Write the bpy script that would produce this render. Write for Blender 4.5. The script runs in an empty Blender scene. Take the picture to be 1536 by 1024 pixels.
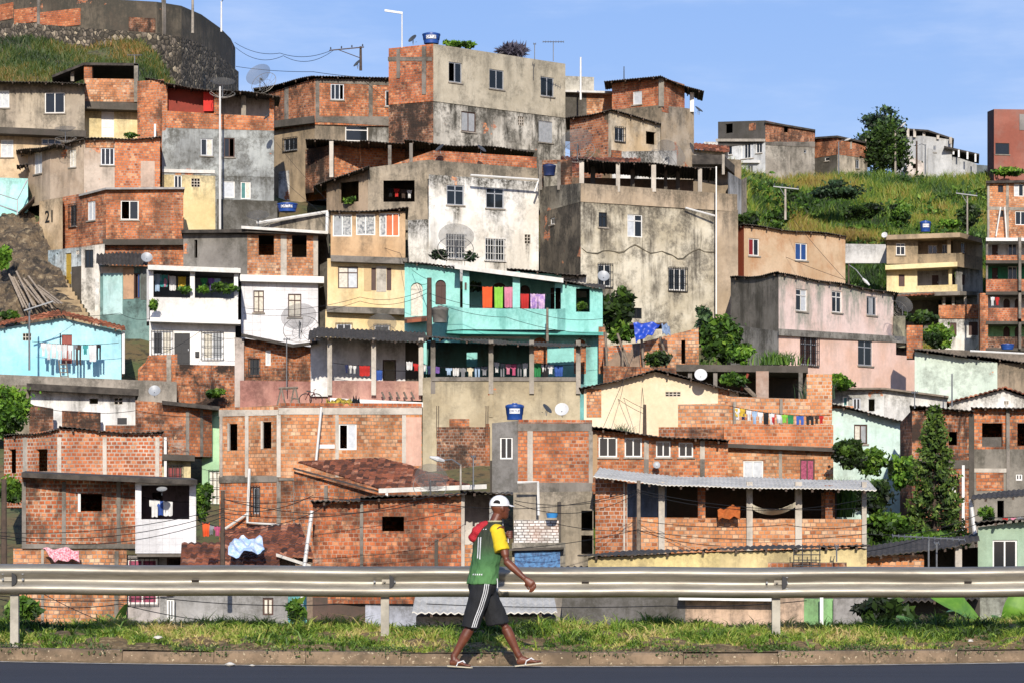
import bpy, math, random
import numpy as np
from mathutils import Vector, Matrix
R = math.radians
random.seed(7)
RNG = np.random.default_rng(11)
sc = bpy.context.scene
col = sc.collection
# ---- picture geometry: a level 100 mm camera 1.47 m above the road; (px,py) of the 1536x1024 photo at distance Y gives a world point
F, HX, HY, HC = 4290.0, 768.0, 790.0, 1.47
def P(px, py, Y):
    return Vector(((px - HX) * Y / F, Y, HC + (HY - py) * Y / F))
def lin(h, k=1.0):
    h = h.lstrip('#')
    o = []
    for i in (0, 2, 4):
        c = int(h[i:i+2], 16) / 255
        o.append((c / 12.92 if c <= .04045 else ((c + .055) / 1.055) ** 2.4) * k)
    return (*o, 1.0)
# ---------------------------------------------------------------- node helpers
def nd(t, typ, ins=None, **kw):
    n = t.nodes.new(typ)
    for k, v in kw.items(): setattr(n, k, v)
    for k, v in (ins or {}).items():
        if isinstance(v, bpy.types.NodeSocket): t.links.new(v, n.inputs[k])
        else: n.inputs[k].default_value = v
    return n
def mth(t, op, a, b=0.0, c=None):
    d = {0: a, 1: b}
    if c is not None: d[2] = c
    return nd(t, 'ShaderNodeMath', d, operation=op).outputs[0]
def mixc(t, f, a, b, blend='MIX'):
    n = nd(t, 'ShaderNodeMix', {0: f, 6: a, 7: b}, data_type='RGBA', blend_type=blend)
    return n.outputs[2]
def rng(t, v, a, b, c=0.0, d=1.0):
    return nd(t, 'ShaderNodeMapRange', {'Value': v, 'From Min': a, 'From Max': b, 'To Min': c, 'To Max': d}, interpolation_type='SMOOTHSTEP').outputs[0]
def noise(t, v, s, d=4.0, r=.6):
    return nd(t, 'ShaderNodeTexNoise', {'Vector': v, 'Scale': s, 'Detail': d, 'Roughness': r}).outputs['Fac']
def vmul(t, v, xyz):
    return nd(t, 'ShaderNodeVectorMath', {0: v, 1: xyz}, operation='MULTIPLY').outputs[0]
def vadd(t, v, xyz):
    return nd(t, 'ShaderNodeVectorMath', {0: v, 1: xyz}, operation='ADD').outputs[0]
def ramp(t, f, stops, interp='LINEAR'):
    n = nd(t, 'ShaderNodeValToRGB', {0: f}); r = n.color_ramp; r.interpolation = interp
    while len(r.elements) < len(stops): r.elements.new(.5)
    for e, (p, c) in zip(r.elements, stops): e.position = p; e.color = c
    return n.outputs[0]
MATS = {}
def newmat(name):
    m = bpy.data.materials.new(name); m.use_nodes = True
    t = m.node_tree; t.nodes.clear()
    o = nd(t, 'ShaderNodeOutputMaterial'); b = nd(t, 'ShaderNodeBsdfPrincipled')
    t.links.new(b.outputs[0], o.inputs[0])
    return m, t, b
def setbump(t, b, h, s=.5, dist=.02):
    n = nd(t, 'ShaderNodeBump', {'Height': h, 'Strength': s, 'Distance': dist}); t.links.new(n.outputs[0], b.inputs['Normal'])
def plain(name, hx, rough=.8, metal=0.0, var=.25, scale=3.0, k=.85, hx2=None, bump=0.0):
    key = ('p', name)
    if key in MATS: return MATS[key]
    m, t, b = newmat(name); pos = nd(t, 'ShaderNodeNewGeometry').outputs['Position']
    c = lin(hx, k); c2 = lin(hx2, k) if hx2 else tuple(x * (1 - var) for x in c[:3]) + (1,)
    f = rng(t, noise(t, pos, scale, 6, .65), .35, .68)
    t.links.new(mixc(t, f, c, c2), b.inputs['Base Color'])
    b.inputs['Roughness'].default_value = rough; b.inputs['Metallic'].default_value = metal
    if bump: setbump(t, b, noise(t, pos, scale * 8, 4), bump)
    MATS[key] = m; return m
PALS = {
 'A': ['8a4826', 'ac5f33', 'c06d3e', 'ca7a49', 'd69a6e'],
 'B': ['5c311c', '864b29', '9f5a32', 'b06a40', 'c08860'],
 'C': ['9a5c38', 'bb7848', 'cb8856', 'd3966a', 'dfb994'],
 'W': ['8f8a82', 'c4c0b8', 'd8d5ce', 'e4e2dc', 'ebe9e4'],
 'M': ['33211a', '553422', '74472e', '8a5a3e', 'a67c60'],
 'R': ['7a3c20', '9e4f2b', 'b65f35', 'c16d42', 'd09268'],
}
def bricknodes(t, pal, w, h, seed, mortar='a79a8c', ms=.012, gap=.015):
    uv = nd(t, 'ShaderNodeUVMap', uv_map='UVMap').outputs[0]
    pos = nd(t, 'ShaderNodeNewGeometry').outputs['Position']
    wob = nd(t, 'ShaderNodeTexNoise', {'Vector': pos, 'Scale': 2.2, 'Detail': 2.0}).outputs['Color']
    uvw = nd(t, 'ShaderNodeVectorMath', {0: vadd(t, wob, (-.5, -.5, -.5)), 1: (.05, .05, 0), 2: uv}, operation='MULTIPLY_ADD').outputs[0]
    s = nd(t, 'ShaderNodeSeparateXYZ', {0: uvw})
    rv = mth(t, 'DIVIDE', s.outputs[1], h); row = mth(t, 'FLOOR', rv)
    off = mth(t, 'FRACT', mth(t, 'MULTIPLY', row, .5))
    jit = nd(t, 'ShaderNodeTexWhiteNoise', {'W': row}, noise_dimensions='1D').outputs['Value']
    uu = mth(t, 'ADD', mth(t, 'ADD', mth(t, 'DIVIDE', s.outputs[0], w), off), mth(t, 'MULTIPLY', jit, .35))
    cl = mth(t, 'FLOOR', uu)
    cell = nd(t, 'ShaderNodeCombineXYZ', {0: cl, 1: row, 2: float(seed)}).outputs[0]
    wn = nd(t, 'ShaderNodeTexWhiteNoise', {'Vector': cell}, noise_dimensions='3D').outputs['Value']
    c = ramp(t, wn, [(gap, lin(PALS[pal][0])), (.1, lin(PALS[pal][1])), (.42, lin(PALS[pal][2])), (.75, lin(PALS[pal][3])), (1, lin(PALS[pal][4]))])
    fx = mth(t, 'FRACT', uu); fy = mth(t, 'FRACT', rv)
    dx = mth(t, 'MULTIPLY', mth(t, 'MINIMUM', fx, mth(t, 'SUBTRACT', 1.0, fx)), w)
    dy = mth(t, 'MULTIPLY', mth(t, 'MINIMUM', fy, mth(t, 'SUBTRACT', 1.0, fy)), h)
    mk = rng(t, mth(t, 'MINIMUM', dx, dy), ms * .5, ms * 1.6)
    patch = rng(t, noise(t, vadd(t, pos, (seed * 3.1, 0, seed)), .7, 5, .6), .3, .62)
    mo = mixc(t, patch, lin(mortar), tuple(x * .45 for x in lin(mortar)[:3]) + (1,))
    grain = noise(t, pos, 14, 4, .7)
    c = mixc(t, .55, c, mixc(t, grain, (0.25, .22, .2, 1), (1.5, 1.5, 1.5, 1)), 'MULTIPLY')
    c = mixc(t, mk, mo, c)
    return c, mk, pos
def brick(pal='A', dirt=.35, smear=.15, seed=1, w=.185, h=.135, mortar='a79a8c', moss=0.0, ms=.012):
    key = ('b', pal, dirt, smear, seed, w, h, mortar, moss)
    if key in MATS: return MATS[key]
    m, t, b = newmat('brick_%s_%d' % (pal, seed))
    c, mk, pos = bricknodes(t, pal, w, h, seed, mortar, ms)
    ps = vadd(t, pos, (seed * 7.3, seed * 1.7, seed * 3.9))
    n1 = noise(t, ps, .55, 7, .65); n2 = noise(t, vmul(t, ps, (1.2, 1.2, .3)), 1.0, 7, .7); n3 = noise(t, ps, 1.7, 6, .7)
    c = mixc(t, mth(t, 'MULTIPLY', rng(t, n1, .4, .65), .3), c, lin('c87a48'))
    if smear: c = mixc(t, mth(t, 'MULTIPLY', rng(t, n3, .72 - smear * .4, .86 - smear * .35), .75), c, lin('b3a494', .8))
    if dirt:
        n4 = noise(t, vmul(t, ps, (.5, .5, 2.6)), 1.1, 7, .72)
        c = mixc(t, mth(t, 'MULTIPLY', rng(t, n4, .5, .66), min(1, dirt * 1.3)), c, lin('3a2518'))
        c = mixc(t, mth(t, 'MULTIPLY', rng(t, noise(t, ps, 3.5, 6, .7), .56, .66), min(.8, dirt * 1.5)), c, lin('c9a27e'))
        c = mixc(t, mth(t, 'MULTIPLY', rng(t, n2, .46, .62), min(1, dirt * 1.5)), c, lin('2a1d15'))
        c = mixc(t, mth(t, 'MULTIPLY', rng(t, noise(t, ps, .9, 8, .7), .47, .6), min(1, dirt * 1.5)), c, lin('2d221a'))
    if moss: c = mixc(t, mth(t, 'MULTIPLY', rng(t, noise(t, ps, .8, 8, .72), .62 - moss * .35, .74 - moss * .25), .82), c, lin('231c14'))
    t.links.new(c, b.inputs['Base Color']); b.inputs['Roughness'].default_value = .92
    setbump(t, b, mk, .7, .012)
    MATS[key] = m; return m
def plaster(hx, grime=.4, streak=.3, seed=1, hx2=None, bare=0.0, top=.5, gcol='3b382f', pal='A', k=.9, tile=0.0, patch=.5):
    key = ('pl', hx, grime, streak, seed, hx2, bare, top, gcol, tile)
    if key in MATS: return MATS[key]
    m, t, b = newmat('plaster_%s_%d' % (hx, seed))
    pos = nd(t, 'ShaderNodeNewGeometry').outputs['Position']
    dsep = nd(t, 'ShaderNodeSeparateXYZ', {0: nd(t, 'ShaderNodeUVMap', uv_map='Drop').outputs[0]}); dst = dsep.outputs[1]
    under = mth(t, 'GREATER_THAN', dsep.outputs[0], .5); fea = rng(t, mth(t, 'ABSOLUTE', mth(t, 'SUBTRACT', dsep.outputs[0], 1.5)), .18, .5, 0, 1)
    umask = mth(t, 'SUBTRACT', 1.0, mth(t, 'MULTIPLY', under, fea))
    ps = vadd(t, pos, (seed * 5.3, seed * 2.7, seed * 9.1))
    base = lin(hx, k); b2 = lin(hx2, k) if hx2 else tuple(x * .72 for x in base[:3]) + (1,)
    c = mixc(t, rng(t, noise(t, ps, .45, 6, .62), .5 - patch * .2, .58 + patch * .1), base, b2)
    c = mixc(t, .5, c, mixc(t, noise(t, ps, 5, 6, .7), (.5, .5, .5, 1), (1.4, 1.4, 1.4, 1)), 'MULTIPLY')
    g = lin(gcol)
    n2 = mth(t, 'ADD', mth(t, 'MULTIPLY', noise(t, vmul(t, ps, (1.3, 1.3, .16)), 1.0, 7, .7), .6), mth(t, 'MULTIPLY', noise(t, vmul(t, ps, (1, 1, .6)), .9, 8, .72), .4))
    zone = rng(t, noise(t, vadd(t, ps, (11, 4, 7)), .28, 3, .5), .38, .6)
    fine = rng(t, noise(t, ps, 7, 5, .75), .35, .6)
    c = mixc(t, mth(t, 'MULTIPLY', rng(t, n2, .47, .62), mth(t, 'MULTIPLY', mth(t, 'ADD', .25, mth(t, 'MULTIPLY', zone, .9)), streak)), c, g)
    spots = mth(t, 'MULTIPLY', rng(t, noise(t, ps, .8, 9, .74), .53 - .11 * grime, .66 - .1 * grime), grime)
    c = mixc(t, mth(t, 'MULTIPLY', spots, mth(t, 'ADD', .45, mth(t, 'MULTIPLY', fine, .55))), c, g)
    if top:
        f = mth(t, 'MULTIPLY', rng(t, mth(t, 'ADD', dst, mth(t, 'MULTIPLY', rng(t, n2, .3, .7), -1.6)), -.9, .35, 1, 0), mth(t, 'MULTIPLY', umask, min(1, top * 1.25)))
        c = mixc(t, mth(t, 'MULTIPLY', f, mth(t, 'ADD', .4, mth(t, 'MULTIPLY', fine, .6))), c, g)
    h = noise(t, ps, 11, 5, .7)
    if bare:
        bc, mk, _ = bricknodes(t, pal, .185, .135, seed)
        f = rng(t, noise(t, vadd(t, ps, (3, 8, 1)), .55, 7, .6), .66 - bare * .35, .675 - bare * .35)
        c = mixc(t, f, c, bc)
    if tile:
        uv = nd(t, 'ShaderNodeUVMap', uv_map='UVMap').outputs[0]
        s = nd(t, 'ShaderNodeSeparateXYZ', {0: uv})
        fx = mth(t, 'FRACT', mth(t, 'DIVIDE', s.outputs[0], tile)); fy = mth(t, 'FRACT', mth(t, 'DIVIDE', s.outputs[1], tile))
        ln = mth(t, 'MINIMUM', mth(t, 'MINIMUM', fx, mth(t, 'SUBTRACT', 1.0, fx)), mth(t, 'MINIMUM', fy, mth(t, 'SUBTRACT', 1.0, fy)))
        c = mixc(t, rng(t, ln, .012, .05, .35, 0), c, lin('6f6a6c'))
    t.links.new(c, b.inputs['Base Color'])
    b.inputs['Roughness'].default_value = .3 if tile else .88
    setbump(t, b, h, .35, .03)
    MATS[key] = m; return m
def glassy(name, hx, rough=.08):
    key = ('g', name)
    if key in MATS: return MATS[key]
    m, t, b = newmat(name); pos = nd(t, 'ShaderNodeNewGeometry').outputs['Position']
    c = lin(hx)
    t.links.new(mixc(t, noise(t, pos, 1.5, 3), c, tuple(x * .45 for x in c[:3]) + (1,)), b.inputs['Base Color'])
    b.inputs['Roughness'].default_value = rough
    MATS[key] = m; return m
# ---------------------------------------------------------------- mesh builder
class MB:
    def __init__(s): s.v = []; s.f = []; s.uv = []; s.dr = []; s.mi = []
    def face(s, pts, uv=None, dr=None, mi=0):
        i = len(s.v); s.v += [tuple(p) for p in pts]; s.f.append(tuple(range(i, i + len(pts))))
        if uv is None:
            n = Vector((0, 0, 0)); a = Vector(pts[0])
            for k in range(1, len(pts) - 1): n += (Vector(pts[k]) - a).cross(Vector(pts[k+1]) - a)
            n = (abs(n.x), abs(n.y), abs(n.z)); j = n.index(max(n))
            uv = [((p[1], p[2]), (p[0], p[2]), (p[0], p[1]))[j] for p in pts]
        s.uv += uv; s.dr += dr or [(0, 5.0)] * len(pts); s.mi.append(mi)
    def hexa(s, a, b, mi=0):
        "a,b: matching loops of points (two end caps)"
        n = len(a)
        s.face(list(reversed(a)), mi=mi); s.face(b, mi=mi)
        for i in range(n): s.face([a[i], a[(i+1) % n], b[(i+1) % n], b[i]], mi=mi)
    def box(s, o, X, Y, Z, mi=0):
        o, X, Y, Z = map(Vector, (o, X, Y, Z))
        if X.cross(Y).dot(Z) < 0: X, Y = Y, X
        s.hexa([o, o + X, o + X + Y, o + Y], [o + Z, o + X + Z, o + X + Y + Z, o + Y + Z], mi)
    def cbox(s, c, sx, sy, sz, mi=0):
        s.box((c[0] - sx/2, c[1] - sy/2, c[2] - sz/2), (sx, 0, 0), (0, sy, 0), (0, 0, sz), mi)
    def tube(s, pts, rad, n=6, mi=0, cap=True):
        pts = [Vector(p) for p in pts]; rr = rad if hasattr(rad, '__len__') else [rad] * len(pts)
        rings = []
        for i, p in enumerate(pts):
            d = (pts[min(i+1, len(pts)-1)] - pts[max(i-1, 0)]).normalized()
            a = d.cross(Vector((0, 0, 1)) if abs(d.z) < .9 else Vector((0, 1, 0))).normalized(); b_ = d.cross(a)
            rings.append([p + (a * math.cos(2*math.pi*k/n) + b_ * math.sin(2*math.pi*k/n)) * rr[i] for k in range(n)])
        for q, w in zip(rings, rings[1:]):
            for k in range(n): s.face([q[k], q[(k+1) % n], w[(k+1) % n], w[k]], mi=mi)
        if cap: s.face(list(reversed(rings[0])), mi=mi); s.face(rings[-1], mi=mi)
    def lathe(s, prof, c=(0, 0, 0), n=16, mi=0):
        c = Vector(c)
        def ring(r, z): return [c + Vector((r*math.cos(2*math.pi*k/n), r*math.sin(2*math.pi*k/n), z)) for k in range(n)]
        rs = [ring(r, z) for r, z in prof]
        for q, w in zip(rs, rs[1:]):
            for k in range(n): s.face([q[k], q[(k+1) % n], w[(k+1) % n], w[k]], mi=mi)
    def build(s, name, mats, parent=None, smooth=False, org=None):
        if not isinstance(mats, (list, tuple)): mats = [mats]
        off = Vector((0, 0, 0))
        if parent is not None:
            q = parent
            while q is not None: off += q.location; q = q.parent
        if org is not None: off = Vector(org)
        me = bpy.data.meshes.new(name)
        vs = [(x - off.x, y - off.y, z - off.z) for x, y, z in s.v]
        me.from_pydata(vs, [], s.f)
        u = me.uv_layers.new(name='UVMap'); u.data.foreach_set('uv', np.array(s.uv, dtype=np.float32).ravel())
        u = me.uv_layers.new(name='Drop'); u.data.foreach_set('uv', np.array(s.dr, dtype=np.float32).ravel())
        for m in mats: me.materials.append(m)
        me.polygons.foreach_set('material_index', s.mi)
        if smooth:
            import bmesh
            bm = bmesh.new(); bm.from_mesh(me); bmesh.ops.remove_doubles(bm, verts=bm.verts, dist=1e-5); bm.to_mesh(me); bm.free()
            me.polygons.foreach_set('use_smooth', [True] * len(me.polygons))
            try: me.set_sharp_from_angle(angle=R(50))
            except Exception: pass
        o = bpy.data.objects.new(name, me); col.objects.link(o)
        if parent is not None: o.parent = parent
        elif org is not None: o.location = off
        return o
def tag(o, label=None, cat=None, group=None, kind=None):
    if label: o['label'] = label
    if cat: o['category'] = cat
    if group: o['group'] = group
    if kind: o['kind'] = kind
    return o
def empty(name, loc, label, cat, group=None):
    o = bpy.data.objects.new(name, None); col.objects.link(o); o.location = loc; o.empty_display_size = .3
    return tag(o, label, cat, group)
def copy_tree(o, parent=None):
    c = o.copy(); col.objects.link(c)
    if parent is not None: c.parent = parent
    for ch in [k for k in bpy.data.objects if k.parent == o]: copy_tree(ch, c)
    return c
# ---------------------------------------------------------------- shared materials
M = {}
M['alu'] = plain('aluminium_frame', 'b9bcc0', .45, .3, .2)
M['white'] = plain('white_paint', 'e8e6e0', .6, 0, .12)
M['dkframe'] = plain('dark_wood_frame', '4a2a1c', .6)
M['black'] = plain('black_iron', '1c1c1e', .6)
M['conc'] = plaster('a89e90', .55, .4, 3, '8b8478', 0, .4)
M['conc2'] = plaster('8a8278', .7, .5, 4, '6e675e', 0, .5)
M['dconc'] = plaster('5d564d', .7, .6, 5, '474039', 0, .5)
M['lconc'] = plaster('c9c0b2', .4, .35, 6, 'b0a698', 0, .3)
M['glass'] = glassy('window_glass', '24292d')
M['gblue'] = glassy('blue_glass', '2d4f8a', .2)
M['gred'] = glassy('red_curtain_glass', '8e2323', .4)
M['blind'] = plain('pale_blind', 'cfd3d6', .7, 0, .2, 6)
M['curtain'] = plain('cream_curtain', 'e3dccb', .9, 0, .3, 8)
M['board'] = plain('grey_board', 'a6a9ab', .8, 0, .25, 5)
M['orange'] = plain('orange_sheet', 'd8784c', .8, 0, .2)
M['news'] = plain('patterned_paper', 'c4c4c0', .9, 0, .5, 9, hx2='6a6f74')
M['teal'] = plain('teal_door_paint', '3f7f7c', .6)
M['pinkc'] = plain('pink_patterned_curtain', 'b45a72', .9, 0, .4, 12, hx2='7d3550')
M['fib'] = plain('weathered_fibre_cement', '4c463f', .95, 0, .5, 2.2, 1, hx2='2b2723')
M['fibl'] = plain('pale_fibre_cement', 'a9a6a2', .9, 0, .3, 1.2, .9, hx2='86837f')
M['metalroof'] = plain('galvanised_roof_sheet', 'e6e0d2', .8, 0, .3, 1.3, hx2='c4bfb2')
M['whitegut'] = plain('white_gutter', 'dcd8cf', .6, 0, .25, 4)
M['pvc'] = plain('white_plastic_pipe', 'e2e0da', .4, 0, .12)
M['wood'] = plain('grey_wood', '8b7d6d', .9, 0, .45, 6)
M['dwood'] = plain('dark_wood_pole', '5a4a3e', .9, 0, .4, 5)
M['tiler'] = None
def tilemat():
    m, t, b = newmat('clay_roof_tiles'); pos = nd(t, 'ShaderNodeNewGeometry').outputs['Position']
    s = nd(t, 'ShaderNodeTexWhiteNoise', {'Vector': nd(t, 'ShaderNodeVectorMath', {0: vmul(t, pos, (4.5, 2.2, 2.2))}, operation='FLOOR').outputs[0]}, noise_dimensions='3D').outputs['Value']
    c = ramp(t, s, [(0, lin('3f2519')), (.4, lin('70402a')), (.8, lin('8f533a')), (1, lin('ab7a60'))])
    c = mixc(t, rng(t, noise(t, pos, 1.2, 7, .7), .45, .7, 0, .8), c, lin('33211a'))
    t.links.new(c, b.inputs['Base Color']); b.inputs['Roughness'].default_value = .9
    return m
M['tiler'] = tilemat()
PANE = {'k': 'glass', 'b': 'gblue', 'r': 'gred', 'w': 'blind', 'c': 'curtain', 'g': 'board', 'o': None, 'x': 'orange', 'n': 'news', 'p': 'pinkc', 't': 'teal', 'd': 'dkframe'}
FRAME = {'w': 'white', 'a': 'alu', 'd': 'dkframe', 'k': 'black', 'c': 'conc'}
UP = Vector((0, 0, 1))
class Seg:
    def __init__(s, p0, p1, zb):
        s.p0 = p0; s.p1 = p1; s.zb = zb
        d = Vector((p1.x - p0.x, p1.y - p0.y, 0)); s.L = d.length; s.U = d / s.L
        s.N = Vector((s.U.y, -s.U.x, 0))           # outward, towards the camera for left-to-right walls
    def u(s, px):
        t = (px - HX) / F
        return (t * s.p0.y - s.p0.x) / (s.U.x - t * s.U.y)
    def z(s, py, u): return HC + (HY - py) * (s.p0.y + u * s.U.y) / F
    def top(s, u): return s.p0.z + (s.p1.z - s.p0.z) * u / s.L
    def pt(s, u, z, out=0.0): return Vector((s.p0.x, s.p0.y, 0)) + s.U * u + s.N * out + UP * z
class House:
    def __init__(s, name, label, px, py, Y, cat='house', group=None):
        s.root = empty(name, P(px, py, Y), label, cat, group); s.segs = []; s.Y = Y
    def shell(s, V, yb, mats, ops=(), back=6, Y=None, rise=0.0, lid=None, name='wall', floor=False, zdrop=0.0):
        Y = Y or s.Y
        if not isinstance(mats, (list, tuple)): mats = [mats]
        pts = [P(v[0], v[1], Y + (v[2] if len(v) > 2 else 0)) for v in V]
        zb = P(V[0][0], yb, Y).z - zdrop
        cx = sum(p.x for p in pts) / len(pts); cy = sum(p.y for p in pts) / len(pts)
        d = Vector((cx, cy, 0)).normalized() * back; d.z = rise
        n = len(pts); bp = [p + d for p in pts]
        ring = pts + bp[::-1]
        mb = MB(); allm = list(mats) + [lid or M['fib']]
        s.segs = []; cum = random.random() * 3
        rev = []
        for i in range(2 * n):
            a, b_ = ring[i], ring[(i + 1) % (2 * n)]
            if (Vector((a.x, a.y)) - Vector((b_.x, b_.y))).length < 1e-4: continue
            sg = Seg(a, b_, zb)
            front = i < n - 1
            if back < .5 and ops and n <= i < 2 * n - 1: continue
            mi = min(i, len(mats) - 1) if front else (len(mats) - 1 if i < 1.5 * n else 0)
            if front: s.segs.append(sg)
            oo = []
            if front:
                for o in ops:
                    if o[0] != i: continue
                    u0, u1 = sg.u(o[2]), sg.u(o[4]); um = (u0 + u1) / 2
                    z1, z0 = sg.z(o[3], um), sg.z(o[5], um)
                    u0 = max(u0, .02); u1 = min(u1, sg.L - .02)
                    z1 = min(z1, min(sg.top(u0), sg.top(u1)) - .03); z0 = max(z0, zb + .02)
                    if u1 - u0 > .05 and z1 - z0 > .05: oo.append((u0, u1, z0, z1, o))
            us = sorted({0.0, sg.L} | {q[0] for q in oo} | {q[1] for q in oo})
            for ua, ub in zip(us, us[1:]):
                if ub - ua < 1e-4: continue
                um = (ua + ub) / 2
                cuts = sorted((q[2], q[3]) for q in oo if q[0] < um < q[1])
                z = zb; spans = []
                for c0, c1 in cuts:
                    if c0 > z: spans.append((z, z, c0, c0, 1))
                    z = max(z, c1)
                spans.append((z, z, sg.top(ub), sg.top(ua), 0))
                for za, zb_, zc, zd, un in spans:
                    q = [sg.pt(ua, za), sg.pt(ub, zb_), sg.pt(ub, zc), sg.pt(ua, zd)]
                    mb.face(q, [(cum+ua, za), (cum+ub, zb_), (cum+ub, zc), (cum+ua, zd)],
                            [(1, zd-za), (2, zc-zb_), (2, 0), (1, 0)] if un else [(0, sg.top(ua)-za), (0, sg.top(ub)-zb_), (0, sg.top(ub)-zc), (0, sg.top(ua)-zd)], mi)
            for u0, u1, z0, z1, o in oo:
                D = .14
                c = [(u0, z0), (u1, z0), (u1, z1), (u0, z1)]
                for k in range(4):
                    a2, b2 = c[k], c[(k+1) % 4]
                    mb.face([sg.pt(*b2), sg.pt(*a2), sg.pt(*a2, -D), sg.pt(*b2, -D)], mi=mi)
                rev.append((sg, u0, u1, z0, z1, o))
            cum += sg.L
        up = ring if lid is not False else None
        if up:
            for i in range(n - 1): mb.face([pts[i], pts[i+1], bp[i+1], bp[i]], mi=len(allm) - 1)
        if floor:
            for i in range(n - 1): mb.face([Vector((q.x, q.y, zb)) for q in (pts[i], bp[i], bp[i+1], pts[i+1])], mi=0)
        mb.build(name, allm, s.root)
        for r in rev: s.fill(*r)
        return s
    def fill(s, sg, u0, u1, z0, z1, o):
        kind = o[1]; a = o[6:]
        if kind == 'hole': return
        if kind in ('win', 'gwin'):
            fr = M[FRAME[a[0]]]; panes = a[1] if len(a) > 1 else 'kk'; fl = a[2] if len(a) > 2 else 's'
            w = .055; mb = MB(); D = -.05
            def bar(ua, ub, za, zb): mb.box(sg.pt(ua, za, D - .05), sg.U * (ub - ua), sg.N * .05, UP * (zb - za))
            bar(u0, u0 + w, z0, z1); bar(u1 - w, u1, z0, z1); bar(u0 + w, u1 - w, z1 - w, z1); bar(u0 + w, u1 - w, z0, z0 + w)
            zt = z1 - w
            if 't' in fl:
                zt = z0 + (z1 - z0) * .72; bar(u0 + w, u1 - w, zt - .025, zt + .025)
            n = len(panes)
            for k in range(1, n):
                uc = u0 + (u1 - u0) * k / n; bar(uc - .025, uc + .025, z0 + w, z1 - w)
            f = mb.build('window', fr, s.root)
            for k, p in enumerate(panes):
                m = PANE[p]
                if not m: continue
                ua = u0 + (u1 - u0) * k / n + .02; ub = u0 + (u1 - u0) * (k + 1) / n - .02
                q = MB(); q.box(sg.pt(ua, z0 + .02, D - .035 - .006 * (k % 2)), sg.U * (ub - ua), sg.N * .012, UP * (z1 - z0 - .04))
                q.build('curtain' if p in 'cwp' else 'pane', M[m], f)
            if 's' in fl:
                q = MB(); q.box(sg.pt(u0 - .06, z0 - .07, -.03), sg.U * (u1 - u0 + .12), sg.N * .1, UP * .068); q.build('sill', M['conc'], s.root)
            if kind == 'gwin':
                q = MB(); g = M['white'] if 'W' in fl else M['black']; r = .011; e = .07
                nb = max(3, int((u1 - u0 + .1) / .14)); nh = max(2, int((z1 - z0) / .3))
                for k in range(nb + 1):
                    uc = u0 - .05 + (u1 - u0 + .1) * k / nb; q.box(sg.pt(uc - r, z0 - .05, e), sg.U * 2 * r, sg.N * 2 * r, UP * (z1 - z0 + .1))
                for k in range(nh + 1):
                    zc = z0 - .05 + (z1 - z0 + .1) * k / nh; q.box(sg.pt(u0 - .05, zc - r, e + .023), sg.U * (u1 - u0 + .1), sg.N * 2 * r, UP * 2 * r)
                for uc in (u0 - .04, u1 + .02):
                    for zc in (z0, z1 - .03): q.box(sg.pt(uc, zc, 0), sg.U * .02, sg.N * e, UP * .02)
                q.build('window_grille', g, s.root)
        elif kind == 'door':
            m = a[0] if not isinstance(a[0], str) else M[a[0]]
            mb = MB(); mb.box(sg.pt(u0, z0, -.12), sg.U * (u1 - u0), sg.N * .05, UP * (z1 - z0))
            W = u1 - u0; Hh = z1 - z0
            for i in (0, 1):
                for j in range(3):
                    mb.box(sg.pt(u0 + W * (.1 + .45 * i), z0 + Hh * (.06 + .31 * j), -.07), sg.U * W * .35, sg.N * .018, UP * Hh * .25)
            d = mb.build('door', m, s.root)
            q = MB(); q.box(sg.pt(u1 - .1 * W - .02, z0 + Hh * .45, -.07), sg.U * .03, sg.N * .06, UP * .1); q.build('handle', M['alu'], d)
        elif kind == 'cob':
            mb = MB(); W = u1 - u0; Hh = z1 - z0; nx = max(2, round(W / .16)); nz = max(2, round(Hh / .16))
            for k in range(nx + 1): mb.box(sg.pt(u0 + W * k / nx - .02, z0, -.1), sg.U * .04, sg.N * .08, UP * Hh)
            for k in range(nz + 1): mb.box(sg.pt(u0, z0 + Hh * k / nz - .02, -.095), sg.U * W, sg.N * .07, UP * .04)
            mb.build('vent_block', M['lconc'], s.root)
        elif kind == 'arch':        # arched opening: spandrels fill the two upper corners, then a leaf inside
            wm, leaf = a[0], a[1]
            mb = MB(); W = u1 - u0; r = W / 2; zc = z1 - r; uc = (u0 + u1) / 2
            for sgn in (-1, 1):
                arc = [(uc + sgn * r * math.cos(R(q)), zc + r * math.sin(R(q))) for q in range(0, 91, 15)] + [(uc + sgn * r, z1)]
                A = [sg.pt(x, z, .012) for x, z in arc]; B = [sg.pt(x, z, -.12) for x, z in arc]
                if sgn < 0: mb.hexa(B, A)
                else: mb.hexa(A, B)
            mb.build('arch_corner', wm, s.root)
            q = MB(); q.box(sg.pt(u0, z0, -.13), sg.U * W, sg.N * .03, UP * (z1 - z0))
            q.box(sg.pt(uc - .025, z0, -.099), sg.U * .05, sg.N * .03, UP * (z1 - z0)); q.box(sg.pt(u0, zc - .02, -.098), sg.U * W, sg.N * .03, UP * .04)
            q.build('door', leaf, s.root)
    def pad(s, i, x0, y0, x1, y1, mat, proud=.03, name='column', inn=.06):
        sg = s.segs[i]; u0, u1 = sg.u(x0), sg.u(x1)
        ya = y0 if isinstance(y0, tuple) else (y0, y0); yb = y1 if isinstance(y1, tuple) else (y1, y1)
        um = (u0 + u1) / 2
        f = (lambda y, k: sg.z(y[k], (u0, u1)[k])) if isinstance(y0, tuple) else (lambda y, k: sg.z(y[k], um))
        c = [(u0, f(yb, 0)), (u1, f(yb, 1)), (u1, f(ya, 1)), (u0, f(ya, 0))]
        mb = MB(); mb.hexa([sg.pt(u, z, -inn) for u, z in c], [sg.pt(u, z, proud) for u, z in c])
        mb.dr = [(0, 2.0)] * len(mb.dr)
        return mb.build(name, mat, s.root)
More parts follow.
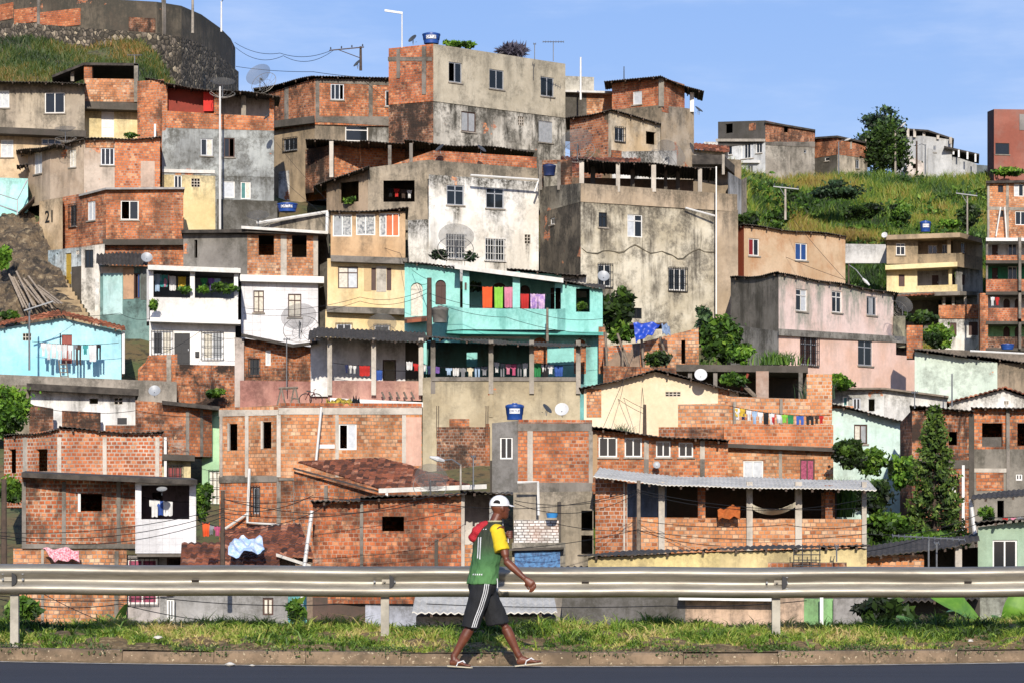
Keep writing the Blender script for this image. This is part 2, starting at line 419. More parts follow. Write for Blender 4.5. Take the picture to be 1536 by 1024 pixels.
    def post(s, x0, x1, yt, yb, Y, mat, name='post', w=None):
        a = P(x0, yt, Y); b_ = P(x1, yt, Y); zb = P(x0, yb, Y).z; w = w or (b_.x - a.x)
        mb = MB(); mb.box((a.x, Y, zb), (b_.x - a.x, 0, 0), (0, w, 0), (0, 0, a.z - zb)); return mb.build(name, mat, s.root)
    def slab(s, pts, Y, back, th, mat, rise=0.0, name='roof', gut=None):
        "a flat sheet: front edge through pts [(px,py,dY)], going back along the sight line, th thick below"
        p = [P(q[0], q[1], Y + (q[2] if len(q) > 2 else 0)) for q in pts]
        if mat is M['fib'] and th < .13 and back > 1: return s.sheet(pts, Y, back, mat, rise, .18, .02, name, sag=.07)
        c = sum(p, Vector()) / len(p); d = Vector((c.x, c.y, 0)).normalized() * back; d.z = rise
        mb = MB()
        for a, b_ in zip(p, p[1:]):
            mb.hexa([a - UP*th, b_ - UP*th, b_ + d - UP*th, a + d - UP*th], [a, b_, b_ + d, a + d])
        o = mb.build(name, mat, s.root)
        if gut:
            g = MB()
            for a, b_ in zip(p, p[1:]): g.hexa([a - UP*(th+.03)-Vector((0,.06,0)), b_ - UP*(th+.03)-Vector((0,.06,0)), b_ - UP*(th+.03), a - UP*(th+.03)], [a+UP*.04-Vector((0,.06,0)), b_+UP*.04-Vector((0,.06,0)), b_+UP*.04, a+UP*.04])
            g.build('gutter', gut, s.root)
        return o
    def sheet(s, pts, Y, back, mat, rise=0.3, pitch=.18, amp=.03, name='roof', tiles=False, bdx=0.0, rafters=True, sag=.03, seed=0):
        "a corrugated or tiled roof with real waves; front edge through pts"
        p = [P(q[0], q[1], Y + (q[2] if len(q) > 2 else 0)) for q in pts]
        c = sum(p, Vector()) / len(p); d = Vector((c.x, c.y, 0)).normalized() * back; d.z = rise; d.x += bdx
        me_v = []; mb = MB(); nr = max(2, int(d.length / .35)) if tiles else max(2, int(d.length / 1.2))
        rnd = random.Random(seed + int(pts[0][0]))
        for a, b_ in zip(p, p[1:]):
            L = (b_ - a).length; nw = max(4, int(L / pitch * 4)); nn = (b_ - a).cross(d).normalized()
            if nn.z < 0: nn = -nn
            ph = rnd.random() * 6
            grid = []
            for j in range(nr + 1):
                rowv = []
                for k in range(nw + 1):
                    q = a + (b_ - a) * (k / nw) + d * (j / nr)
                    w = math.sin(2 * math.pi * k / 4) * amp if not tiles else abs(math.sin(math.pi * k / 4 + .1)) * amp * 2
                    sg_ = sag * math.sin(L * k / nw * 1.3 + ph) * math.sin(j * .9 + ph) + (rnd.random() - .5) * .012
                    rowv.append(q + nn * (w + sg_))
                grid.append(rowv)
            for j in range(nr):
                st = .035 if tiles else 0.0
                for k in range(nw):
                    A, B, C, D = grid[j][k], grid[j][k+1], grid[j+1][k+1], grid[j+1][k]
                    up = nn * st
                    mb.face([A + up, B + up, C, D])
                    if tiles: mb.face([A, B, B + up, A + up])
                    mb.face([D - nn*.02, C - nn*.02, B - nn*.02, A - nn*.02])
            for k in range(nw):
                A, B = grid[0][k], grid[0][k+1]; mb.face([A - nn*.03, B - nn*.03, B, A])
            for side in (0, nw):
                for j in range(nr):
                    A, D = grid[j][side], grid[j+1][side]; mb.face([A - nn*.03, A, D, D - nn*.03])
        o = mb.build(name, mat, s.root)
        if rafters:
            r = MB()
            for a, b_ in zip(p, p[1:]):
                n = max(2, int((b_ - a).length / .9)); nn = Vector((0, 0, -.13))
                for k in range(n):
                    q = a + (b_ - a) * ((k + .5) / n) + d.normalized() * .03 + nn; r.box(q, (.07, 0, 0), d * .97, (0, 0, .09))
            r.build('rafters', M['dwood'], s.root)
        return o
    def railbar(s, pts, Y, rad, mat, name='rail'):
        mb = MB(); mb.tube([P(q[0], q[1], Y + (q[2] if len(q) > 2 else 0)) for q in pts], rad, 6); return mb.build(name, mat, s.root)
    def text(s, body, px, py, Y, size, mat, out=.02, seg=None, name='lettering'):
        cu = bpy.data.curves.new(name, 'FONT'); cu.body = body; cu.size = size; cu.extrude = .004; cu.offset = .012; cu.align_x = 'CENTER'; cu.align_y = 'CENTER'
        cu.materials.append(mat); o = bpy.data.objects.new(name, cu); col.objects.link(o)
        me = bpy.data.meshes.new_from_object(o.evaluated_get(bpy.context.evaluated_depsgraph_get())); bpy.data.objects.remove(o)
        o = bpy.data.objects.new(name, me); col.objects.link(o); o.parent = s.root
        if seg is not None:
            u = seg.u(px); q = seg.pt(u, seg.z(py, u), out); rz = math.atan2(seg.U.y, seg.U.x)
        else: q = P(px, py, Y); rz = 0
        o.location = q - s.root.location; o.rotation_euler = (R(90), 0, rz); return o
# ================================================================ HOUSES, top of the hill
tan = plaster('b8aa94', .55, .6, 11, '9f9280', 0, .6)
tan2 = plaster('b0a28c', .6, .65, 12, '938775', 0, .5)
cream = plaster('ecd9a8', .22, .2, 13, 'd9c48f', 0, .5)
peach = plaster('dcc3a0', .35, .35, 14, 'c4a985', 0, .5)
greyw = plaster('8f9290', .7, .6, 15, 'b2b6b2', .12, .6)
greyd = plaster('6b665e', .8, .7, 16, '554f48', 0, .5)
wht = plaster('ece9e2', .3, .3, 17, 'd6d0c4', 0, .6)
whtd = plaster('efece4', .45, .35, 18, 'd9d2c4', .05, .8)
bA = brick('A', .3, .25, 1); bB = brick('B', .45, .2, 2); bC = brick('C', .25, .15, 3); bM = brick('M', .6, .1, 4, moss=.5)
bR = brick('R', .3, .12, 5); bA2 = brick('A', .4, .45, 6)
# --- retaining wall of the hilltop
stone = None
def stonemat():
    m, t, b = newmat('rubble_stone'); pos = nd(t, 'ShaderNodeNewGeometry').outputs['Position']
    pv = nd(t, 'ShaderNodeVectorMath', {0: vadd(t, nd(t, 'ShaderNodeTexNoise', {'Vector': pos, 'Scale': 1.5}).outputs['Color'], (-.5,)*3), 1: (.4,)*3, 2: pos}, operation='MULTIPLY_ADD').outputs[0]
    v = nd(t, 'ShaderNodeTexVoronoi', {'Vector': pv, 'Scale': 3.3}, feature='F1')
    e = nd(t, 'ShaderNodeTexVoronoi', {'Vector': pv, 'Scale': 3.3}, feature='DISTANCE_TO_EDGE').outputs['Distance']
    sp = nd(t, 'ShaderNodeSeparateColor', {0: v.outputs['Color']})
    c = ramp(t, sp.outputs[0], [(0, lin('3a352c')), (.5, lin('665d4f')), (.85, lin('85796a')), (1, lin('b3a488'))])
    c = mixc(t, rng(t, e, .02, .12), lin('2b2721'), c)
    c = mixc(t, rng(t, noise(t, pos, .5, 8, .7), .46, .68, 0, .8), c, lin('342f27'))
    t.links.new(c, b.inputs['Base Color']); b.inputs['Roughness'].default_value = .95; setbump(t, b, e, .9, .15)
    return m
M['stone'] = stonemat()
h = House('retaining_wall', 'huge curved dark stone retaining wall crowning the hill', 150, 140, 186, 'retaining wall')
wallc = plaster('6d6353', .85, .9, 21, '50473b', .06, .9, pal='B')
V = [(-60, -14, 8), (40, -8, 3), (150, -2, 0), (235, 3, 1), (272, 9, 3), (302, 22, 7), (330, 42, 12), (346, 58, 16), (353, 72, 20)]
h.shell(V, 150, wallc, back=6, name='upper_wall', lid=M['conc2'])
redb = brick('R', .1, 0, 22, mortar='8f7f70')
h.pad(1, 22, 13, 56, 35, redb, .06, 'brick_panel'); h.pad(0, -30, 9, 20, 33, redb, .06, 'brick_panel')
h.pad(1, 60, 16, 121, 41, redb, .06, 'brick_panel'); h.pad(2, 193, 27, 233, 52, bM, .05, 'brick_panel')
for i, x in ((1, 57), (3, 243)):
    h.pad(i, x, 0 if i < 4 else 40, x + 4, 60, M['conc2'], .12, 'pilaster')
h.shell([(-60, 33, 7.5), (40, 35, 2.6), (150, 44, -.4), (235, 50, .6), (272, 56, 2.6), (302, 66, 6.6), (330, 84, 11.6), (346, 98, 15.6), (358, 108, 19.6)], 160, M['stone'], back=5, name='stone_base', lid=M['conc2'])
# --- tan two-storey house, far top left
h = House('tan_house', 'tan plastered two-storey house with dark corrugated roof below the grassy slope', 60, 270, 158)
h.shell([(-40, 121, .5), (127, 127)], 200, [tan], [(0, 'win', -8, 136, 14, 162, 'w', 'ww'), (0, 'win', 67, 139, 97, 170, 'w', 'kk')], back=7)
h.shell([(-40, 200, .1), (127, 200, -.4)], 275, [peach], [(0, 'win', 1, 210, 20, 236, 'w', 'ww', 'st'), (0, 'win', 62, 208, 92, 217, 'w', 'kkk', '')], back=7)
h.slab([(-40, 189, -.9), (129, 196, -1.4)], 158, 2, .35, M['dconc'], name='ledge')
h.sheet([(-44, 120, -.6), (130, 125, -1)], 158, 7.5, M['fib'], .9)
# --- cream house with brick terrace
h = House('cream_house', 'small cream house with white door under a brick roof terrace', 165, 210, 160)
h.shell([(122, 160), (207, 159, .3)], 215, [cream], [(0, 'door', 152, 167, 171, 206, 'white')], back=6)
h.slab([(124, 152, -.9), (214, 155, -.6)], 160, 4, .4, M['dconc'], name='ledge')
h.shell([(127, 118), (207, 119, .2)], 153, [bC], back=.2, name='parapet')
h.post(106, 111, 104, 122, 161, M['conc']); h.post(126, 138, 96, 120, 160.2, bA); h.post(201, 207, 96, 153, 160, M['conc'], w=.3)
h.slab([(78, 113, 1), (126, 94, 0), (207, 95, 0)], 160, 5, .14, M['fib'])
h.post(140, 152, 98, 120, 164.5, M['dwood'])
# --- brick tower with red porch
h = House('red_porch_house', 'grey mottled house with red painted porch and white roof edge', 325, 345, 157)
h.shell([(206, 122, .8), (246, 119, .2)], 260, [bA2], back=3, name='brick_wing', lid=M['fib'])
h.slab([(218, 118, .5), (247, 121, -.1)], 157, 3, .1, M['fib'], name='roof_patch')
h.shell([(243, 181), (411, 190, 1.2)], 262, [greyw], [(0, 'win', 301, 208, 319, 234, 'a', 'kc'), (0, 'win', 336, 207, 352, 236, 'd', 'ko')], back=6)
h.shell([(243, 166), (331, 171, .6), (411, 176, 1.2)], 192, [bA, bA], back=.25, name='parapet')
red = plain('red_paint', '933524', .8, 0, .3, 2, hx2='7d3222')
h.shell([(248, 132, .7), (322, 136, 1.2)], 172, [red], back=.2, name='porch_back_wall')
h.shell([(330, 140, 2), (412, 144, 2.6)], 180, [plaster('c9bfb4', .3, .2, 23)], back=.2, name='porch_back_wall')
h.post(243, 251, 128, 168, 157, bA); h.post(285, 291, 136, 168, 158, M['conc']); h.post(321, 331, 139, 172, 157.5, bA); h.post(362, 369, 143, 178, 158.3, M['conc']); h.post(404, 411, 146, 178, 158.6, bA)
redc = plain('bright_red_sheet', 'd02a20', .8, 0, .15)
h.post(305, 320, 138, 167, 157.6, redc, 'door_curtain', .06)
h.slab([(248, 126, -.8), (421, 144, .4)], 157, 5.5, .1, M['fib'], .2, gut=M['whitegut'])
h.shell([(243, 262), (323, 262, .6), (411, 262, 1.2)], 360, [cream, greyw], [(0, 'win', 261, 262.5, 273, 284, 'w', 'kk'), (0, 'cob', 287, 268, 300, 281), (1, 'win', 335, 272, 352, 297, 'w', 'w', ''), (1, 'win', 361, 273, 376, 299, 'w', 'tc', '')], back=6)
h.pad(0, 243, 255, 322, 260, M['whitegut'], .12, 'pipe_ledge')
h.shell([(325, 299, -.1), (416, 302, .6)], 345, [plaster('77756f', .8, .6, 24, '5f5c55', 0, .7)], back=1.2, name='balcony_wall', floor=True)
h.post(231, 234, 186, 206, 156.6, M['white'], 'pipe', .1)
# --- angular tan and brick house
h = House('patched_house', 'angular tan house half plastered, half bare brick, with jutting dark eave', 140, 300, 154)
pt = plaster('bba893', .3, .4, 25, 'a8937c', .06, .4); pb = plaster('bf9f86', .2, .3, 26, 'b08c70', .62, .3, pal='A'); pb2 = plaster('c4ab95', .2, .3, 27, None, .95, .3, pal='A')
h.shell([(42, 230, 3.5), (75, 218, 1.4), (96, 217, .8), (126, 210, 0), (172, 209, .1), (240, 207, .6)], 300, [pt, pt, pt, plaster('c3b3a2', .25, .3, 28, 'b09d8a', .12, .3), pb2],
        [(0, 'win', 51, 229, 63, 261, 'w', 'ww'), (2, 'win', 104, 225, 114, 251, 'w', 'cc'), (3, 'win', 151, 222, 174, 248, 'a', 'kkk')], back=5)
h.pad(4, 211, 242, 232, 281, plaster('d2b7a2', .3, .2, 29, None, .1, 0), .035, 'plaster_patch')
h.pad(3, 128, 211, 171, 222, bC, .02, 'brick_band')
h.slab([(24, 227, 2.5), (80, 216, -.2), (98, 218, -.4)], 154, 4, .1, M['fib']); h.slab([(97, 217, .1), (126, 208.5, -.5), (242, 205, .2)], 154, 5, .1, M['fib'], gut=None)
h.slab([(25, 249, 2.2), (42, 246, 2.6)], 154, 1.2, .08, M['fib'], name='door_canopy')
# --- orange brick house
h = House('orange_brick_house', 'orange brick corner house with an open window above the stairway', 185, 400, 150)
h.shell([(94, 296, 3.2), (159, 284, 0), (275, 283, .5)], 366, [bA2, bA], [(0, 'gwin', 105, 308, 115, 340, 'a', 'kk'), (0, 'win', 131, 302, 143, 331, 'w', 'ww'), (1, 'win', 181, 301, 208, 330, 'w', 'ok')], back=5)
h.slab([(118, 292, 1.6), (159, 281.5, -.4), (277, 281, .2)], 150, 5, .1, M['fibl'])
h.shell([(156, 366, .2), (275, 364, .7)], 410, [bA2], back=5)
h.slab([(154, 359, -.35), (276, 359, .2)], 150, 2, .3, M['dconc'], name='ledge')
# --- beige wall with the number 21
h = House('numbered_house', 'beige house wall painted with the number 21 beside the stairs', 75, 378, 152)
h.shell([(59, 302, 1.6), (94, 296, 0)], 382, [peach], back=4)
h.text('21', 75, 326, 152, .9, M['black'], .03, h.segs[0])
h.shell([(48, 338, 2), (59, 332, 1.7)], 382, [bC], back=3, name='brick_side_wall')
h.slab([(28, 318, 1.5), (52, 294, .6)], 152, 2.5, .1, M['dwood'], name='lean_to_roof')
# --- turquoise wall on the far left edge
h = House('turquoise_house', 'turquoise house end wall with thin stair railing at the left edge', 15, 320, 155)
h.shell([(-30, 266), (42, 268, .4)], 335, [plaster('a5e2d8', .15, .2, 31, 'bfeee6', 0, .3)], back=4)
h.railbar([(-12, 288, -1), (26, 300, -1), (41, 270, -.8)], 155, .04, M['alu'], 'railing'); h.railbar([(-12, 305, -1), (26, 317, -1)], 155, .04, M['alu'], 'railing'); h.railbar([(26, 300, -1), (26, 322, -1)], 155, .04, M['alu'], 'railing')
# --- brick house with framed concrete, top centre left
h = House('framed_brick_house', 'large brick house with concrete frame and two windows, dark roof line above', 545, 215, 166)
hb = brick('A', .35, .3, 33)
h.shell([(402, 140, 3.2), (472, 118, .3), (634, 120, 1.4)], 186, [bB, hb], [(1, 'win', 496, 126, 516, 150, 'a', 'kko'), (1, 'win', 578, 136, 598, 160, 'a', 'ko')], back=5, rise=.3)
for x in (473, 553, 630): h.pad(1, x, (118, 118), x + 6, (184, 184), M['conc2'])
h.pad(1, 473, (119, 119), 634, (124, 131), M['conc2'], .025, 'beam'); h.pad(1, 473, (175, 175), 634, (183, 192), M['conc2'], .028, 'beam'); h.pad(0, 427, 131, 433, 180, M['conc2'])
h.slab([(380, 133, 3.2), (470, 114, -.2), (637, 117, 1)], 166, 5, .12, M['fib'], .2)
h.slab([(405, 182, 2.3), (472, 174, -.2)], 166, 2, .4, M['dconc'], name='ledge')
strk = plaster('c9c6be', .6, .8, 34, 'a9a69e', 0, .5)
h.shell([(402, 188, 3.3), (472, 180, .4), (553, 184, 1), (634, 188, 1.5)], 300, [plaster('b59f80', .3, .35, 36), plaster('9c8d78', .5, .5, 35), strk], [(0, 'gwin', 426, 208, 446, 226, 'a', 'kkk'), (1, 'win', 518, 189, 552, 212, 'w', 'k', 't')], back=5)
h.shell([(418, 258, 2.4), (462, 252, 1.2)], 345, [whtd], [(0, 'hole', 434, 280, 443, 297)], back=1.4, name='white_annex')
# --- tall tan tower (top)
h = House('tan_tower_house', 'tallest tan and stained house on the ridge with a brick flank', 740, 215, 160)
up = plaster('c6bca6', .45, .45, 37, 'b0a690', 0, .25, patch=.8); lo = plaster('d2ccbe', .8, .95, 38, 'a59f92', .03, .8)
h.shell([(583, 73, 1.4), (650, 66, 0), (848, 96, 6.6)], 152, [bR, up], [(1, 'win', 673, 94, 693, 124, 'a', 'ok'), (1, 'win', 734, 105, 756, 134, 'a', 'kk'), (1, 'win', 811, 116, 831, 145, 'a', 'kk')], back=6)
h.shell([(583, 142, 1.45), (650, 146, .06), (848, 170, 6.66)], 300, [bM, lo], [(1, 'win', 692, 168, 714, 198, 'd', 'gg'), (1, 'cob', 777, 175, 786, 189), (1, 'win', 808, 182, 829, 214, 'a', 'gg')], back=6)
for y in (88, ): h.pad(0, 583, (92, 92), 649, (86, 86), M['conc2'], .09, 'beam')
h.pad(0, 596, 74, 601, 118, M['conc2'], .1); h.pad(0, 634, 70, 640, 142, M['conc2'], .1)
# --- porch house in the middle (brick with dark deep roof)
h = House('dark_porch_house', 'brick porch house with long dark overhanging roof and concrete posts', 560, 270, 159)
h.shell([(458, 225, 1.8), (495, 218, 0), (612, 214, 2)], 285, [bM, bA], back=4)
h.slab([(458, 209, -1), (540, 212, -1.8), (614, 213, -1.2)], 159, 4, .12, M['fib'])
h.post(494, 500, 212, 266, 157.6, M['lconc']); h.post(582, 587, 218, 262, 156.5, M['conc2']); h.post(614, 619, 215, 250, 156, M['conc2'])
h.slab([(606, 211, -2.2), (802, 226, .5)], 158, 5, .12, M['fib'], .2, gut=M['whitegut'])
h.shell([(586, 248, -2), (650, 226, -3), (805, 236, -.4)], 275, [bA, bR], back=.3, name='parapet')
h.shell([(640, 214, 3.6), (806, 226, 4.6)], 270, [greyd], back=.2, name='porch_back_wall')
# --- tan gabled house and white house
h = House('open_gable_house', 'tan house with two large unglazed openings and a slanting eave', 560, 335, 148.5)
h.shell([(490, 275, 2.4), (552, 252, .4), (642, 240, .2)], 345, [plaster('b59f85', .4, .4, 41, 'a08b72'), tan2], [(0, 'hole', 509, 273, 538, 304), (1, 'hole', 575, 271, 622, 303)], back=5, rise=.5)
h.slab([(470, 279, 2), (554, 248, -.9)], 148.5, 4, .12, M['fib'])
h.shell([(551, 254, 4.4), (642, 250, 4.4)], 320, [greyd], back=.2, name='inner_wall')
h = House('white_house', 'tall peeling white house with two dark windows over two barred ones', 725, 410, 146)
h.shell([(612, 331, .9), (645, 329, .2)], 415, [whtd], back=5, name='side_wall')
h.shell([(643, 262, .1), (808, 273, 2.8)], 420, [whtd], [(0, 'win', 670, 278, 696, 308, 'a', 'kk', 'st'), (0, 'win', 729, 282, 756, 313, 'a', 'kk', 'st'), (0, 'gwin', 669, 352, 698, 388, 'a', 'kk', 'sW'), (0, 'gwin', 728, 359, 757, 391, 'a', 'kk', 'sW'), (0, 'cob', 787, 352, 796, 366)], back=5)
h.shell([(641, 240, .2), (808, 253, 2.9)], 268, [tan2], back=5, name='roof_wall')
h.railbar([(706, 263, 0), (808, 270, 1.6)], 146, .06, M['pvc'], 'drain_pipe'); h.railbar([(808, 270, 1.6), (802, 288, 1.6)], 146, .05, M['pvc'], 'drain_pipe')
# --- big stained grey house
h = House('stained_grey_house', 'big weathered grey house with black streaks and a pillared roof terrace', 955, 510, 143.5)
gl = plaster('a39a86', .75, .6, 42, '7c7362', .04, .6, gcol='2f2b23'); gf = plaster('dcd3bd', .72, .9, 43, 'b5a98f', 0, .9, patch=.9, gcol='4a443a')
gt = plaster('bda98f', .25, .35, 44, 'a9957b', 0, .5)
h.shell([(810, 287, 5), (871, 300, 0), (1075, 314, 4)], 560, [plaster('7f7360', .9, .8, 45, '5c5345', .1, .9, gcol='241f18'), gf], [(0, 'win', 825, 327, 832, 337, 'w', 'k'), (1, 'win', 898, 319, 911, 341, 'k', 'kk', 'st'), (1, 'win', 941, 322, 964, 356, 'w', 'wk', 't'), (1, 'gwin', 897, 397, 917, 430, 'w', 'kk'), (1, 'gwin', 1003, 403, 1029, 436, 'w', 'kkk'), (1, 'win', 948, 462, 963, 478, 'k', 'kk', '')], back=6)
ck = plaster('6f6654', .8, .3, 91)
rk_ = random.Random(4); cj = [(872 + 8 * k, 373 + 5 * math.sin(k * .45) + 4 * math.sin(k * 1.1) + .3 * k + rk_.uniform(-1.6, 1.6), rk_.uniform(.3, 2.4)) for k in range(26)]
for (xa, ya, ta), (xb, yb, tb) in zip(cj, cj[1:]): h.pad(1, xa, (ya, yb), xb, (ya + ta, yb + tb), ck, .05, 'plaster_edge')
h.shell([(810, 281, 5), (871, 275, -.05), (1106, 292, 4.5)], 303, [gl, gt], back=.3, name='parapet')
h.shell([(1073, 312, 3.9), (1107, 315, 4.5)], 470, [gt], back=5, name='side_wing')
h.slab([(868, 238, -.3), (1076, 252, 3.8)], 143.5, 5.5, .1, M['fib'], 0, gut=M['alu'])
for i, (x0, x1, d, m) in enumerate(((869, 876, 0, 'lconc'), (886, 893, 2.4, 'dconc'), (924, 930, .9, 'lconc'), (946, 952, 3.2, 'dconc'), (977, 984, 1.9, 'lconc'), (996, 1001, 4.2, 'dconc'), (1014, 1020, 4.6, 'dconc'), (1047, 1053, 3.3, 'lconc'))):
    h.post(x0, x1, 241 + (x0 - 869) * .06, 288, 143.6 + d, M[m])
h.shell([(838, 266, 5.2), (1040, 270, 7)], 300, [plaster('8a6f5c', .5, .3, 46)], back=.2, name='terrace_back_wall', lid=M['tiler'])
h.post(1073.5, 1075.3, 250, 475, 146.5, M['pvc'], 'drain_pipe', .06); h.railbar([(1028, 312, 2.7), (1072, 324, 3.2)], 143.5, .05, M['pvc'], 'drain_pipe')
h.sheet([(840, 259, 4.8), (962, 262, 6.2)], 143.5, 3, M['tiler'], 1.2, .24, tiles=True, rafters=False, name='tiled_roof')
h.shell([(810, 240, 5.4), (858, 240, 4.6)], 285, [bM], [(0, 'hole', 814, 246, 838, 280)], back=.3, name='side_parapet')
h.post(836, 841, 243, 285, 146, M['conc2']); h.post(808, 813, 240, 285, 148, M['conc2'])
# --- cluster right of the tower
h = House('brick_top_house', 'brick lookout house with thin tilted roof over tan lower walls', 990, 290, 164)
qt = plaster('c2b29c', .45, .6, 47, 'b09b7e', .05, .5)
h.shell([(918, 125, 2.5), (993, 116, 0), (1027, 127, 2.2)], 168, [bR, bR], [(0, 'win', 949, 137, 963, 157, 'w', 'w')], back=4, rise=.3)
h.shell([(905, 166, 2.6), (992, 158, -.03), (1041, 164, 3)], 300, [plaster('9c8c75', .7, .6, 48), qt], back=4)
h.slab([(906, 122, 1.6), (990, 114, -.8), (1056, 138, 2.2)], 164, 4.5, .12, M['fib'], .2)
h.post(1035, 1041, 139, 168, 166.6, M['white']); h.post(988, 996, 116, 160, 163.9, M['conc'], w=.2)
h = House('low_gable_house', 'tan and brick house with sloping roof and a small open window', 925, 290, 156.5)
h.shell([(855, 178, 2.5), (916, 166, 0), (990, 186, 2.6)], 290, [plaster('8d7456', .6, .6, 49, '71604c', .55, .6, pal='B'), plaster('c8ad86', .4, .35, 50, 'd9cbb4', 0, .5, patch=.9)], [(1, 'gwin', 922, 192, 936, 212, 'a', 'kk'), (1, 'hole', 969, 198, 984, 217)], back=5, rise=.2)
h.slab([(848, 178, 2), (917, 163.5, -.4), (992, 185, 2.2)], 156.5, 5, .1, M['fib'], .1)
h.pad(0, 916 - 3, 166, 916, 240, tan, .02, 'corner')
h.shell([(918, 228, -.5), (1015, 226, 2.4)], 300, [whtd], [(0, 'win', 945, 240, 958, 258, 'a', 'kk')], back=.4, name='white_annex')
h.pad(0, 918, 226, 932, 246, bA, .03, 'brick_patch')
h = House('white_back_house', 'small white-topped house with pink brick wall behind the tower', 880, 200, 170)
h.shell([(846, 114), (891, 116, .8)], 140, [plaster('d9d2c0', .6, .3, 51)], back=5, lid=M['fib'])
h.shell([(846, 138, -.4), (880, 138, 0), (922, 139, .4)], 200, [greyd, bC], back=4)
h.slab([(846, 135, -.9), (920, 137, -.2)], 170, 2, .12, M['whitegut'], name='ledge')
h = House('white_canopy_house', 'pale house with black canopy roof right of the pillared terrace', 1070, 300, 158)
h.shell([(1040, 236, .6), (1112, 240, 1.5)], 320, [plaster('9c8a72', .5, .5, 52)], back=3)
h.slab([(1038, 233, -1), (1085, 233, -1), (1102, 248, .3)], 158, 4, .5, M['fib'])
h.shell([(1092, 258, -3), (1112, 270, 1), (1120, 266, 2)], 330, [plaster('d8d4cc', .4, .4, 53), tan], back=3, name='stair_wall')
h.post(1083, 1087, 232, 262, 155, M['conc'])
h = House('distant_tiled_house', 'sliver of a cream house with red roof behind the canopy', 1070, 240, 190)
h.shell([(1036, 224), (1092, 228, .5)], 260, [plaster('e6dfd2', .2, .2, 54)], back=3)
h.sheet([(1036, 224, -.6), (1094, 229, -.2)], 190, 3, M['tiler'], .8, .25, tiles=True, rafters=False)
h.shell([(1056, 213, 3), (1077, 213, 3)], 240, [wht], back=2, name='white_block')
# --- ridge houses on the right
h = House('ridge_block_house', 'grey block with brick top and white balconies on the ridge', 1150, 270, 232)
bk = plaster('57534e', .6, .5, 55, '48443f', 0, .3); rg = plaster('b3ab9d', .6, .7, 56, '958d80', 0, .6)
h.shell([(1077, 183, 3.2), (1148, 181, 0), (1222, 196, 3)], 214, [bk, bB], [(0, 'hole', 1088, 186, 1099, 200), (1, 'hole', 1176, 188, 1183, 199)], back=8)
h.shell([(1077, 211, 3.3), (1148, 209, 0), (1222, 218, 3.05)], 285, [plaster('dfe0dd', .35, .3, 57), rg], [(0, 'win', 1085, 218, 1098, 233, 'w', 'kk'), (0, 'win', 1112, 214, 1130, 238, 'w', 'wkkw'), (0, 'win', 1134, 214, 1143, 230, 'w', 'kk'), (0, 'win', 1122, 248, 1129, 260, 'w', 'kk'), (1, 'win', 1206, 225, 1210, 230, 'a', 'k', '')], back=8)
h.pad(0, 1077, (213, 213), 1148, (209, 209), M['lconc'], .3, 'ledge'); h.pad(0, 1077, (245, 245), 1140, (241, 241), M['white'], .3, 'ledge')
h.slab([(1147, 181.5, -.4), (1223, 194.5, 2.8)], 232, 8, .15, M['fib'])
h.pad(0, 1124, 185, 1134, 196, bB, .05, 'brick_patch'); h.pad(1, 1148, (213, 213), 1222, (218, 221), M['conc2'], .04, 'beam')
h = House('ridge_brick_house', 'small brick and cement house with lean roof beside the dark ridge tree', 1260, 270, 238)
h.shell([(1221, 208, 2.4), (1256, 206, 0), (1301, 221, 2.4)], 232, [bB, bA], back=6)
h.shell([(1221, 229, 2.45), (1256, 228, 0), (1301, 233, 2.5)], 285, [greyd, plaster('c9bca6', .45, .6, 58)], [(0, 'win', 1237, 236, 1244, 242, 'w', 'k'), (1, 'win', 1283, 240, 1289, 253, 'a', 'kk')], back=6)
h.slab([(1220, 206, 2), (1256, 203.5, -.4), (1300, 213, 2)], 238, 6, .15, M['fib'])
for x, d in ((1275, 1), (1298, 2.3)): h.post(x, x + 3, 208, 224, 238 + d, M['conc'])
h = House('ridge_white_house', 'pale grey stepped house with roofed terraces right of the ridge tree', 1410, 262, 252)
gw = plaster('c9c9c6', .2, .3, 59, 'b5b5b2', 0, .2)
h.shell([(1340, 206, 2), (1385, 204, 0), (1428, 210, 1)], 290, [gw, gw], [(1, 'win', 1400, 219, 1404, 229, 'a', 'kk')], back=6)
h.shell([(1392, 222, 0), (1465, 246, 3)], 290, [gw], back=6, name='lower_wing')
h.slab([(1345, 192, 1), (1392, 195, -.4), (1431, 208, 1)], 252, 6, .15, M['fib']); h.slab([(1416, 219, -.5), (1469, 231, 2.4)], 252, 6, .15, M['fib'])
for x, y0, y1 in ((1360, 193, 206), (1370, 194, 206), (1384, 195, 207), (1405, 201, 209), (1424, 206, 216)): h.post(x, x + 4, y0, y1, 252.2, M['lconc'])
for x, y0, y1 in ((1429, 223, 232), (1437, 225, 236), (1450, 228, 239), (1462, 231, 243)): h.post(x, x + 2.5, y0, y1, 252.6, M['white'])
h.shell([(1462, 247, 4), (1486, 249, 4)], 290, [plaster('6f7a80', .2, .2, 60)], back=3, name='low_wall')
h.shell([(1360, 232, -2), (1386, 244, -2)], 290, [plaster('e3d6ca', .2, .2, 61)], [(0, 'hole', 1369, 246, 1374, 253)], back=2, name='shed_wall')
h = House('red_block_house', 'rust red cube house at the right edge of the ridge', 1510, 260, 226)
h.shell([(1481, 168, 4), (1491, 164, 0), (1580, 165, 1)], 290, [plaster('6b3a30', .3, .3, 62, None, 0, .3), plaster('8c5040', .35, .4, 63, '9a6050', 0, .3, gcol='7a6258')], [(1, 'win', 1493, 215, 1514, 232, 'k', 'k')], back=8)
h.pad(1, 1529, 172, 1560, 196, plaster('8f8a86', .4, .4, 64), .05, 'cement_patch')
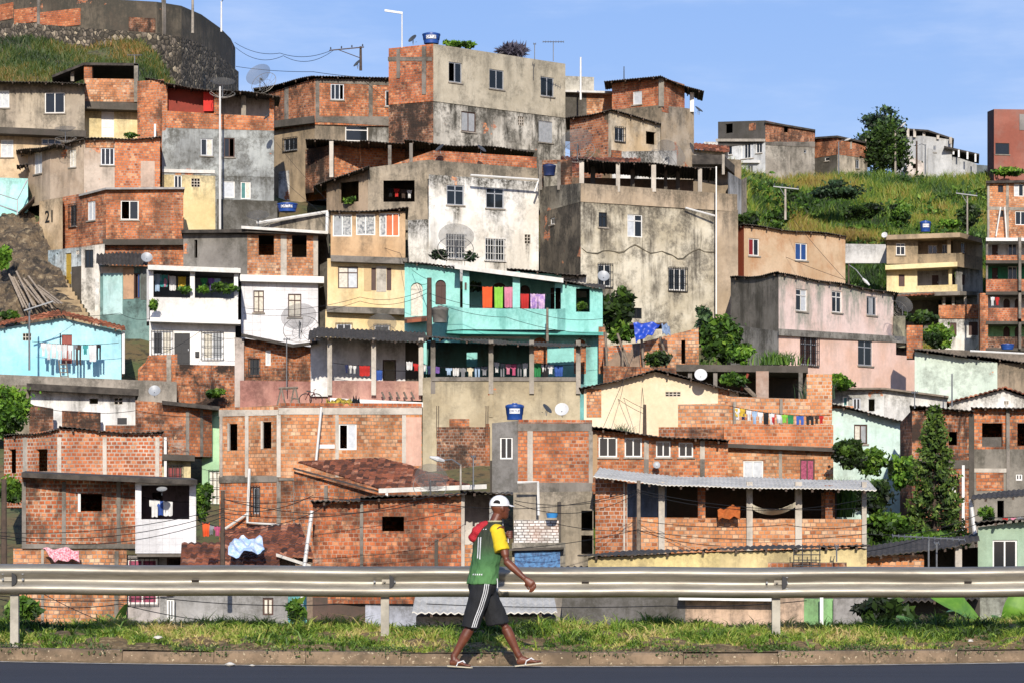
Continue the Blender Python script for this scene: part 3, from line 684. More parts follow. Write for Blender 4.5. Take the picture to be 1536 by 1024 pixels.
# --- orange and peach house
h = House('orange_flank_house', 'peach house with a burnt orange flank wall and red and blue windows', 1185, 470, 148)
h.shell([(1074, 346, 4.2), (1116, 339, 0), (1268, 355, 4)], 520, [plaster('a8502c', .08, .15, 65, '9b4626', 0, .15), plaster('ceb494', .3, .4, 66, 'b99b78', 0, .4, gcol='a06a3c', patch=.8)], [(1, 'win', 1123, 358, 1139, 384, 'w', 'rk'), (1, 'win', 1193, 365, 1211, 391, 'w', 'bb')], back=6)
h.slab([(1073, 344, 3.8), (1116, 337, -.4), (1270, 353.5, 3.7)], 148, 6, .1, M['fib'])
# --- pink house
h = House('pink_house', 'long pale pink house with mossy upper storey and dark flank', 1255, 600, 138)
pk = plaster('ecd3c8', .4, .5, 67, 'dfc2b4', 0, .6, gcol='6d7a6c'); pk2 = plaster('efccbb', .14, .2, 68, 'e8bfa8', 0, .2, gcol='8b7f70')
gs = plaster('807a70', .6, .8, 69, '6a645b', 0, .4)
h.shell([(1096, 418, 4.6), (1168, 411, 0), (1340, 440, 8)], 505, [gs, pk], [(1, 'win', 1194, 434, 1211, 467, 'w', 'kw', 'st'), (1, 'win', 1248, 437, 1263, 469, 'w', 'kk', 'st'), (1, 'win', 1300, 445, 1315, 473, 'a', 'kgk', 's')], back=5)
h.shell([(1096, 487, 4.55), (1168, 497, -.02), (1373, 507, 8.6)], 660, [plaster('a8a49c', .6, .6, 70), pk2], [(1, 'gwin', 1200, 504, 1226, 547, 'a', 'ddd', 'st'), (1, 'win', 1287, 510, 1309, 548, 'a', 'kk', 'st'), (1, 'hole', 1344, 511, 1371, 533)], back=5)
h.slab([(1168, 493, -.35), (1360, 505, 8)], 138, 3, .32, plaster('9a958b', .8, .5, 71), name='ledge')
h.shell([(1340, 474, 7.8), (1358, 474, 8.2)], 505, [plaster('a09a80', .6, .5, 72)], back=3, name='terrace_block')
h.slab([(1095, 416.5, 4.2), (1168, 409, -.4), (1348, 440, 7.8)], 138, 5, .1, M['fib'])
h.shell([(1335, 512, 10), (1380, 512, 10.5)], 560, [plaster('b7bec6', .2, .2, 73)], [(0, 'win', 1363, 514, 1367, 532, 'w', 'b', '')], back=.3, name='inner_wall')
# --- yellow house with verandas
h = House('hillside_wall', 'plain white wall standing in the grass left of the yellow house', 1300, 392, 192, 'wall')
h.shell([(1266, 366), (1332, 367)], 395, [plaster('d5d3cf', .3, .2, 90, 'c3c1bd', 0, .4)], back=.3)
h = House('yellow_balcony_house', 'tan and yellow two-storey house with balconies below the grassy hillside', 1400, 525, 186)
yt = plaster('b9a383', .2, .3, 74); yl = plaster('e8d6a6', .2, .25, 75, 'dcc68e', 0, .2); wi = plaster('d6d6d2', .1, .1, 76)
h.shell([(1330, 360), (1377, 360, .1)], 396, [yt], [(0, 'win', 1344, 365, 1358, 383, 'w', 'kk', 'st')], back=6)
h.shell([(1376, 360, 1.6), (1432, 358, 1.6)], 396, [yt], [(0, 'win', 1392, 368, 1406, 381, 'w', 'kk', ''), (0, 'win', 1413, 367, 1421, 381, 'w', 'kk', '')], back=5, name='balcony_back_wall')
h.shell([(1376, 382, .1), (1434, 380, -.1), (1474, 386, 3)], 400, [yt, yt], back=.2, name='parapet')
h.shell([(1430, 358, 1), (1474, 364, 4)], 400, [yt], [(0, 'win', 1442, 364, 1449, 380, 'w', 'kk', '')], back=3)
h.post(1421, 1426, 356, 383, 186, yt)
h.slab([(1327, 353, -.7), (1440, 349, -.9), (1473, 358, 2.8)], 186, 7, .3, plaster('b39d80', .4, .4, 77))
h.shell([(1330, 402, .05), (1376, 402, .15)], 442, [yl], [(0, 'win', 1348, 412, 1357, 430, 'd', 'dd', '')], back=5)
h.shell([(1375, 400, 1.5), (1432, 400, 1.5)], 442, [wi], [(0, 'door', 1398, 413, 1408, 435, 'dkframe'), (0, 'win', 1428, 412, 1432, 428, 'd', 'd', '')], back=4, name='balcony_back_wall')
h.shell([(1375, 429, .1), (1436, 427, -.1)], 443, [yl], back=.2, name='parapet')
h.post(1423, 1428, 398, 430, 186, yl)
h.slab([(1328, 398, -.7), (1436, 393, -.9)], 186, 3, .3, yl, name='ledge')
hat = plaster('b5b2ac', .5, .4, 78); h.shell([(1433, 396, .6), (1474, 400, 3.6)], 442, [hat], [(0, 'win', 1443, 412, 1448, 428, 'd', 'd', '')], back=3)
h.slab([(1328, 440, -.5), (1440, 437, -.9), (1476, 438, 2.5)], 186, 6, .25, M['conc2'], name='ledge')
h.shell([(1345, 447, 3), (1412, 447, 3)], 530, [greyd], back=.3, name='undercroft_wall'); h.sheet([(1345, 446, -1.2), (1402, 442, -1.2)], 186, 3, M['tiler'], .5, .25, tiles=True, name='porch_roof')
h.shell([(1408, 458, -.2), (1470, 457, 0)], 478, [bA], back=.2, name='brick_parapet')
h.shell([(1408, 476, -.1), (1470, 476, .1)], 530, [wht], [(0, 'win', 1425, 484, 1435, 504, 'd', 'dd', ''), (0, 'win', 1453, 483, 1467, 503, 'd', 'dd', '')], back=4)
h.shell([(1408, 446, 3), (1472, 444, 3)], 480, [plaster('d9d9d9', .1, .1, 79)], [(0, 'hole', 1418, 450, 1434, 475)], back=.2, name='porch_back_wall')
for x in (1414, 1428, 1446, 1466): h.post(x, x + 4, 440, 460, 186.2, M['lconc'])
h.post(1468, 1472, 440, 525, 185.6, M['pvc'], 'drain_pipe', .12)
# --- brick apartment stack on the right edge
h = House('brick_balcony_block', 'tall brick block with stacked green and white balconies at right edge', 1510, 525, 179)
br2 = brick('C', .2, .2, 81)
h.shell([(1481, 272), (1580, 271, 1)], 360, [br2], [(0, 'win', 1497, 278, 1505, 289, 'k', 'kk', ''), (0, 'win', 1521, 276, 1536, 295, 'w', 'wk', ''), (0, 'win', 1499, 316, 1505, 326, 'k', 'kk', ''), (0, 'win', 1523, 317, 1540, 338, 'w', 'kk', '')], back=8)
h.pad(0, 1509, 272, 1513, 360, M['conc'], .03); h.pad(0, 1481, 272, 1484, 360, M['conc'], .03); h.pad(0, 1481, 311, 1560, 316, M['conc'], .025, 'beam')
h.slab([(1479, 271.5, -.4), (1580, 269.5, .6)], 179, 8, .15, M['fib']); h.slab([(1479, 357, -.6), (1580, 357, .4)], 179, 3, .2, M['white'], name='balcony_slab')
gi = plaster('2f8f63', .1, .1, 82); gi2 = plaster('9fd694', .1, .1, 83); wi2 = plaster('e3e3df', .1, .1, 84)
dk = M['dkframe']
for k, (ya, yp, yb, wm, pm) in enumerate(((360, 383, 392, wi2, bA), (396, 419, 439, gi, bR), (440, 462, 483, wi2, bR), (482, 505, 523, gi2, bM))):
    h.shell([(1481, ya, 1.8), (1580, ya, 2.4)], yb, [wm], [(0, 'arch', 1505, ya + 8, 1515, yp + 10, wm, dk), (0, 'arch', 1522, ya + 8, 1531, yp + 10, wm, dk)] if k in (2, 3) else [(0, 'door', 1488, ya + 6, 1497, yp + 8, 'dkframe'), (0, 'win', 1512, ya + 4, 1526, yp + 2, 'w', 'kk', '')], back=5, name='balcony_back_wall')
    h.shell([(1479, yp, -.3), (1580, yp, .4)], yb, [pm], back=.2, name='balcony_parapet')
    h.slab([(1479, yb - 1.5, -.5), (1580, yb - 1.5, .2)], 179, 2.6, .2, M['dconc'], name='balcony_slab')
    h.post(1479, 1482, ya - 4, yp, 178.8, M['conc2']); h.post(1528, 1532, ya - 4, yb, 178.6, M['conc2'])
h.railbar([(1501, 311, -.2), (1494, 355, -.2)], 179, .05, M['pvc'], 'drain_pipe'); h.railbar([(1507, 311, -.2), (1510, 357, -.2)], 179, .05, M['pvc'], 'drain_pipe')
h.post(1470, 1482, 440, 530, 178.6, bA, 'corner_pillar', .5)
# ================================================================ HOUSES, middle and lower rows
# --- peeling pale blue house and mossy teal house on the left
h = House('peeling_house', 'peeling white and pale blue house with yellow door beside the stairs', 115, 480, 147)
pb_ = plaster('cfd6d4', .7, .5, 101, 'b9cdd3', .05, .5)
h.shell([(72, 376, 2.2), (122, 371, .4), (157, 366, 0)], 520, [pb_, plaster('dcd6ca', .65, .5, 102, 'c4b8a6', 0, .5)], [(0, 'door', 98, 380, 107, 437, plain('yellow_door_paint', 'b99a3c', .7)), (0, 'hole', 84, 380, 87, 384), (0, 'cob', 114, 376, 119, 382), (1, 'win', 127, 375, 140, 402, 'k', 'kk', '')], back=4, rise=.2)
h.pad(0, 108, 400, 122, 460, M['dconc'], .03, 'cement_patch'); h.pad(1, 143, 368, 149, 480, whtd, .04, 'corner_strip')
h = House('mossy_teal_house', 'tall teal and grey mould-stained house with ragged dark roof', 187, 560, 144)
tl = plaster('86a39c', .75, .7, 103, '5f7f7a', 0, .4, gcol='33403c', patch=.8)
h.shell([(150, 398, .6), (226, 400, 0)], 580, [tl], [(0, 'win', 201, 410, 210, 448, 'd', 'ob', '')], back=5)
h.pad(0, 155, 410, 184, 472, plaster('b9d6d2', .35, .35, 104, 'a3c9c4', 0, .1), .025, 'blue_patch'); h.pad(0, 185, 402, 201, 449, plaster('c49d7c', .3, .3, 105), .03, 'bare_patch'); h.pad(0, 151, 400, 200, 410, plaster('cdb8a0', .4, .3, 106), .02, 'bare_band')
h.pad(0, 211, 402, 225, 450, plaster('69706c', .6, .5, 107), .028, 'cement_patch')
h.sheet([(144, 396, -.5), (222, 397, -.8)], 144, 3, M['fib'], .8, .2, .05, sag=.08)
# --- light blue house with washing
h = House('light_blue_house', 'low light blue house with tiled gable roof and washing outside', 92, 560, 134)
lb = plaster('93d3e0', .18, .25, 108, 'b8e6ec', 0, .2, gcol='6a7f84', patch=.9)
h.shell([(-8, 494), (92, 477), (182, 497)], 575, [lb, lb], [(0, 'cob', 34, 500, 47, 511), (0, 'hole', 89.5, 500, 91.8, 520), (1, 'door', 92.3, 502, 108, 545, plain('faded_red_door', '9a5348', .8))], back=5, rise=0)
h.sheet([(-14, 491, -.5), (92, 473, -.5)], 134, 4.5, M['tiler'], .5, .22, tiles=True, name='tiled_roof'); h.sheet([(92, 473, -.5), (188, 497, -.5)], 134, 4.5, M['tiler'], .5, .22, tiles=True, name='tiled_roof')
h.post(183, 187, 497, 560, 133.8, M['white'], 'drain_pipe', .1)
h.post(176, 183, 500, 565, 134.4, bA, 'brick_corner', .4)
# --- white balcony house
h = House('white_balcony_house', 'white house with an open balcony of washing and plants over barred ground floor', 290, 555, 138)
wb = plaster('eeebe6', .15, .2, 109, 'dfdad2', 0, .2); ins = plaster('8d96a0', .2, .2, 110)
h.shell([(224, 404, 3), (356, 404, 3)], 480, [ins], back=2, name='balcony_back_wall')
h.shell([(225, 446, -.1), (357, 448, 0)], 482, [wb], back=.15, name='balcony_parapet')
for x0, x1 in ((224, 230), (285, 292), (351, 357)): h.post(x0, x1, 402, 450, 138, M['white'], w=.2)
h.slab([(222, 399, -.5), (361, 404, -.3)], 138, 5, .16, M['fib'], gut=M['whitegut'])
h.shell([(220, 404, .2), (224, 404, 0)], 482, [wb], back=3, name='balcony_side_wall')
h.shell([(224, 480), (353, 480.5, .1)], 580, [wb], [(0, 'gwin', 229, 497, 258, 531, 'a', 'kc', ''), (0, 'door', 261.5, 500, 285, 547, 'black'), (0, 'gwin', 304, 499, 334, 538, 'a', 'cg', '')], back=5)
h.slab([(225, 476, -.8), (361, 480, -.7)], 138, 1.2, .2, M['white'], name='ledge')
h.pad(0, 293, 527, 299, 535, M['black'], .12, 'meter_box')
# --- white tiled house with brick upper floor
h = House('white_tiled_house', 'white tiled house with raw brick upper floor and two dark openings', 420, 505, 142)
h.shell([(275, 350, 1.4), (371, 352, 0), (477, 352, .3)], 418, [plaster('8f8a82', .45, .6, 111, '7b766f', .06, .4), bC], [(0, 'hole', 291, 360, 296, 387), (1, 'hole', 388, 350, 411, 383), (1, 'hole', 438, 352, 460, 386)], back=5)
h.pad(1, 421, 353, 430, 414, M['lconc'], .03); h.pad(1, 470, 353, 477, 414, M['lconc'], .03)
h.slab([(272, 345, .9), (371, 344, -.5), (491, 348, -.2)], 142, 5, .16, M['fib'], gut=None)
h.slab([(362, 339, -.7), (492, 347, -.4)], 142, .5, .14, M['whitegut'], name='gutter')
wt = plaster('eceaec', .1, .12, 112, None, 0, .1, tile=.4)
h.shell([(362, 420), (477, 420, .2)], 520, [wt], [(0, 'win', 380, 436, 396, 469, 'd', 'cc', 'st'), (0, 'win', 432, 441, 452, 476, 'd', 'cc', 'st')], back=5)
h.slab([(360, 412, -.5), (486, 415, -.3)], 142, 2, .32, M['white'], name='balcony_slab')
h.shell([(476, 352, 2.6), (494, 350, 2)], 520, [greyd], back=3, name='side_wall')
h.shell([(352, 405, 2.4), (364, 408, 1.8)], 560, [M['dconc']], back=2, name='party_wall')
h = House('beige_parapet_house', 'beige house roof wall with white sloping pipe below a blue tank', 445, 350, 147)
h.shell([(372, 347, .5), (420, 331, .2), (492, 318, 0)], 400, [tan2, tan2], back=3, name='roof_wall')
h.railbar([(385, 335, -.2), (492, 318, -.2)], 147, .09, M['whitegut'], 'drain_pipe'); h.railbar([(491, 318, -.5), (486, 505, -.5)], 147, .09, M['pvc'], 'drain_pipe'); h.railbar([(372, 342, -1), (490, 350, -1)], 147, .07, M['pvc'], 'drain_pipe')
# --- cream house of two storeys with glazed top
h = House('cream_stacked_house', 'cream house with a glazed peach top floor and stained ledges', 548, 510, 141)
ytop = plaster('ccab84', .3, .4, 114, 'bd9a72', 0, .3); ycr = plaster('ecd6a8', .12, .2, 115, 'e2c48e', 0, .35, gcol='8a7a5c')
h.shell([(496, 318), (608, 318, .2)], 390, [ytop], [(0, 'win', 499, 322, 528, 355, 'w', 'gn', ''), (0, 'win', 534, 321, 563, 353, 'w', 'nn', ''), (0, 'win', 569, 320, 599, 355, 'w', 'nxx', '')], back=5)
h.slab([(493, 317, -.4), (613, 312, -.3)], 141, 5, .1, M['fib'])
h.shell([(491, 388), (608, 388, .2)], 464, [ycr], [(0, 'win', 507, 400, 537, 433, 'd', 'cw', 't'), (0, 'win', 557, 402, 564, 436, 'd', 'd', ''), (0, 'win', 580, 402, 587, 436, 'd', 'd', '')], back=5)
h.pad(0, 546, 398, 557, 437, plaster('c3a77c', .2, .2, 116), .02, 'bare_patch'); h.pad(0, 564.5, 400, 579.5, 438, M['lconc'], .025, 'cement_patch')
h.slab([(496, 383, -.5), (611, 387, -.4)], 141, 1, .3, M['conc2'], name='ledge'); h.slab([(490, 459, -.4), (609, 463, -.3)], 141, 1, .3, M['conc2'], name='ledge')
h.shell([(488, 465, .1), (608, 466, .3)], 560, [ycr], [(0, 'gwin', 505, 486, 527, 503, 'a', 'kk', ''), (0, 'gwin', 562, 488, 584, 504, 'a', 'kk', '')], back=5)
# --- turquoise house
tq = plaster('8ed0c5', .3, .4, 117, 'a0dacf', 0, .35, gcol='3f7f74'); tq2 = plaster('6cc6b8', .15, .2, 118)
h = House('turquoise_balcony_house', 'bright turquoise house with towels drying on its wide balcony', 760, 545, 134)
h.shell([(607, 394, .4), (690, 404, 0)], 560, [tq], [(0, 'arch', 616, 424, 634, 474, tq, M['curtain']), (0, 'arch', 653, 420, 669, 457, tq, M['dkframe'])], back=4)
h.shell([(694, 404, 1.8), (842, 412, 2.2)], 470, [tq], [(0, 'arch', 738, 424, 760, 470, tq, M['dkframe']), (0, 'arch', 780, 428, 795, 470, tq, M['dkframe']), (0, 'door', 826, 432, 842, 470, M['dkframe'])], back=3, name='balcony_back_wall')
h.shell([(668, 458, -.6), (694, 462, -1.3), (836, 464, -1), (856, 462, -.2)], 497, [tq, tq], back=.15, name='balcony_parapet', floor=True)
h.slab([(668, 495, -.5), (694, 496, -1.2), (905, 498, -.4)], 134, 3, .15, tq2, name='balcony_slab')
h.post(694, 704, 402, 464, 132.9, tq, w=.3); h.post(769, 780, 408, 465, 133, tq, w=.3)
h.shell([(832, 424, -.6), (904, 433, -.2)], 500, [tq], [(0, 'hole', 864, 433, 885, 468), (0, 'hole', 833, 432, 841.5, 466)], back=4)
h.slab([(682, 398, -1.6), (845, 419, -1.4)], 134, 4, .14, M['fib'], .4, gut=M['whitegut']); h.slab([(760, 404, 1.6), (880, 411, 1.7)], 134, 1.5, .12, M['fib']); h.slab([(828, 420, -1), (908, 432, -.5)], 134, 5, .12, M['fib'], .5); h.slab([(604, 393, 0), (686, 400, -.5)], 134, 4, .12, M['fib'], .3)
h.shell([(845, 413, 2.2), (880, 416, 2.4)], 440, [whtd], back=.3, name='roof_wall')
h.shell([(618, 492, .5), (905, 497, .6)], 600, [plaster('9adcd4', .25, .35, 119)], [(0, 'arch', 799, 506, 821, 560, tq, bA), (0, 'arch', 861, 508, 879, 560, tq, bA)], back=3, name='lower_wall')
h.pad(0, 640, 500, 795, 508, M['white'], .05, 'white_band')
h.post(898, 908, 490, 560, 133.6, bA, 'brick_corner', .4)
h.slab([(607, 480, -.8), (640, 477, -.8)], 134, 1.2, .15, M['tiler'], .2, name='door_canopy')
h.post(697, 700, 424, 434, 132.8, M['dkframe'], 'planter', .2)
# --- long open porch house
h = House('open_porch_house', 'white-walled open porch with corrugated roof, concrete posts and peach parapet', 565, 600, 128)
h.shell([(466, 505, 2.6), (608, 510, 2.7)], 590, [plaster('e6e3df', .2, .2, 120)], [(0, 'win', 574, 539, 594, 580, 'd', 'o', '')], back=2, name='porch_back_wall')
h.sheet([(462, 511, -.8), (474, 505, -.9), (642, 513, -.6)], 128, 4, M['fib'], .7, .2, .035)
for x in (491, 557, 628): h.post(x, x + 7, 507, 592, 127.8, M['lconc'], w=.24)
h.shell([(492, 570), (632, 571, .2)], 600, [plaster('c59d86', .5, .5, 121, 'b5887a', .1, .4, gcol='6d4a42')], back=.2, name='parapet')
h.slab([(495, 596, -1), (640, 603, -.8)], 128, 2, .22, M['white'], name='porch_slab')
for k in range(5): h.railbar([(573 + k * 11, 588, -.3), (577 + k * 11, 597, -.9)], 128, .05, M['wood'], 'bracket')
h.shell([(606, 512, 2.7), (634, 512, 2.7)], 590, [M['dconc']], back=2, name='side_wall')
h = House('long_terrace_house', 'long dark roofed terrace full of washing above a stained beige wall', 755, 700, 127)
h.slab([(638, 506, -.8), (760, 515, -.8), (886, 519, -.5)], 127, 6.5, .12, M['fib'], .5)
h.shell([(640, 512, 5.2), (800, 518, 5.2)], 600, [plaster('5a8f86', .2, .3, 122)], [(0, 'hole', 700, 528, 716, 575)], back=.3, name='terrace_back_wall')
for x in (646, 733, 794, 864): h.post(x, x + 7, 510, 590, 127 + .05 * (x > 800), M['conc' if x > 700 else 'conc2'], w=.24)
bs = plaster('bfb193', .4, .45, 123, 'a99a7c', .03, .4, gcol='5d5646')
h.shell([(634, 566, .2), (648, 565, 0), (870, 567, .2)], 720, [bs, bs], back=5)
h.pad(1, 648, 565, 871, 571, M['conc2'], .06, 'coping'); h.pad(1, 734, 572, 739, 625, bs, .05)
mb_ = brick('M', .5, .25, 124, moss=.3)
h.pad(1, 655, 640, 735, 720, mb_, .12, 'brick_infill'); h.pad(1, 674, 628, 704, 642, bA2, .1, 'brick_patch')
h.pad(1, 728, 635, 734, 720, bA, .2, 'brick_pier'); h.shell([(870, 575, .4), (882, 578, .5)], 680, [plaster('7fc4c0', .3, .3, 125)], back=3, name='turquoise_strip')
for x in (655, 658, 729, 732): h.railbar([(x, 608, -.4), (x, 650, -.4)], 127, .015, M['dwood'], 'rebar')
# --- brown brick house and walls left of the porch
h = House('brown_brick_house', 'brown brick house with pink stained base and dark flat roof', 415, 610, 131)
h.shell([(362, 507, .4), (466, 520, 0), (494, 512, 1.5)], 575, [brick('B', .5, .3, 126), bB], [(0, 'gwin', 375, 538, 389, 562, 'k', 'kk', ''), (0, 'win', 398, 525, 406, 548, 'w', 'w', '')], back=4)
h.shell([(360, 570, -.3), (493, 572, -.2)], 640, [plaster('b98a7a', .55, .5, 127, 'a87468', 0, .4, gcol='5d3a34')], back=3, name='base_wall')
h.slab([(362, 500, -.4), (440, 516, -1), (476, 511, -.6)], 131, 5, .14, M['fib'], .3)
h.shell([(352, 506, .1), (366, 508, 0)], 610, [plaster('c6b7ac', .4, .4, 128)], back=3, name='side_wall')
h = House('stepped_brick_wall', 'stepped stack of bright bricks with a concrete pier below the white house', 236, 598, 132, 'wall')
h.shell([(207, 553), (219, 542), (222, 533), (266, 531)], 600, [bA], back=.4)
h.pad(2, 250, 532, 257, 598, M['conc'], .05); h.pad(2, 223, 572, 266, 577, M['conc'], .06, 'beam')
h = House('mossy_brick_wall', 'low dark mossy brick wall under the white balcony house', 315, 605, 131.5, 'wall')
h.shell([(263, 546), (364, 548)], 620, [brick('B', .7, .3, 129, moss=.35)], back=.4)
# --- white low house, left
h = House('low_white_house', 'low white house with flat dark roof line and crumbling brick in front', 125, 650, 123)
h.shell([(46, 578, .4), (203, 586, 0)], 680, [plaster('ebe9e4', .3, .3, 130)], [(0, 'hole', 134, 597, 147, 605), (0, 'cob', 171, 596, 184, 606)], back=4)
h.slab([(40, 574, -.5), (208, 583, -.6)], 123, 4.5, .28, M['fib'], name='roof')
h.shell([(44, 606, -1), (80, 612, -1)], 680, [bM], back=.3, name='brick_wall'); h.shell([(93, 615, -1), (151, 618, -1)], 680, [brick('B', .6, .3, 131, moss=.3)], back=.3, name='brick_wall'); h.shell([(158, 637, -1), (205, 637, -1)], 680, [bB], back=.3, name='brick_wall')
h.pad(0, 176, 626, 190, 636, M['black'], .01, 'painted_mark')
h = House('terrace_wall', 'grey concrete terrace edge below the light blue house', 100, 590, 128, 'wall')
h.shell([(-20, 560), (265, 572)], 625, [M['conc']], back=5.5)
h.shell([(-20, 576, -2), (48, 577, -2)], 660, [plaster('9c907c', .5, .5, 132)], back=1, name='side_wall')
# --- crumbling brick house
h = House('crumbling_brick_house', 'crumbling brick and mortar house with cream ground floor and red gate', 265, 725, 120)
h.shell([(203, 600, .1), (284, 606, 0), (318, 609, .8)], 684, [brick('B', .5, .55, 133, moss=.2), bA], back=4)
h.pad(0, 279, 616, 284, 684, M['conc2'], .04); h.pad(1, 300, 612, 304, 684, M['conc2'], .04)
h.slab([(243, 600, -.6), (330, 609, -.4)], 120, 4, .16, M['fib'])
h.shell([(242, 684, .1), (286, 684, .1)], 760, [cream], [(0, 'gwin', 250, 699, 273, 735, 'd', 'rr', '')], back=4)
h.slab([(240, 680, -.5), (292, 682, -.4)], 120, 2, .25, M['dconc'], name='ledge')
lg = plaster('b9e3b2', .15, .2, 134); h.shell([(303, 614, 1.2), (332, 612, 1.2)], 790, [lg], [(0, 'gwin', 315, 706, 330, 755, 'w', 'cc', '')], back=3, name='green_wall')
h.post(246, 250, 655, 720, 119.6, M['pvc'], 'drain_pipe', .1)
# --- new brick house, left edge
h = House('new_brick_house', 'bright new brick house with clean mortar lines and three grey columns', 130, 725, 107)
nb = brick('R', .12, .05, 135, .2, .142, mortar='d0c4b4', ms=.02)
h.shell([(6, 656, 2.6), (88, 642, 0), (243, 650, .3)], 760, [nb, nb], [(0, 'hole', 13, 673, 24, 709), (0, 'hole', 54, 673, 71, 706)], back=5)
for i, x in ((0, 35), (1, 86), (1, 154), (1, 233)): h.pad(i, x, 655, x + 6, 750, M['lconc'], .03)
h.slab([(6, 654, 2.2), (88, 641, -.3), (246, 647, 0)], 107, 4.5, .07, M['fib'])
# --- brick house with white tiled balcony
h = House('tiled_balcony_house', 'brick house with dark lean roof and a jutting white tiled balcony', 160, 860, 97)
ob = brick('R', .42, .1, 136, .2, .14, mortar='cbbda8', ms=.018)
h.shell([(33, 710), (205, 720, .2)], 822, [ob], [(0, 'hole', 119, 740, 153, 766)], back=5)
for x, w in ((33, 6), (93, 6), (175, 6)): h.pad(0, x, 722, x + w, 815, M['conc2'], .035)
h.pad(0, 33, 815, 205, 822, M['conc2'], .06, 'beam')
h.pad(0, 117, 739, 121, 767, M['white'], .03, 'window_jamb')
tw = plaster('e6e4e4', .08, .1, 137, None, 0, 0, tile=.22)
h.shell([(203, 722, -.5), (294, 724, -.3)], 829, [tw], [(0, 'hole', 212, 727, 284, 778)], back=.25, name='balcony_wall', lid=M['white'])
h.shell([(286, 724, -.2), (290, 724, 0)], 780, [plaster('d9c2cc', .1, .1, 138)], [], back=3, name='balcony_side_wall')
h.shell([(205, 724, 2.4), (288, 724, 2.4)], 830, [plaster('9a8d92', .2, .2, 139)], [(0, 'hole', 228, 738, 244, 770)], back=2, name='balcony_back_wall')
h.slab([(205, 829, -.45), (293, 829, -.25)], 97, 3, .12, M['conc2'], name='balcony_floor')
h.slab([(32, 708, -.7), (120, 712, -1), (296, 719, -1.2)], 97, 5.5, .16, M['fib'], .16)
h.shell([(20, 822, .05), (190, 824, .2)], 960, [brick('C', .3, .25, 140)], back=4)
h.pad(0, 62, 823, 66, 950, M['conc'], .05); h.pad(0, 172, 826, 178, 955, M['conc2'], .06)
h.shell([(180, 832, .6), (275, 834, .8)], 960, [plaster('c9c1bd', .2, .3, 141)], [(0, 'gwin', 191, 838, 236, 905, 'w', 'pp', ''), (0, 'win', 250, 834, 274, 905, 'd', 'o', '')], back=3, name='ground_wall')
# --- large brick house
h = House('large_brick_house', 'large two-storey brick house with pale concrete frame and flat roof edge', 480, 800, 109)
lb_ = brick('C', .22, .15, 142, .185, .138, mortar='b9a68c'); lb2 = brick('A', .35, .2, 143, .185, .138)
h.shell([(329, 612, 1.0), (418, 607, 0), (633, 612, .5)], 716, [lb_, lb_], [(0, 'hole', 343, 635, 356, 675), (0, 'hole', 393, 632, 407, 672), (1, 'win', 508, 635, 535, 674, 'w', 'ow', '')], back=5)
for i, x, w in ((0, 330, 4), (0, 368, 5), (1, 415, 6), (1, 503, 5), (1, 603, 6)): h.pad(i, x, 622, x + w, 715, M['lconc'], .03)
h.pad(0, 329, (614, 614), 418, (624, 622), M['lconc'], .035, 'beam'); h.pad(1, 418, (611, 611), 633, (621, 621), M['lconc'], .035, 'beam')
h.pad(1, 418, 604, 633, 611, bR, .03, 'brick_course')
h.pad(0, 341.5, 634, 344.5, 676, M['lconc'], .03, 'window_jamb'); h.pad(0, 391.5, 631, 394.5, 673, M['lconc'], .03, 'window_jamb')
h.pad(1, 608, 625, 632, 698, plaster('dcb09a', .2, .2, 144), .02, 'pink_plaster'); h.pad(1, 477, 666, 502, 672, M['white'], .02, 'white_bricks')
h.shell([(329, 716, 1.05), (418, 714, .05), (633, 718, .55)], 860, [lb2, brick('B', .4, .2, 145)], [(0, 'gwin', 379, 730, 389, 770, 'a', 'kk', '')], back=5)
h.pad(0, 329, (713, 713), 418, (724, 722), M['conc2'], .05, 'beam'); h.pad(1, 418, (711, 711), 470, (720, 720), M['conc2'], .04, 'beam')
h.pad(1, 415, 722, 421, 800, M['conc2'], .04); h.pad(1, 440, 722, 446, 800, M['conc2'], .04)
h.railbar([(482, 610, -.3), (474, 692, -.3)], 109, .05, M['pvc'], 'drain_pipe'); h.railbar([(374, 702, .3), (371, 783, .3), (420, 787, -.2)], 109, .06, M['pvc'], 'drain_pipe'); h.railbar([(371, 770, .3), (338, 792, .5)], 109, .05, M['pvc'], 'drain_pipe')
# --- tile roofed house
h = House('tile_roof_house', 'brick house under a broad sagging red clay tile roof', 570, 800, 101)
h.shell([(441, 706, .9), (570, 742, 0), (700, 742, .4)], 850, [brick('A', .4, .2, 146), bM], back=4.2, lid=False)
h.sheet([(440, 702, .6), (568, 737, -.5)], 101, .6, M['dwood'], .05, .2, .0, rafters=False, name='barge_board', sag=0)
h.sheet([(570, 733, -.6), (705, 727, -.2)], 101, 5, M['tiler'], 1.05, .21, tiles=True, name='tiled_roof', bdx=-3.1)
h.slab([(568, 732, -.75), (730, 725.5, -.35)], 101, .12, .16, M['whitegut'], name='gutter')
h.pad(0, 487, 728, 492, 800, M['conc2'], .05)
h.post(578, 582, 735, 760, 100.3, M['pvc'], 'drain_pipe', .1)
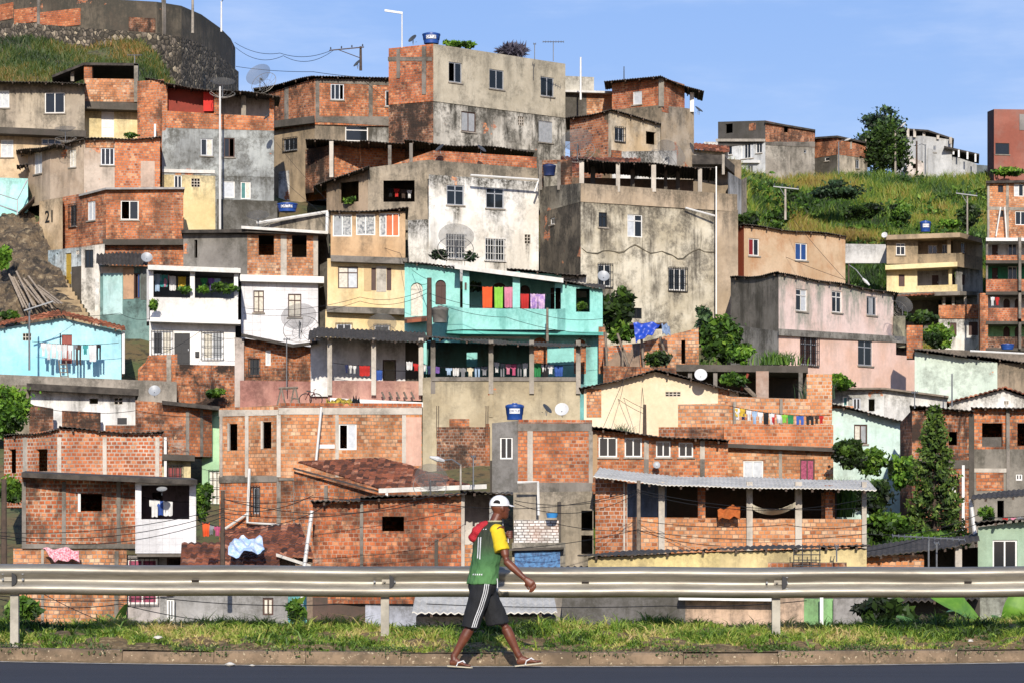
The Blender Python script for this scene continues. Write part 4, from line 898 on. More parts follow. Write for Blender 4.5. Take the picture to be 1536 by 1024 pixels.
# --- front brick house
h = House('front_brick_house', 'front row house of rough red brick with one small window', 590, 940, 88)
fb = brick('R', .4, .35, 147, .17, .128, mortar='b89a84', ms=.011); fb2 = brick('B', .5, .15, 148)
h.shell([(469, 755, .6), (540, 750, .2), (696, 739, 0)], 905, [fb, fb], [(1, 'hole', 573, 774, 606, 796)], back=4)
h.pad(1, 540, 752, 545, 855, M['conc2'], .05); h.pad(1, 652, 808, 657, 870, M['dconc'], .05); h.pad(1, 692, 742, 697, 870, M['lconc'], .04)
h.slab([(466, 752, .2), (540, 747, -.3), (700, 737, -.5)], 88, 4.5, .06, M['fib'])
h.slab([(690, 737, -.5), (770, 737, -.4)], 88, 4, .08, M['fib'])
h.shell([(694, 741, 1.6), (742, 741, 1.7)], 905, [plaster('cfc8bf', .15, .2, 149)], back=2, name='recess_wall')
h.shell([(694, 816, .1), (722, 816, .1)], 905, [brick('C', .1, .1, 150)], back=.3, name='recess_parapet')
h.shell([(734, 746, .3), (745, 750, .4)], 905, [plaster('d6d2cc', .2, .2, 151)], back=3, name='side_wall')
h.shell([(469, 895, .5), (550, 895, .4)], 965, [plaster('6b5348', .3, .4, 152)], back=2, name='base_wall'); h.shell([(548, 896, .3), (640, 896, .3)], 965, [plaster('b9bcc6', .2, .2, 153)], back=2, name='base_wall')
h.railbar([(468, 765, -.4), (457, 845, -.4), (449, 935, -.4)], 88, .06, M['pvc'], 'drain_pipe')
# --- small tile roofs between
h = House('low_tile_roof_house', 'low house of small red tile roofs with a blue sheet thrown over', 380, 860, 93)
h.sheet([(345, 840, -.4), (470, 833, -.2)], 93, 4, M['tiler'], 1.0, .22, tiles=True, bdx=-.4, name='tiled_roof')
h.shell([(290, 826, 1.0), (470, 838, .2)], 940, [plaster('a58f7c', .5, .4, 154)], back=2)
h.sheet([(270, 858, -1.6), (420, 856, -1.6)], 93, 3, M['tiler'], .9, .22, tiles=True, name='tiled_roof'); h.slab([(414, 829, -.8), (466, 846, -1.2)], 93, .15, .1, M['whitegut'], name='barge_board')
h.shell([(260, 893, -4), (432, 893, -4)], 965, [plaster('a9a6a2', .3, .4, 155)], [(0, 'win', 394, 896, 410, 922, 'd', 'cc', '')], back=2, name='front_wall')
h.shell([(428, 894, -3.8), (460, 894, -3.8)], 965, [plaster('7fd6d8', .1, .1, 156)], back=2, name='front_wall')
h.shell([(240, 896, -4.4), (262, 896, -4.4)], 965, [plaster('c3c0ba', .3, .3, 157)], [(0, 'win', 250, 898, 262, 930, 'w', 'kk', '')], back=2, name='front_wall')
# --- brick and grey house, centre
h = House('grey_pier_house', 'brick house with a narrow raw cement pier window and blue tank on top', 815, 745, 111)
gb = brick('A', .2, .15, 158); 
h.shell([(738, 634, .1), (777, 630, 0), (888, 634, .3)], 740, [plaster('8f8b86', .5, .6, 159), gb], [(0, 'win', 750, 655, 769, 688, 'w', 'kk', '')], back=5)
h.pad(1, 777, (634, 634), 888, (646, 646), M['conc2'], .03, 'beam'); h.pad(1, 777, (723, 723), 888, (738, 738), M['conc2'], .03, 'beam'); h.pad(1, 777, 629, 888, 634.5, bR, .03, 'brick_course')
h.pad(1, 791, 646, 799, 724, M['lconc'], .03); h.pad(1, 883, 646, 889, 724, M['conc'], .04)
h.shell([(735, 690, .4), (742, 690, .4)], 760, [M['dconc']], back=2, name='side_wall')
h = House('cement_annex_house', 'low cement house with white painted bricks and a striped blue sheet', 825, 870, 99)
h.shell([(770, 738, .5), (890, 736, .6)], 930, [plaster('b5a894', .4, .45, 160, '9c907c')], [(0, 'hole', 872, 765, 889, 795), (0, 'hole', 872, 802, 889, 830)], back=4)
wbk = brick('W', .15, .1, 161, .2, .1, mortar='8f8880')
h.pad(0, 836, 752, 841, 812, M['dconc'], .4, 'pier'); 
h.shell([(771, 779, -.3), (838, 779, -.3)], 814, [wbk], back=.3, name='white_brick_parapet')
h.shell([(768, 813, -.4), (848, 813, -.4)], 960, [plaster('b3aa9a', .4, .4, 163)], back=.5, name='base_wall')
bl = plain('blue_striped_sheet', '4f86b8', .6, 0, .5, 9, hx2='23406b')
h.pad(0, 772, 826, 840, 850, bl, .3, 'blue_sheet'); h.slab([(762, 822, -.9), (846, 820, -.9)], 99, .6, .08, M['dconc'], name='ledge')
h.railbar([(776, 723, -.5), (807, 722, -.5), (808, 772, -.5)], 99, .05, M['pvc'], 'drain_pipe')
# --- cream gabled house
h = House('cream_gable_house', 'cream gable wall house with low dark roof and a vent block', 1020, 655, 120)
cg = plaster('e9d9bb', .12, .2, 164, 'e0cca8', 0, .15, gcol='9a8a6c')
h.shell([(876, 583, .3), (983, 557, 0), (1108, 588, .2)], 700, [cg, cg], [(1, 'cob', 998, 587, 1021, 594)], back=4)
h.slab([(868, 582, -.2), (983, 553.5, -.6), (1122, 589, -.3)], 120, 4.5, .12, M['fib'])
h.pad(0, 880, 583, 902, 625, bC, .03, 'brick_patch'); h.pad(1, 1077, 583, 1094, 610, bC, .03, 'brick_patch')
# --- row of windows brick house
h = House('four_window_house', 'low brick house with four equal windows in a row under a dark eave', 988, 725, 112)
h.shell([(888, 644), (1092, 663, .4)], 740, [brick('A', .25, .3, 165, mortar='b9a48c')], [(0, 'win', 898, 655, 926, 685, 'w', 'kk', 's'), (0, 'win', 937, 656, 963, 685, 'w', 'kk', 's'), (0, 'win', 984, 661, 1006, 685, 'w', 'kk', 's'), (0, 'win', 1018, 663, 1040, 685, 'w', 'kk', 's')], back=5)
h.slab([(886, 641, -.6), (1094, 661.5, -.3)], 112, 5, .08, M['fib'])
for x in (966, 1050): h.pad(0, x, (660, 660), x + 7, (688, 688), M['lconc'], .035); h.pad(0, x, (688, 688), x + 7, (720, 720), M['conc2'], .04)
h.pad(0, 888, 648, 896, 715, plaster('c3a27c', .2, .3, 166), .03, 'plaster_strip')
# --- brick parapet terrace with washing
h = House('laundry_terrace_house', 'stepped brick terrace house with a long line of washing and white shutters', 1165, 735, 115)
pbk = brick('C', .1, .1, 167, .2, .15, mortar='cdb9a2', ms=.016); 
h.shell([(1017, 606, 2), (1092, 604, 2)], 670, [pbk], back=.4, name='rear_parapet'); h.shell([(1092, 594, 2.2), (1215, 598, 2.2)], 660, [brick('C', .12, .1, 168, .2, .15, mortar='cdb9a2', ms=.016)], back=.4, name='rear_parapet'); h.shell([(1212, 602, 2.3), (1248, 602, 2.3)], 660, [pbk], back=.4, name='rear_parapet')
h.shell([(988, 640, .2), (1088, 640, .1)], 700, [bB], back=.4, name='parapet'); h.shell([(1086, 635), (1250, 637, .2)], 675, [brick('A', .15, .1, 169, mortar='c0a890')], back=.4, name='parapet')
h.slab([(1078, 664, -.3), (1254, 671, -.1)], 115, 3, .16, M['dconc'], name='ledge')
h.shell([(1080, 669, .1), (1250, 673, .3)], 790, [brick('C', .2, .2, 170, mortar='bfa98c')], [(0, 'win', 1115, 690, 1145, 722, 'w', 'ww', ''), (0, 'win', 1200, 688, 1222, 722, 'd', 'pp', '')], back=4)
for x in (1081, 1168): h.pad(0, x, 676, x + 5, 735, M['conc'], .03)
h.post(1100, 1104, 602, 640, 116.9, M['conc'], 'pier', .3); h.post(1170, 1174, 598, 640, 117, M['conc'], 'pier', .3)
# --- big veranda house
h = House('veranda_house', 'brick veranda house under a wide pale metal roof with hanging hammock', 1100, 830, 98)
vb = brick('C', .12, .1, 171, .2, .135, mortar='b9a08a'); 
h.shell([(893, 714, .4), (940, 722, 0)], 840, [brick('B', .2, .1, 172, .2, .135, mortar='c0b0a0')], back=.3, name='side_wall')
h.shell([(936, 775, .1), (1300, 778, .9)], 850, [vb], back=.25, name='parapet')
for x0, x1, m, d in ((935, 941, 'lconc', .02), (988, 997, 'lconc', -.03), (1120, 1129, 'lconc', .28), (1193, 1203, 'lconc', .5), (1293, 1300, 'lconc', .8)): h.post(x0, x1, 722, 845, 98 + d, M[m], w=.22)
h.post(1047, 1058, 725, 780, 98.3, bA, w=.3); h.post(1238, 1249, 727, 780, 98.8, bA, w=.3)
h.shell([(930, 724, 4.2), (1000, 724, 4.2), (1255, 732, 4.4)], 840, [plaster('9fb2d6', .1, .1, 173), plaster('5b4338', .3, .3, 174)], back=.3, name='veranda_back_wall')
h.sheet([(890, 714, -.8), (1000, 727, -1.2), (1315, 734, -.4)], 98, 5.5, M['metalroof'], .42, .15, .018, sag=.02)
h.shell([(1232, 738, 1.6), (1252, 738, 1.6)], 800, [bC], back=2.4, name='end_wall')
# --- yellow wall house behind the rail
h = House('yellow_wall_house', 'low yellow stained wall house with long dark sagging roof behind the rail', 1090, 950, 86)
yw = plaster('e3cf8f', .35, .6, 175, 'd3bf86', 0, .4, gcol='6b5f44')
h.shell([(882, 836, .6), (1080, 828, .2), (1300, 822, 0)], 965, [yw, plaster('ddc891', .25, .5, 176, None, .02, .4, gcol='5f5540')], back=4)
h.sheet([(866, 833, .35), (1080, 823, -.05), (1306, 817, -.25)], 86, 4, M['fib'], .02, .2, .022, sag=.05)
h.shell([(1152, 843, -.5), (1270, 843, -.4)], 965, [bB], back=.3, name='brick_wall')
g_ = MB()
for k in range(4): g_.box(P(1190 + k * 13, 852, 85.2), (.03, 0, 0), (0, .03, 0), (0, 0, .72))
for k in range(4): g_.box(P(1190, 824 + k * 8, 85.17), (.82, 0, 0), (0, .03, 0), (0, 0, .03))
g_.build('window_grille', M['black'], h.root)
h.shell([(843, 895, -3), (1028, 895, -3)], 965, [plaster('7e7a76', .6, .6, 177)], back=2, name='front_wall'); h.shell([(1028, 896, -3), (1206, 896, -3)], 965, [plaster('d6b79c', .15, .2, 178)], back=2, name='front_wall')
h.slab([(1018, 893, -3.6), (1170, 895, -3.6)], 86, 3, .12, M['white'], .05, name='gutter_roof')
h.shell([(1206, 897, -3), (1250, 897, -3)], 965, [plaster('8fbf7e', .1, .1, 179)], back=2, name='front_wall'); h.post(1230, 1235, 895, 960, 82.6, M['white'], 'corner_post', .1)
h.shell([(1250, 897, -3.2), (1340, 896, -3.2)], 965, [plaster('b0aba6', .2, .3, 180)], back=2, name='front_wall')
h = House('sheet_roof_shed', 'low shed with pale corrugated roof directly behind the guard rail', 720, 960, 78, 'shed')
h.sheet([(618, 918, -.8), (836, 918, -.8)], 78, 4, M['metalroof'], .42, .2, .03)
h.shell([(624, 924), (834, 924)], 975, [plaster('c9b8a6', .2, .2, 181)], back=3)
h = House('dark_ridge_roof', 'long dark asbestos roof just showing above the guard rail', 800, 930, 84, 'shed')
h.shell([(740, 876, .5), (1000, 874, .5)], 965, [plaster('a0978c', .4, .4, 182)], back=3); h.sheet([(736, 856, .4), (1010, 853, .4)], 84, 4, M['fib'], .03, .2, .03)
# --- right side, middle
h = House('green_wall_house', 'pale green stained wall with thin roof and plastic gutter, far right', 1455, 600, 136)
ga = plaster('cfdccb', .45, .4, 183, 'c2cfbf', .05, .1, gcol='4f524a', patch=.9)
h.shell([(1372, 527, .6), (1496, 543, 0), (1580, 548, .4)], 640, [ga, plaster('a3917a', .4, .4, 184)], back=4)
h.slab([(1370, 524, 0), (1450, 533, -.4), (1580, 546, -.3)], 136, 5, .1, M['fib'], .2)
h.railbar([(1455, 526, -.3), (1536, 530, -.3)], 136, .05, M['pvc'], 'drain_pipe')
h.shell([(1372, 522, 3.4), (1580, 530, 3.8)], 560, [plaster('8f8172', .5, .4, 185)], back=1, name='rear_wall')
h.shell([(1360, 488, 4), (1384, 488, 4)], 530, [bA], back=1, name='brick_stub')
h = House('white_shack', 'rough white shack with ragged openings and a long white wall', 1330, 640, 128, 'shack')
h.shell([(1240, 586, .3), (1326, 583, 0), (1420, 594, .2)], 700, [plaster('d6d6d0', .6, .4, 186, 'b5b2aa', .08), plaster('ece9e2', .12, .2, 187)], [(0, 'win', 1264, 594, 1272, 609, 'w', 't', ''), (0, 'win', 1279, 596, 1291, 614, 'a', 'kk', ''), (0, 'hole', 1303, 598, 1312, 616)], back=4)
h.slab([(1238, 581, -.3), (1326, 580.5, -.4), (1423, 593, -.2)], 128, 4, .08, M['wood'])
h = House('white_gable_house', 'white gable house with tiled roof edge at the right border', 1510, 640, 130)
h.shell([(1424, 604), (1505, 584), (1590, 612)], 700, [wht, wht], [(1, 'cob', 1506, 601, 1513, 606)], back=4)
h.sheet([(1418, 606, -.4), (1505, 581, -.4)], 130, 4, M['tiler'], 0, .22, tiles=True, rafters=False, name='tiled_roof'); h.sheet([(1505, 581, -.4), (1594, 612, -.4)], 130, 4, M['tiler'], 0, .22, tiles=True, rafters=False, name='tiled_roof')
h = House('pale_green_house', 'pale mint house with shuttered window and slanting dark roof', 1300, 710, 118)
pg = plaster('cfe3d8', .25, .35, 188, 'bdd6ca', 0, .1, gcol='5c6257')
h.shell([(1246, 608), (1354, 631, .4)], 780, [pg], [(0, 'win', 1281, 636, 1301, 665, 'd', 'cg', 's')], back=4)
h.slab([(1246, 606, -.5), (1357, 629, -.3)], 118, 4.5, .12, M['fib']); h.pad(0, 1247, 608, 1280, 612, bC, .02, 'brick_course')
h = House('mossy_brick_house', 'dark moss-stained brick house behind the tall conifer', 1410, 830, 110)
mk_ = brick('B', .65, .2, 189, moss=.25)
h.shell([(1350, 634, 1.6), (1368, 614, 0), (1460, 615, .2)], 860, [bM, mk_], [(1, 'hole', 1423, 647, 1436, 667), (1, 'win', 1425, 716, 1434, 750, 'w', 'kk', '')], back=5)
h.slab([(1364, 610, -.4), (1462, 612, -.3)], 110, 5, .12, M['fib'])
h.pad(1, 1453, 620, 1461, 840, M['dconc'], .05); h.pad(1, 1368, 690, 1455, 702, M['dconc'], .03, 'beam')
h.post(1443, 1447, 697, 805, 109, M['pvc'], 'drain_pipe', .1)
h = House('half_built_house', 'half-built brick and cement house with unglazed openings at right edge', 1500, 770, 111)
hbk = brick('A', .4, .3, 190)
h.shell([(1459, 612), (1580, 612, .3)], 674, [hbk], [(0, 'hole', 1473, 634, 1504, 669), (0, 'hole', 1526, 634, 1560, 668)], back=5)
h.slab([(1456, 610, -.5), (1580, 610, -.3)], 111, 5, .1, M['fib'])
h.shell([(1459, 673, -.1), (1580, 673, .2)], 860, [plaster('8f887c', .4, .5, 191)], [(0, 'win', 1524, 710, 1534, 720, 'w', 'kk', ''), (0, 'hole', 1496, 750, 1506, 775)], back=5)
h.pad(0, 1464, 708, 1505, 735, bA, .03, 'brick_patch'); h.pad(0, 1509, 612, 1514, 740, M['conc2'], .06); h.pad(0, 1460, 702, 1510, 708, M['lconc'], .05, 'beam')
h.shell([(1473, 655, .3), (1504, 655, .3)], 672, [plaster('77716b', .3, .3, 192)], back=.2, name='sill_wall')
h = House('black_canopy', 'black lean-to canopy on white posts with a red chair behind, right edge', 1500, 800, 97, 'canopy')
h.slab([(1456, 748, -.6), (1580, 738, -.3)], 97, 4, .1, M['fib'], .2)
h.railbar([(1456, 748), (1464, 812)], 97, .07, M['pvc'], 'post'); h.shell([(1462, 796, 1), (1580, 792, 1)], 860, [plaster('a09788', .4, .4, 193)], back=2)
h = House('sage_green_house', 'sage green house with deep white-framed window behind the rail, right', 1505, 940, 90)
sg_ = plaster('9fb59c', .12, .2, 194, '93ab92', 0, .15, gcol='56624f')
h.shell([(1467, 790, .2), (1580, 776, .4)], 965, [sg_], [(0, 'win', 1489, 809, 1526, 860, 'w', 'kk', '')], back=4)
h.slab([(1462, 785, -.4), (1580, 771, -.2)], 90, 4.5, .1, M['fib'])
h.shell([(1465, 896, -.6), (1580, 895, -.6)], 965, [plaster('a3a597', .5, .5, 195)], back=2, name='base_wall')
h = House('low_dark_shed', 'low shed with long dark roof, brick wall and open pen', 1390, 900, 89, 'shed')
h.slab([(1296, 834, -.4), (1440, 818, -.5), (1470, 812, -.5)], 89, 4, .12, M['fib'], .3)
h.shell([(1297, 833, .1), (1386, 831, .1)], 930, [vb], back=.3, name='brick_wall'); h.shell([(1380, 826, 3.4), (1470, 820, 3.4)], 930, [plaster('4a453c', .3, .3, 196)], back=.3, name='back_wall')
h.post(1433, 1443, 818, 870, 88.8, M['lconc'])
h.shell([(1340, 898, -2), (1470, 898, -2)], 965, [plaster('3b332c', .4, .4, 197)], back=1, name='front_wall'); h.sheet([(1330, 902, -3), (1470, 896, -3)], 89, 3, M['fib'], .1, .2, .04)
# --- shanty in the middle
h = House('tarp_shanty', 'makeshift brick and plank shanty with a blue tarpaulin', 985, 565, 131, 'shanty')
h.shell([(905, 520, .4), (960, 514, 0), (1048, 492, .2)], 600, [plaster('a58d78', .5, .5, 198, '8b7460', .4, .4), brick('C', .3, .5, 199)], [(1, 'hole', 1022, 510, 1028, 545)], back=3)
h.slab([(944, 485, -.7), (1000, 484, -.6)], 131, 3, .08, M['dwood'])
for x0, y0, x1, y1 in ((908, 498, 912, 575), (926, 500, 948, 565), (962, 505, 967, 565), (990, 505, 1002, 545), (934, 520, 934, 575)): h.railbar([(x0, y0, -.5), (x1, y1, -.5)], 131, .06, M['wood'], 'prop')
h.shell([(905, 548, -2), (1018, 552, -2)], 620, [bB], back=.3, name='brick_parapet')
h = House('concrete_frame_shed', 'open concrete frame shed with rusty door sheet below the pink house', 1110, 610, 126, 'shed')
h.slab([(1014, 546, -.2), (1212, 548, 0)], 126, 5, .3, M['dconc'])
for x in (1032, 1070, 1198): h.post(x, x + 6, 550, 610, 126, M['conc2'])
h.shell([(1020, 552, 4.6), (1212, 552, 4.6)], 640, [plaster('5a4c3e', .4, .4, 200)], back=.3, name='back_wall')
h.post(1134, 1153, 556, 596, 125.7, plaster('b9a698', .4, .6, 201, '9a7a66'), 'rusty_sheet', .05)
h.railbar([(1112, 585, -.4), (1122, 560, -.4)], 126, .06, plain('rust_red', '8f3a22'), 'prop'); h.railbar([(1116, 578, -.5), (1134, 595, -.5)], 126, .1, M['wood'], 'plank')
h.shell([(1210, 560, -4.9), (1248, 560, -4.9)], 640, [pbk], back=.3, name='brick_stub')
# ================================================================ SETTING
cam = bpy.data.objects.new('camera', bpy.data.cameras.new('camera')); col.objects.link(cam)
cam.location = (0, 0, HC); cam.rotation_euler = (R(90), 0, 0)
cam.data.sensor_width = 36; cam.data.lens = 36 * F / 1536; cam.data.shift_y = (HY - 512) / 1536; cam.data.clip_end = 6000; cam.data.clip_start = .5
sc.camera = cam
SUN_EL, SUN_AZ = 24.0, 1.5         # azimuth: degrees to the right of straight behind the camera
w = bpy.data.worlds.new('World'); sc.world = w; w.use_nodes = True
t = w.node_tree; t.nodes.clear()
sky = nd(t, 'ShaderNodeTexSky', sky_type='NISHITA'); sky.sun_disc = False
sky.sun_elevation = R(SUN_EL); sky.sun_rotation = R(180 - SUN_AZ); sky.air_density = .9; sky.dust_density = .35; sky.ozone_density = 6.0; sky.altitude = 0
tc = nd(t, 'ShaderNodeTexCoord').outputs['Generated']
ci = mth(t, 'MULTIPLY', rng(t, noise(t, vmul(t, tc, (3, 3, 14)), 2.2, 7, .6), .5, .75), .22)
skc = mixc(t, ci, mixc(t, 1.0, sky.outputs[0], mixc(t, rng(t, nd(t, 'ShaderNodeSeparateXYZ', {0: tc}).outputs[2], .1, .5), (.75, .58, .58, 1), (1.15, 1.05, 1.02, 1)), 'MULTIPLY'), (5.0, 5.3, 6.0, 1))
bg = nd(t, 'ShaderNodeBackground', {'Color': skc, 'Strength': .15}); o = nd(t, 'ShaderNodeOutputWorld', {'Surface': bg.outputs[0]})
L = bpy.data.lights.new('sun', 'SUN'); L.energy = 4.0; L.angle = R(.53); L.color = (1, .925, .82)
so = bpy.data.objects.new('sun', L); col.objects.link(so)
sd = Vector((math.sin(R(SUN_AZ)) * math.cos(R(SUN_EL)), -math.cos(R(SUN_AZ)) * math.cos(R(SUN_EL)), math.sin(R(SUN_EL))))
so.rotation_euler = sd.to_track_quat('Z', 'Y').to_euler(); so.location = (20, -40, 60)
sc.view_settings.view_transform = 'Standard'; sc.view_settings.look = 'None'; sc.view_settings.exposure = .4; sc.view_settings.gamma = 1
sc.cycles.max_bounces = 8; sc.cycles.transparent_max_bounces = 16
# ---- terrain
def prof(pts, y):
    return np.interp(y, [p[0] for p in pts], [p[1] for p in pts])
MID = [(-60, -.3), (31, -.3), (32.6, .1), (34, -.6), (45, -3.6), (86, -3.4), (96, -2.4), (106, -.9), (112, .6), (122, 2.9), (132, 5.6), (140, 8.2), (150, 12), (160, 17.5), (170, 21.5), (186, 25), (230, 29), (260, 28), (400, 24), (900, -5), (1500, -30)]
RGT = [(-60, -.3), (31, -.3), (32.6, .1), (34, -.6), (45, -3.6), (86, -3.4), (96, -2.4), (112, .2), (128, 3.0), (140, 6.2), (158, 9.0), (176, 11.2), (188, 12.6), (195, 17.4), (205, 20.6), (231, 29.3), (262, 31), (400, 24), (900, -5), (1500, -30)]
LFT = [(-60, -.3), (31, -.3), (32.6, .1), (34, -.6), (45, -3.6), (86, -3.4), (96, -2.4), (106, -.9), (112, .6), (122, 3.0), (132, 6.5), (140, 9), (150, 13), (160, 20), (166, 25.2), (172, 28.4), (185, 32.6), (230, 33), (260, 31), (400, 24), (900, -5), (1500, -30)]
def hz(x, y):
    px = HX + F * x / np.maximum(y, 60)
    a = np.clip((px - 1085) / 130, 0, 1); b = np.clip((330 - px) / 120, 0, 1)
    a = a * a * (3 - 2 * a); b = b * b * (3 - 2 * b)
    z = prof(MID, y); z = z + a * (prof(RGT, y) - z) + b * (prof(LFT, y) - z)
    n = (np.sin(x * .55 + y * .21) + np.sin(x * .23 - y * .37 + 2) + .5 * np.sin(x * 1.3 + y * .9)) * .22
    return z + n * np.clip((y - 60) / 60, 0, 1)
def earth(name, a, b, c, s=.4):
    m, t, bb = newmat(name); pos = nd(t, 'ShaderNodeNewGeometry').outputs['Position']
    f = rng(t, noise(t, pos, s, 8, .68), .38, .64); k = mixc(t, f, lin(a), lin(b))
    k = mixc(t, rng(t, noise(t, pos, s * 6, 6, .7), .5, .62), k, lin(c))
    t.links.new(k, bb.inputs['Base Color']); bb.inputs['Roughness'].default_value = .97
    setbump(t, bb, noise(t, pos, s * 12, 5), .5, .1); return m
ys = np.concatenate([np.arange(-60, 28, 8), np.arange(28, 48, 1.5), np.arange(48, 90, 4), np.arange(90, 240, 2.2), np.arange(240, 320, 8), np.arange(330, 1500, 60)])
us = np.concatenate([np.linspace(-900, -120, 9)[:-1], np.linspace(-120, 120, 110), np.linspace(120, 900, 9)[1:]])
mb = MB(); GX = []
for y in ys: GX.append([(x, y, float(hz(np.array(x), np.array(y)))) for x in us])
me = bpy.data.meshes.new('hill_ground'); nv = [p for r in GX for p in r]; nu = len(us)
me.from_pydata(nv, [], [(j*nu+i, j*nu+i+1, (j+1)*nu+i+1, (j+1)*nu+i) for j in range(len(ys)-1) for i in range(nu-1)])
me.materials.append(earth('hill_earth', '6b5a3c', '55603a', '3f3a2a')); me.polygons.foreach_set('use_smooth', [True]*len(me.polygons))
tag(sc and bpy.data.objects.new('ground', me), kind='structure'); gobj = bpy.data.objects['ground']; col.objects.link(gobj)
# ---- road, edge line, kerb, verge
EDGE = lambda x: 30.15 + 1.0 * min((x / 5.6) ** 2, 3.0) - .12 * (x / 5.6)
def strip(name, prof_, mat, kind='structure', x0=-16, x1=16, n=96, zf=None):
    mb = MB(); rows = []
    for i in range(n + 1):
        x = x0 + (x1 - x0) * i / n; e = EDGE(x); rows.append([(x, e + dy, dz + (zf(x, dy) if zf else 0)) for dy, dz in prof_])
    cum = 0
    for a, b in zip(rows, rows[1:]):
        for k in range(len(prof_) - 1):
            mb.face([a[k], b[k], b[k+1], a[k+1]])
    o = mb.build(name, mat, None); tag(o, kind=kind); return o
def asphalt():
    m, t, b = newmat('asphalt'); pos = nd(t, 'ShaderNodeNewGeometry').outputs['Position']
    c = mixc(t, noise(t, pos, 90, 3, .8), lin('191a20', 1), lin('424349', 1)); c = mixc(t, rng(t, noise(t, vmul(t, pos, (.15, 1.2, 1)), 1.0, 5), .42, .62, 0, .7), c, lin('2a2b32', 1))
    t.links.new(c, b.inputs['Base Color']); b.inputs['Roughness'].default_value = .85; setbump(t, b, noise(t, pos, 120, 3, .8), .5, .01); return m
strip('road', [(-60, -.05), (-22, .0), (-6, .01), (0, 0)], asphalt())
lm = plain('worn_white_line', 'd8d5cc', .7, 0, .5, 7, hx2='8f8c85'); strip('road_edge_line', [(-.16, .006), (-.03, .006)], lm)
def kerbmat():
    m, t, b = newmat('kerb_concrete'); pos = nd(t, 'ShaderNodeNewGeometry').outputs['Position']
    c = mixc(t, rng(t, noise(t, pos, 2.5, 8, .7), .35, .65), lin('87725a'), lin('5e4f3d'))
    c = mixc(t, rng(t, noise(t, pos, 9, 6, .75), .52, .66), c, lin('554a38')); c = mixc(t, rng(t, noise(t, pos, 30, 3), .62, .7), c, lin('b5a588'))
    t.links.new(c, b.inputs['Base Color']); b.inputs['Roughness'].default_value = .95; setbump(t, b, noise(t, pos, 18, 5, .7), .2, .008); return m
KM = kerbmat()
strip('gutter_strip', [(-.03, .004), (.16, .02)], earth('gutter_sand', '937a5a', '74613f', 'a8906c', 3))
ks = 0
mbk = MB(); rk = random.Random(3)
x = -8.2
def kz(x): return .135 + .012 * math.sin(x * 2.1)
proto_k = None
while x < 8.2:
    Ln = rk.choice((.98, 1.0, 1.02)); a, b = x + .003, x + Ln - .003
    e0, e1 = EDGE(a) + .14, EDGE(b) + .14; z0 = kz(x + .5)
    mb = MB(); prf = [(.0, -.1), (.0, .02), (.03, z0 - .025), (.055, z0), (.17, z0 + .004), (.17, -.1)]
    N = 5
    for i in range(N):
        xa, xb = a + (b - a) * i / N, a + (b - a) * (i + 1) / N; ea, eb = e0 + (e1 - e0) * i / N, e0 + (e1 - e0) * (i + 1) / N
        ja, jb = [rk.uniform(-.006, .006) for _ in range(2)]
        for k in range(len(prf) - 1):
            mb.face([(xa, ea + prf[k][0], prf[k][1]), (xb, eb + prf[k][0], prf[k][1]), (xb, eb + prf[k+1][0], prf[k+1][1]), (xa, ea + prf[k+1][0], prf[k+1][1])])
    for xx, ee in ((a, e0), (b, e1)): mb.face([(xx, ee + p, q) for p, q in prf])
    o = mb.build('kerb_stone', KM, None, org=(x + .5, e0, 0)); tag(o, kind='structure'); x += Ln
VE = lambda x, dy: .0
def verge_z(x, dy):      # dy behind the road edge
    q = np.interp(dy, [.28, .45, .9, 1.5, 2.2, 3.0], [.136, .152, .22, .29, .33, .15])
    return q + np.clip((dy - .26) / .3, 0.12, 1) * (.022 * np.sin(x * 3.1 + dy * 4) + .018 * np.sin(x * 7.3 - dy * 5 + 1) + .015 * np.sin(x * 1.3))
strip('verge', [(.24, 0), (.3, 0), (.42, 0), (.6, 0), (.8, 0), (1.0, 0), (1.25, 0), (1.5, 0), (1.8, 0), (2.2, 0), (3.0, 0), (4.5, -1.2), (7, -3)], earth('verge_soil', '7d6644', '5a4a30', 'a08a62', 2.2), n=240, zf=lambda x, dy: float(verge_z(x, min(dy, 3.0))))
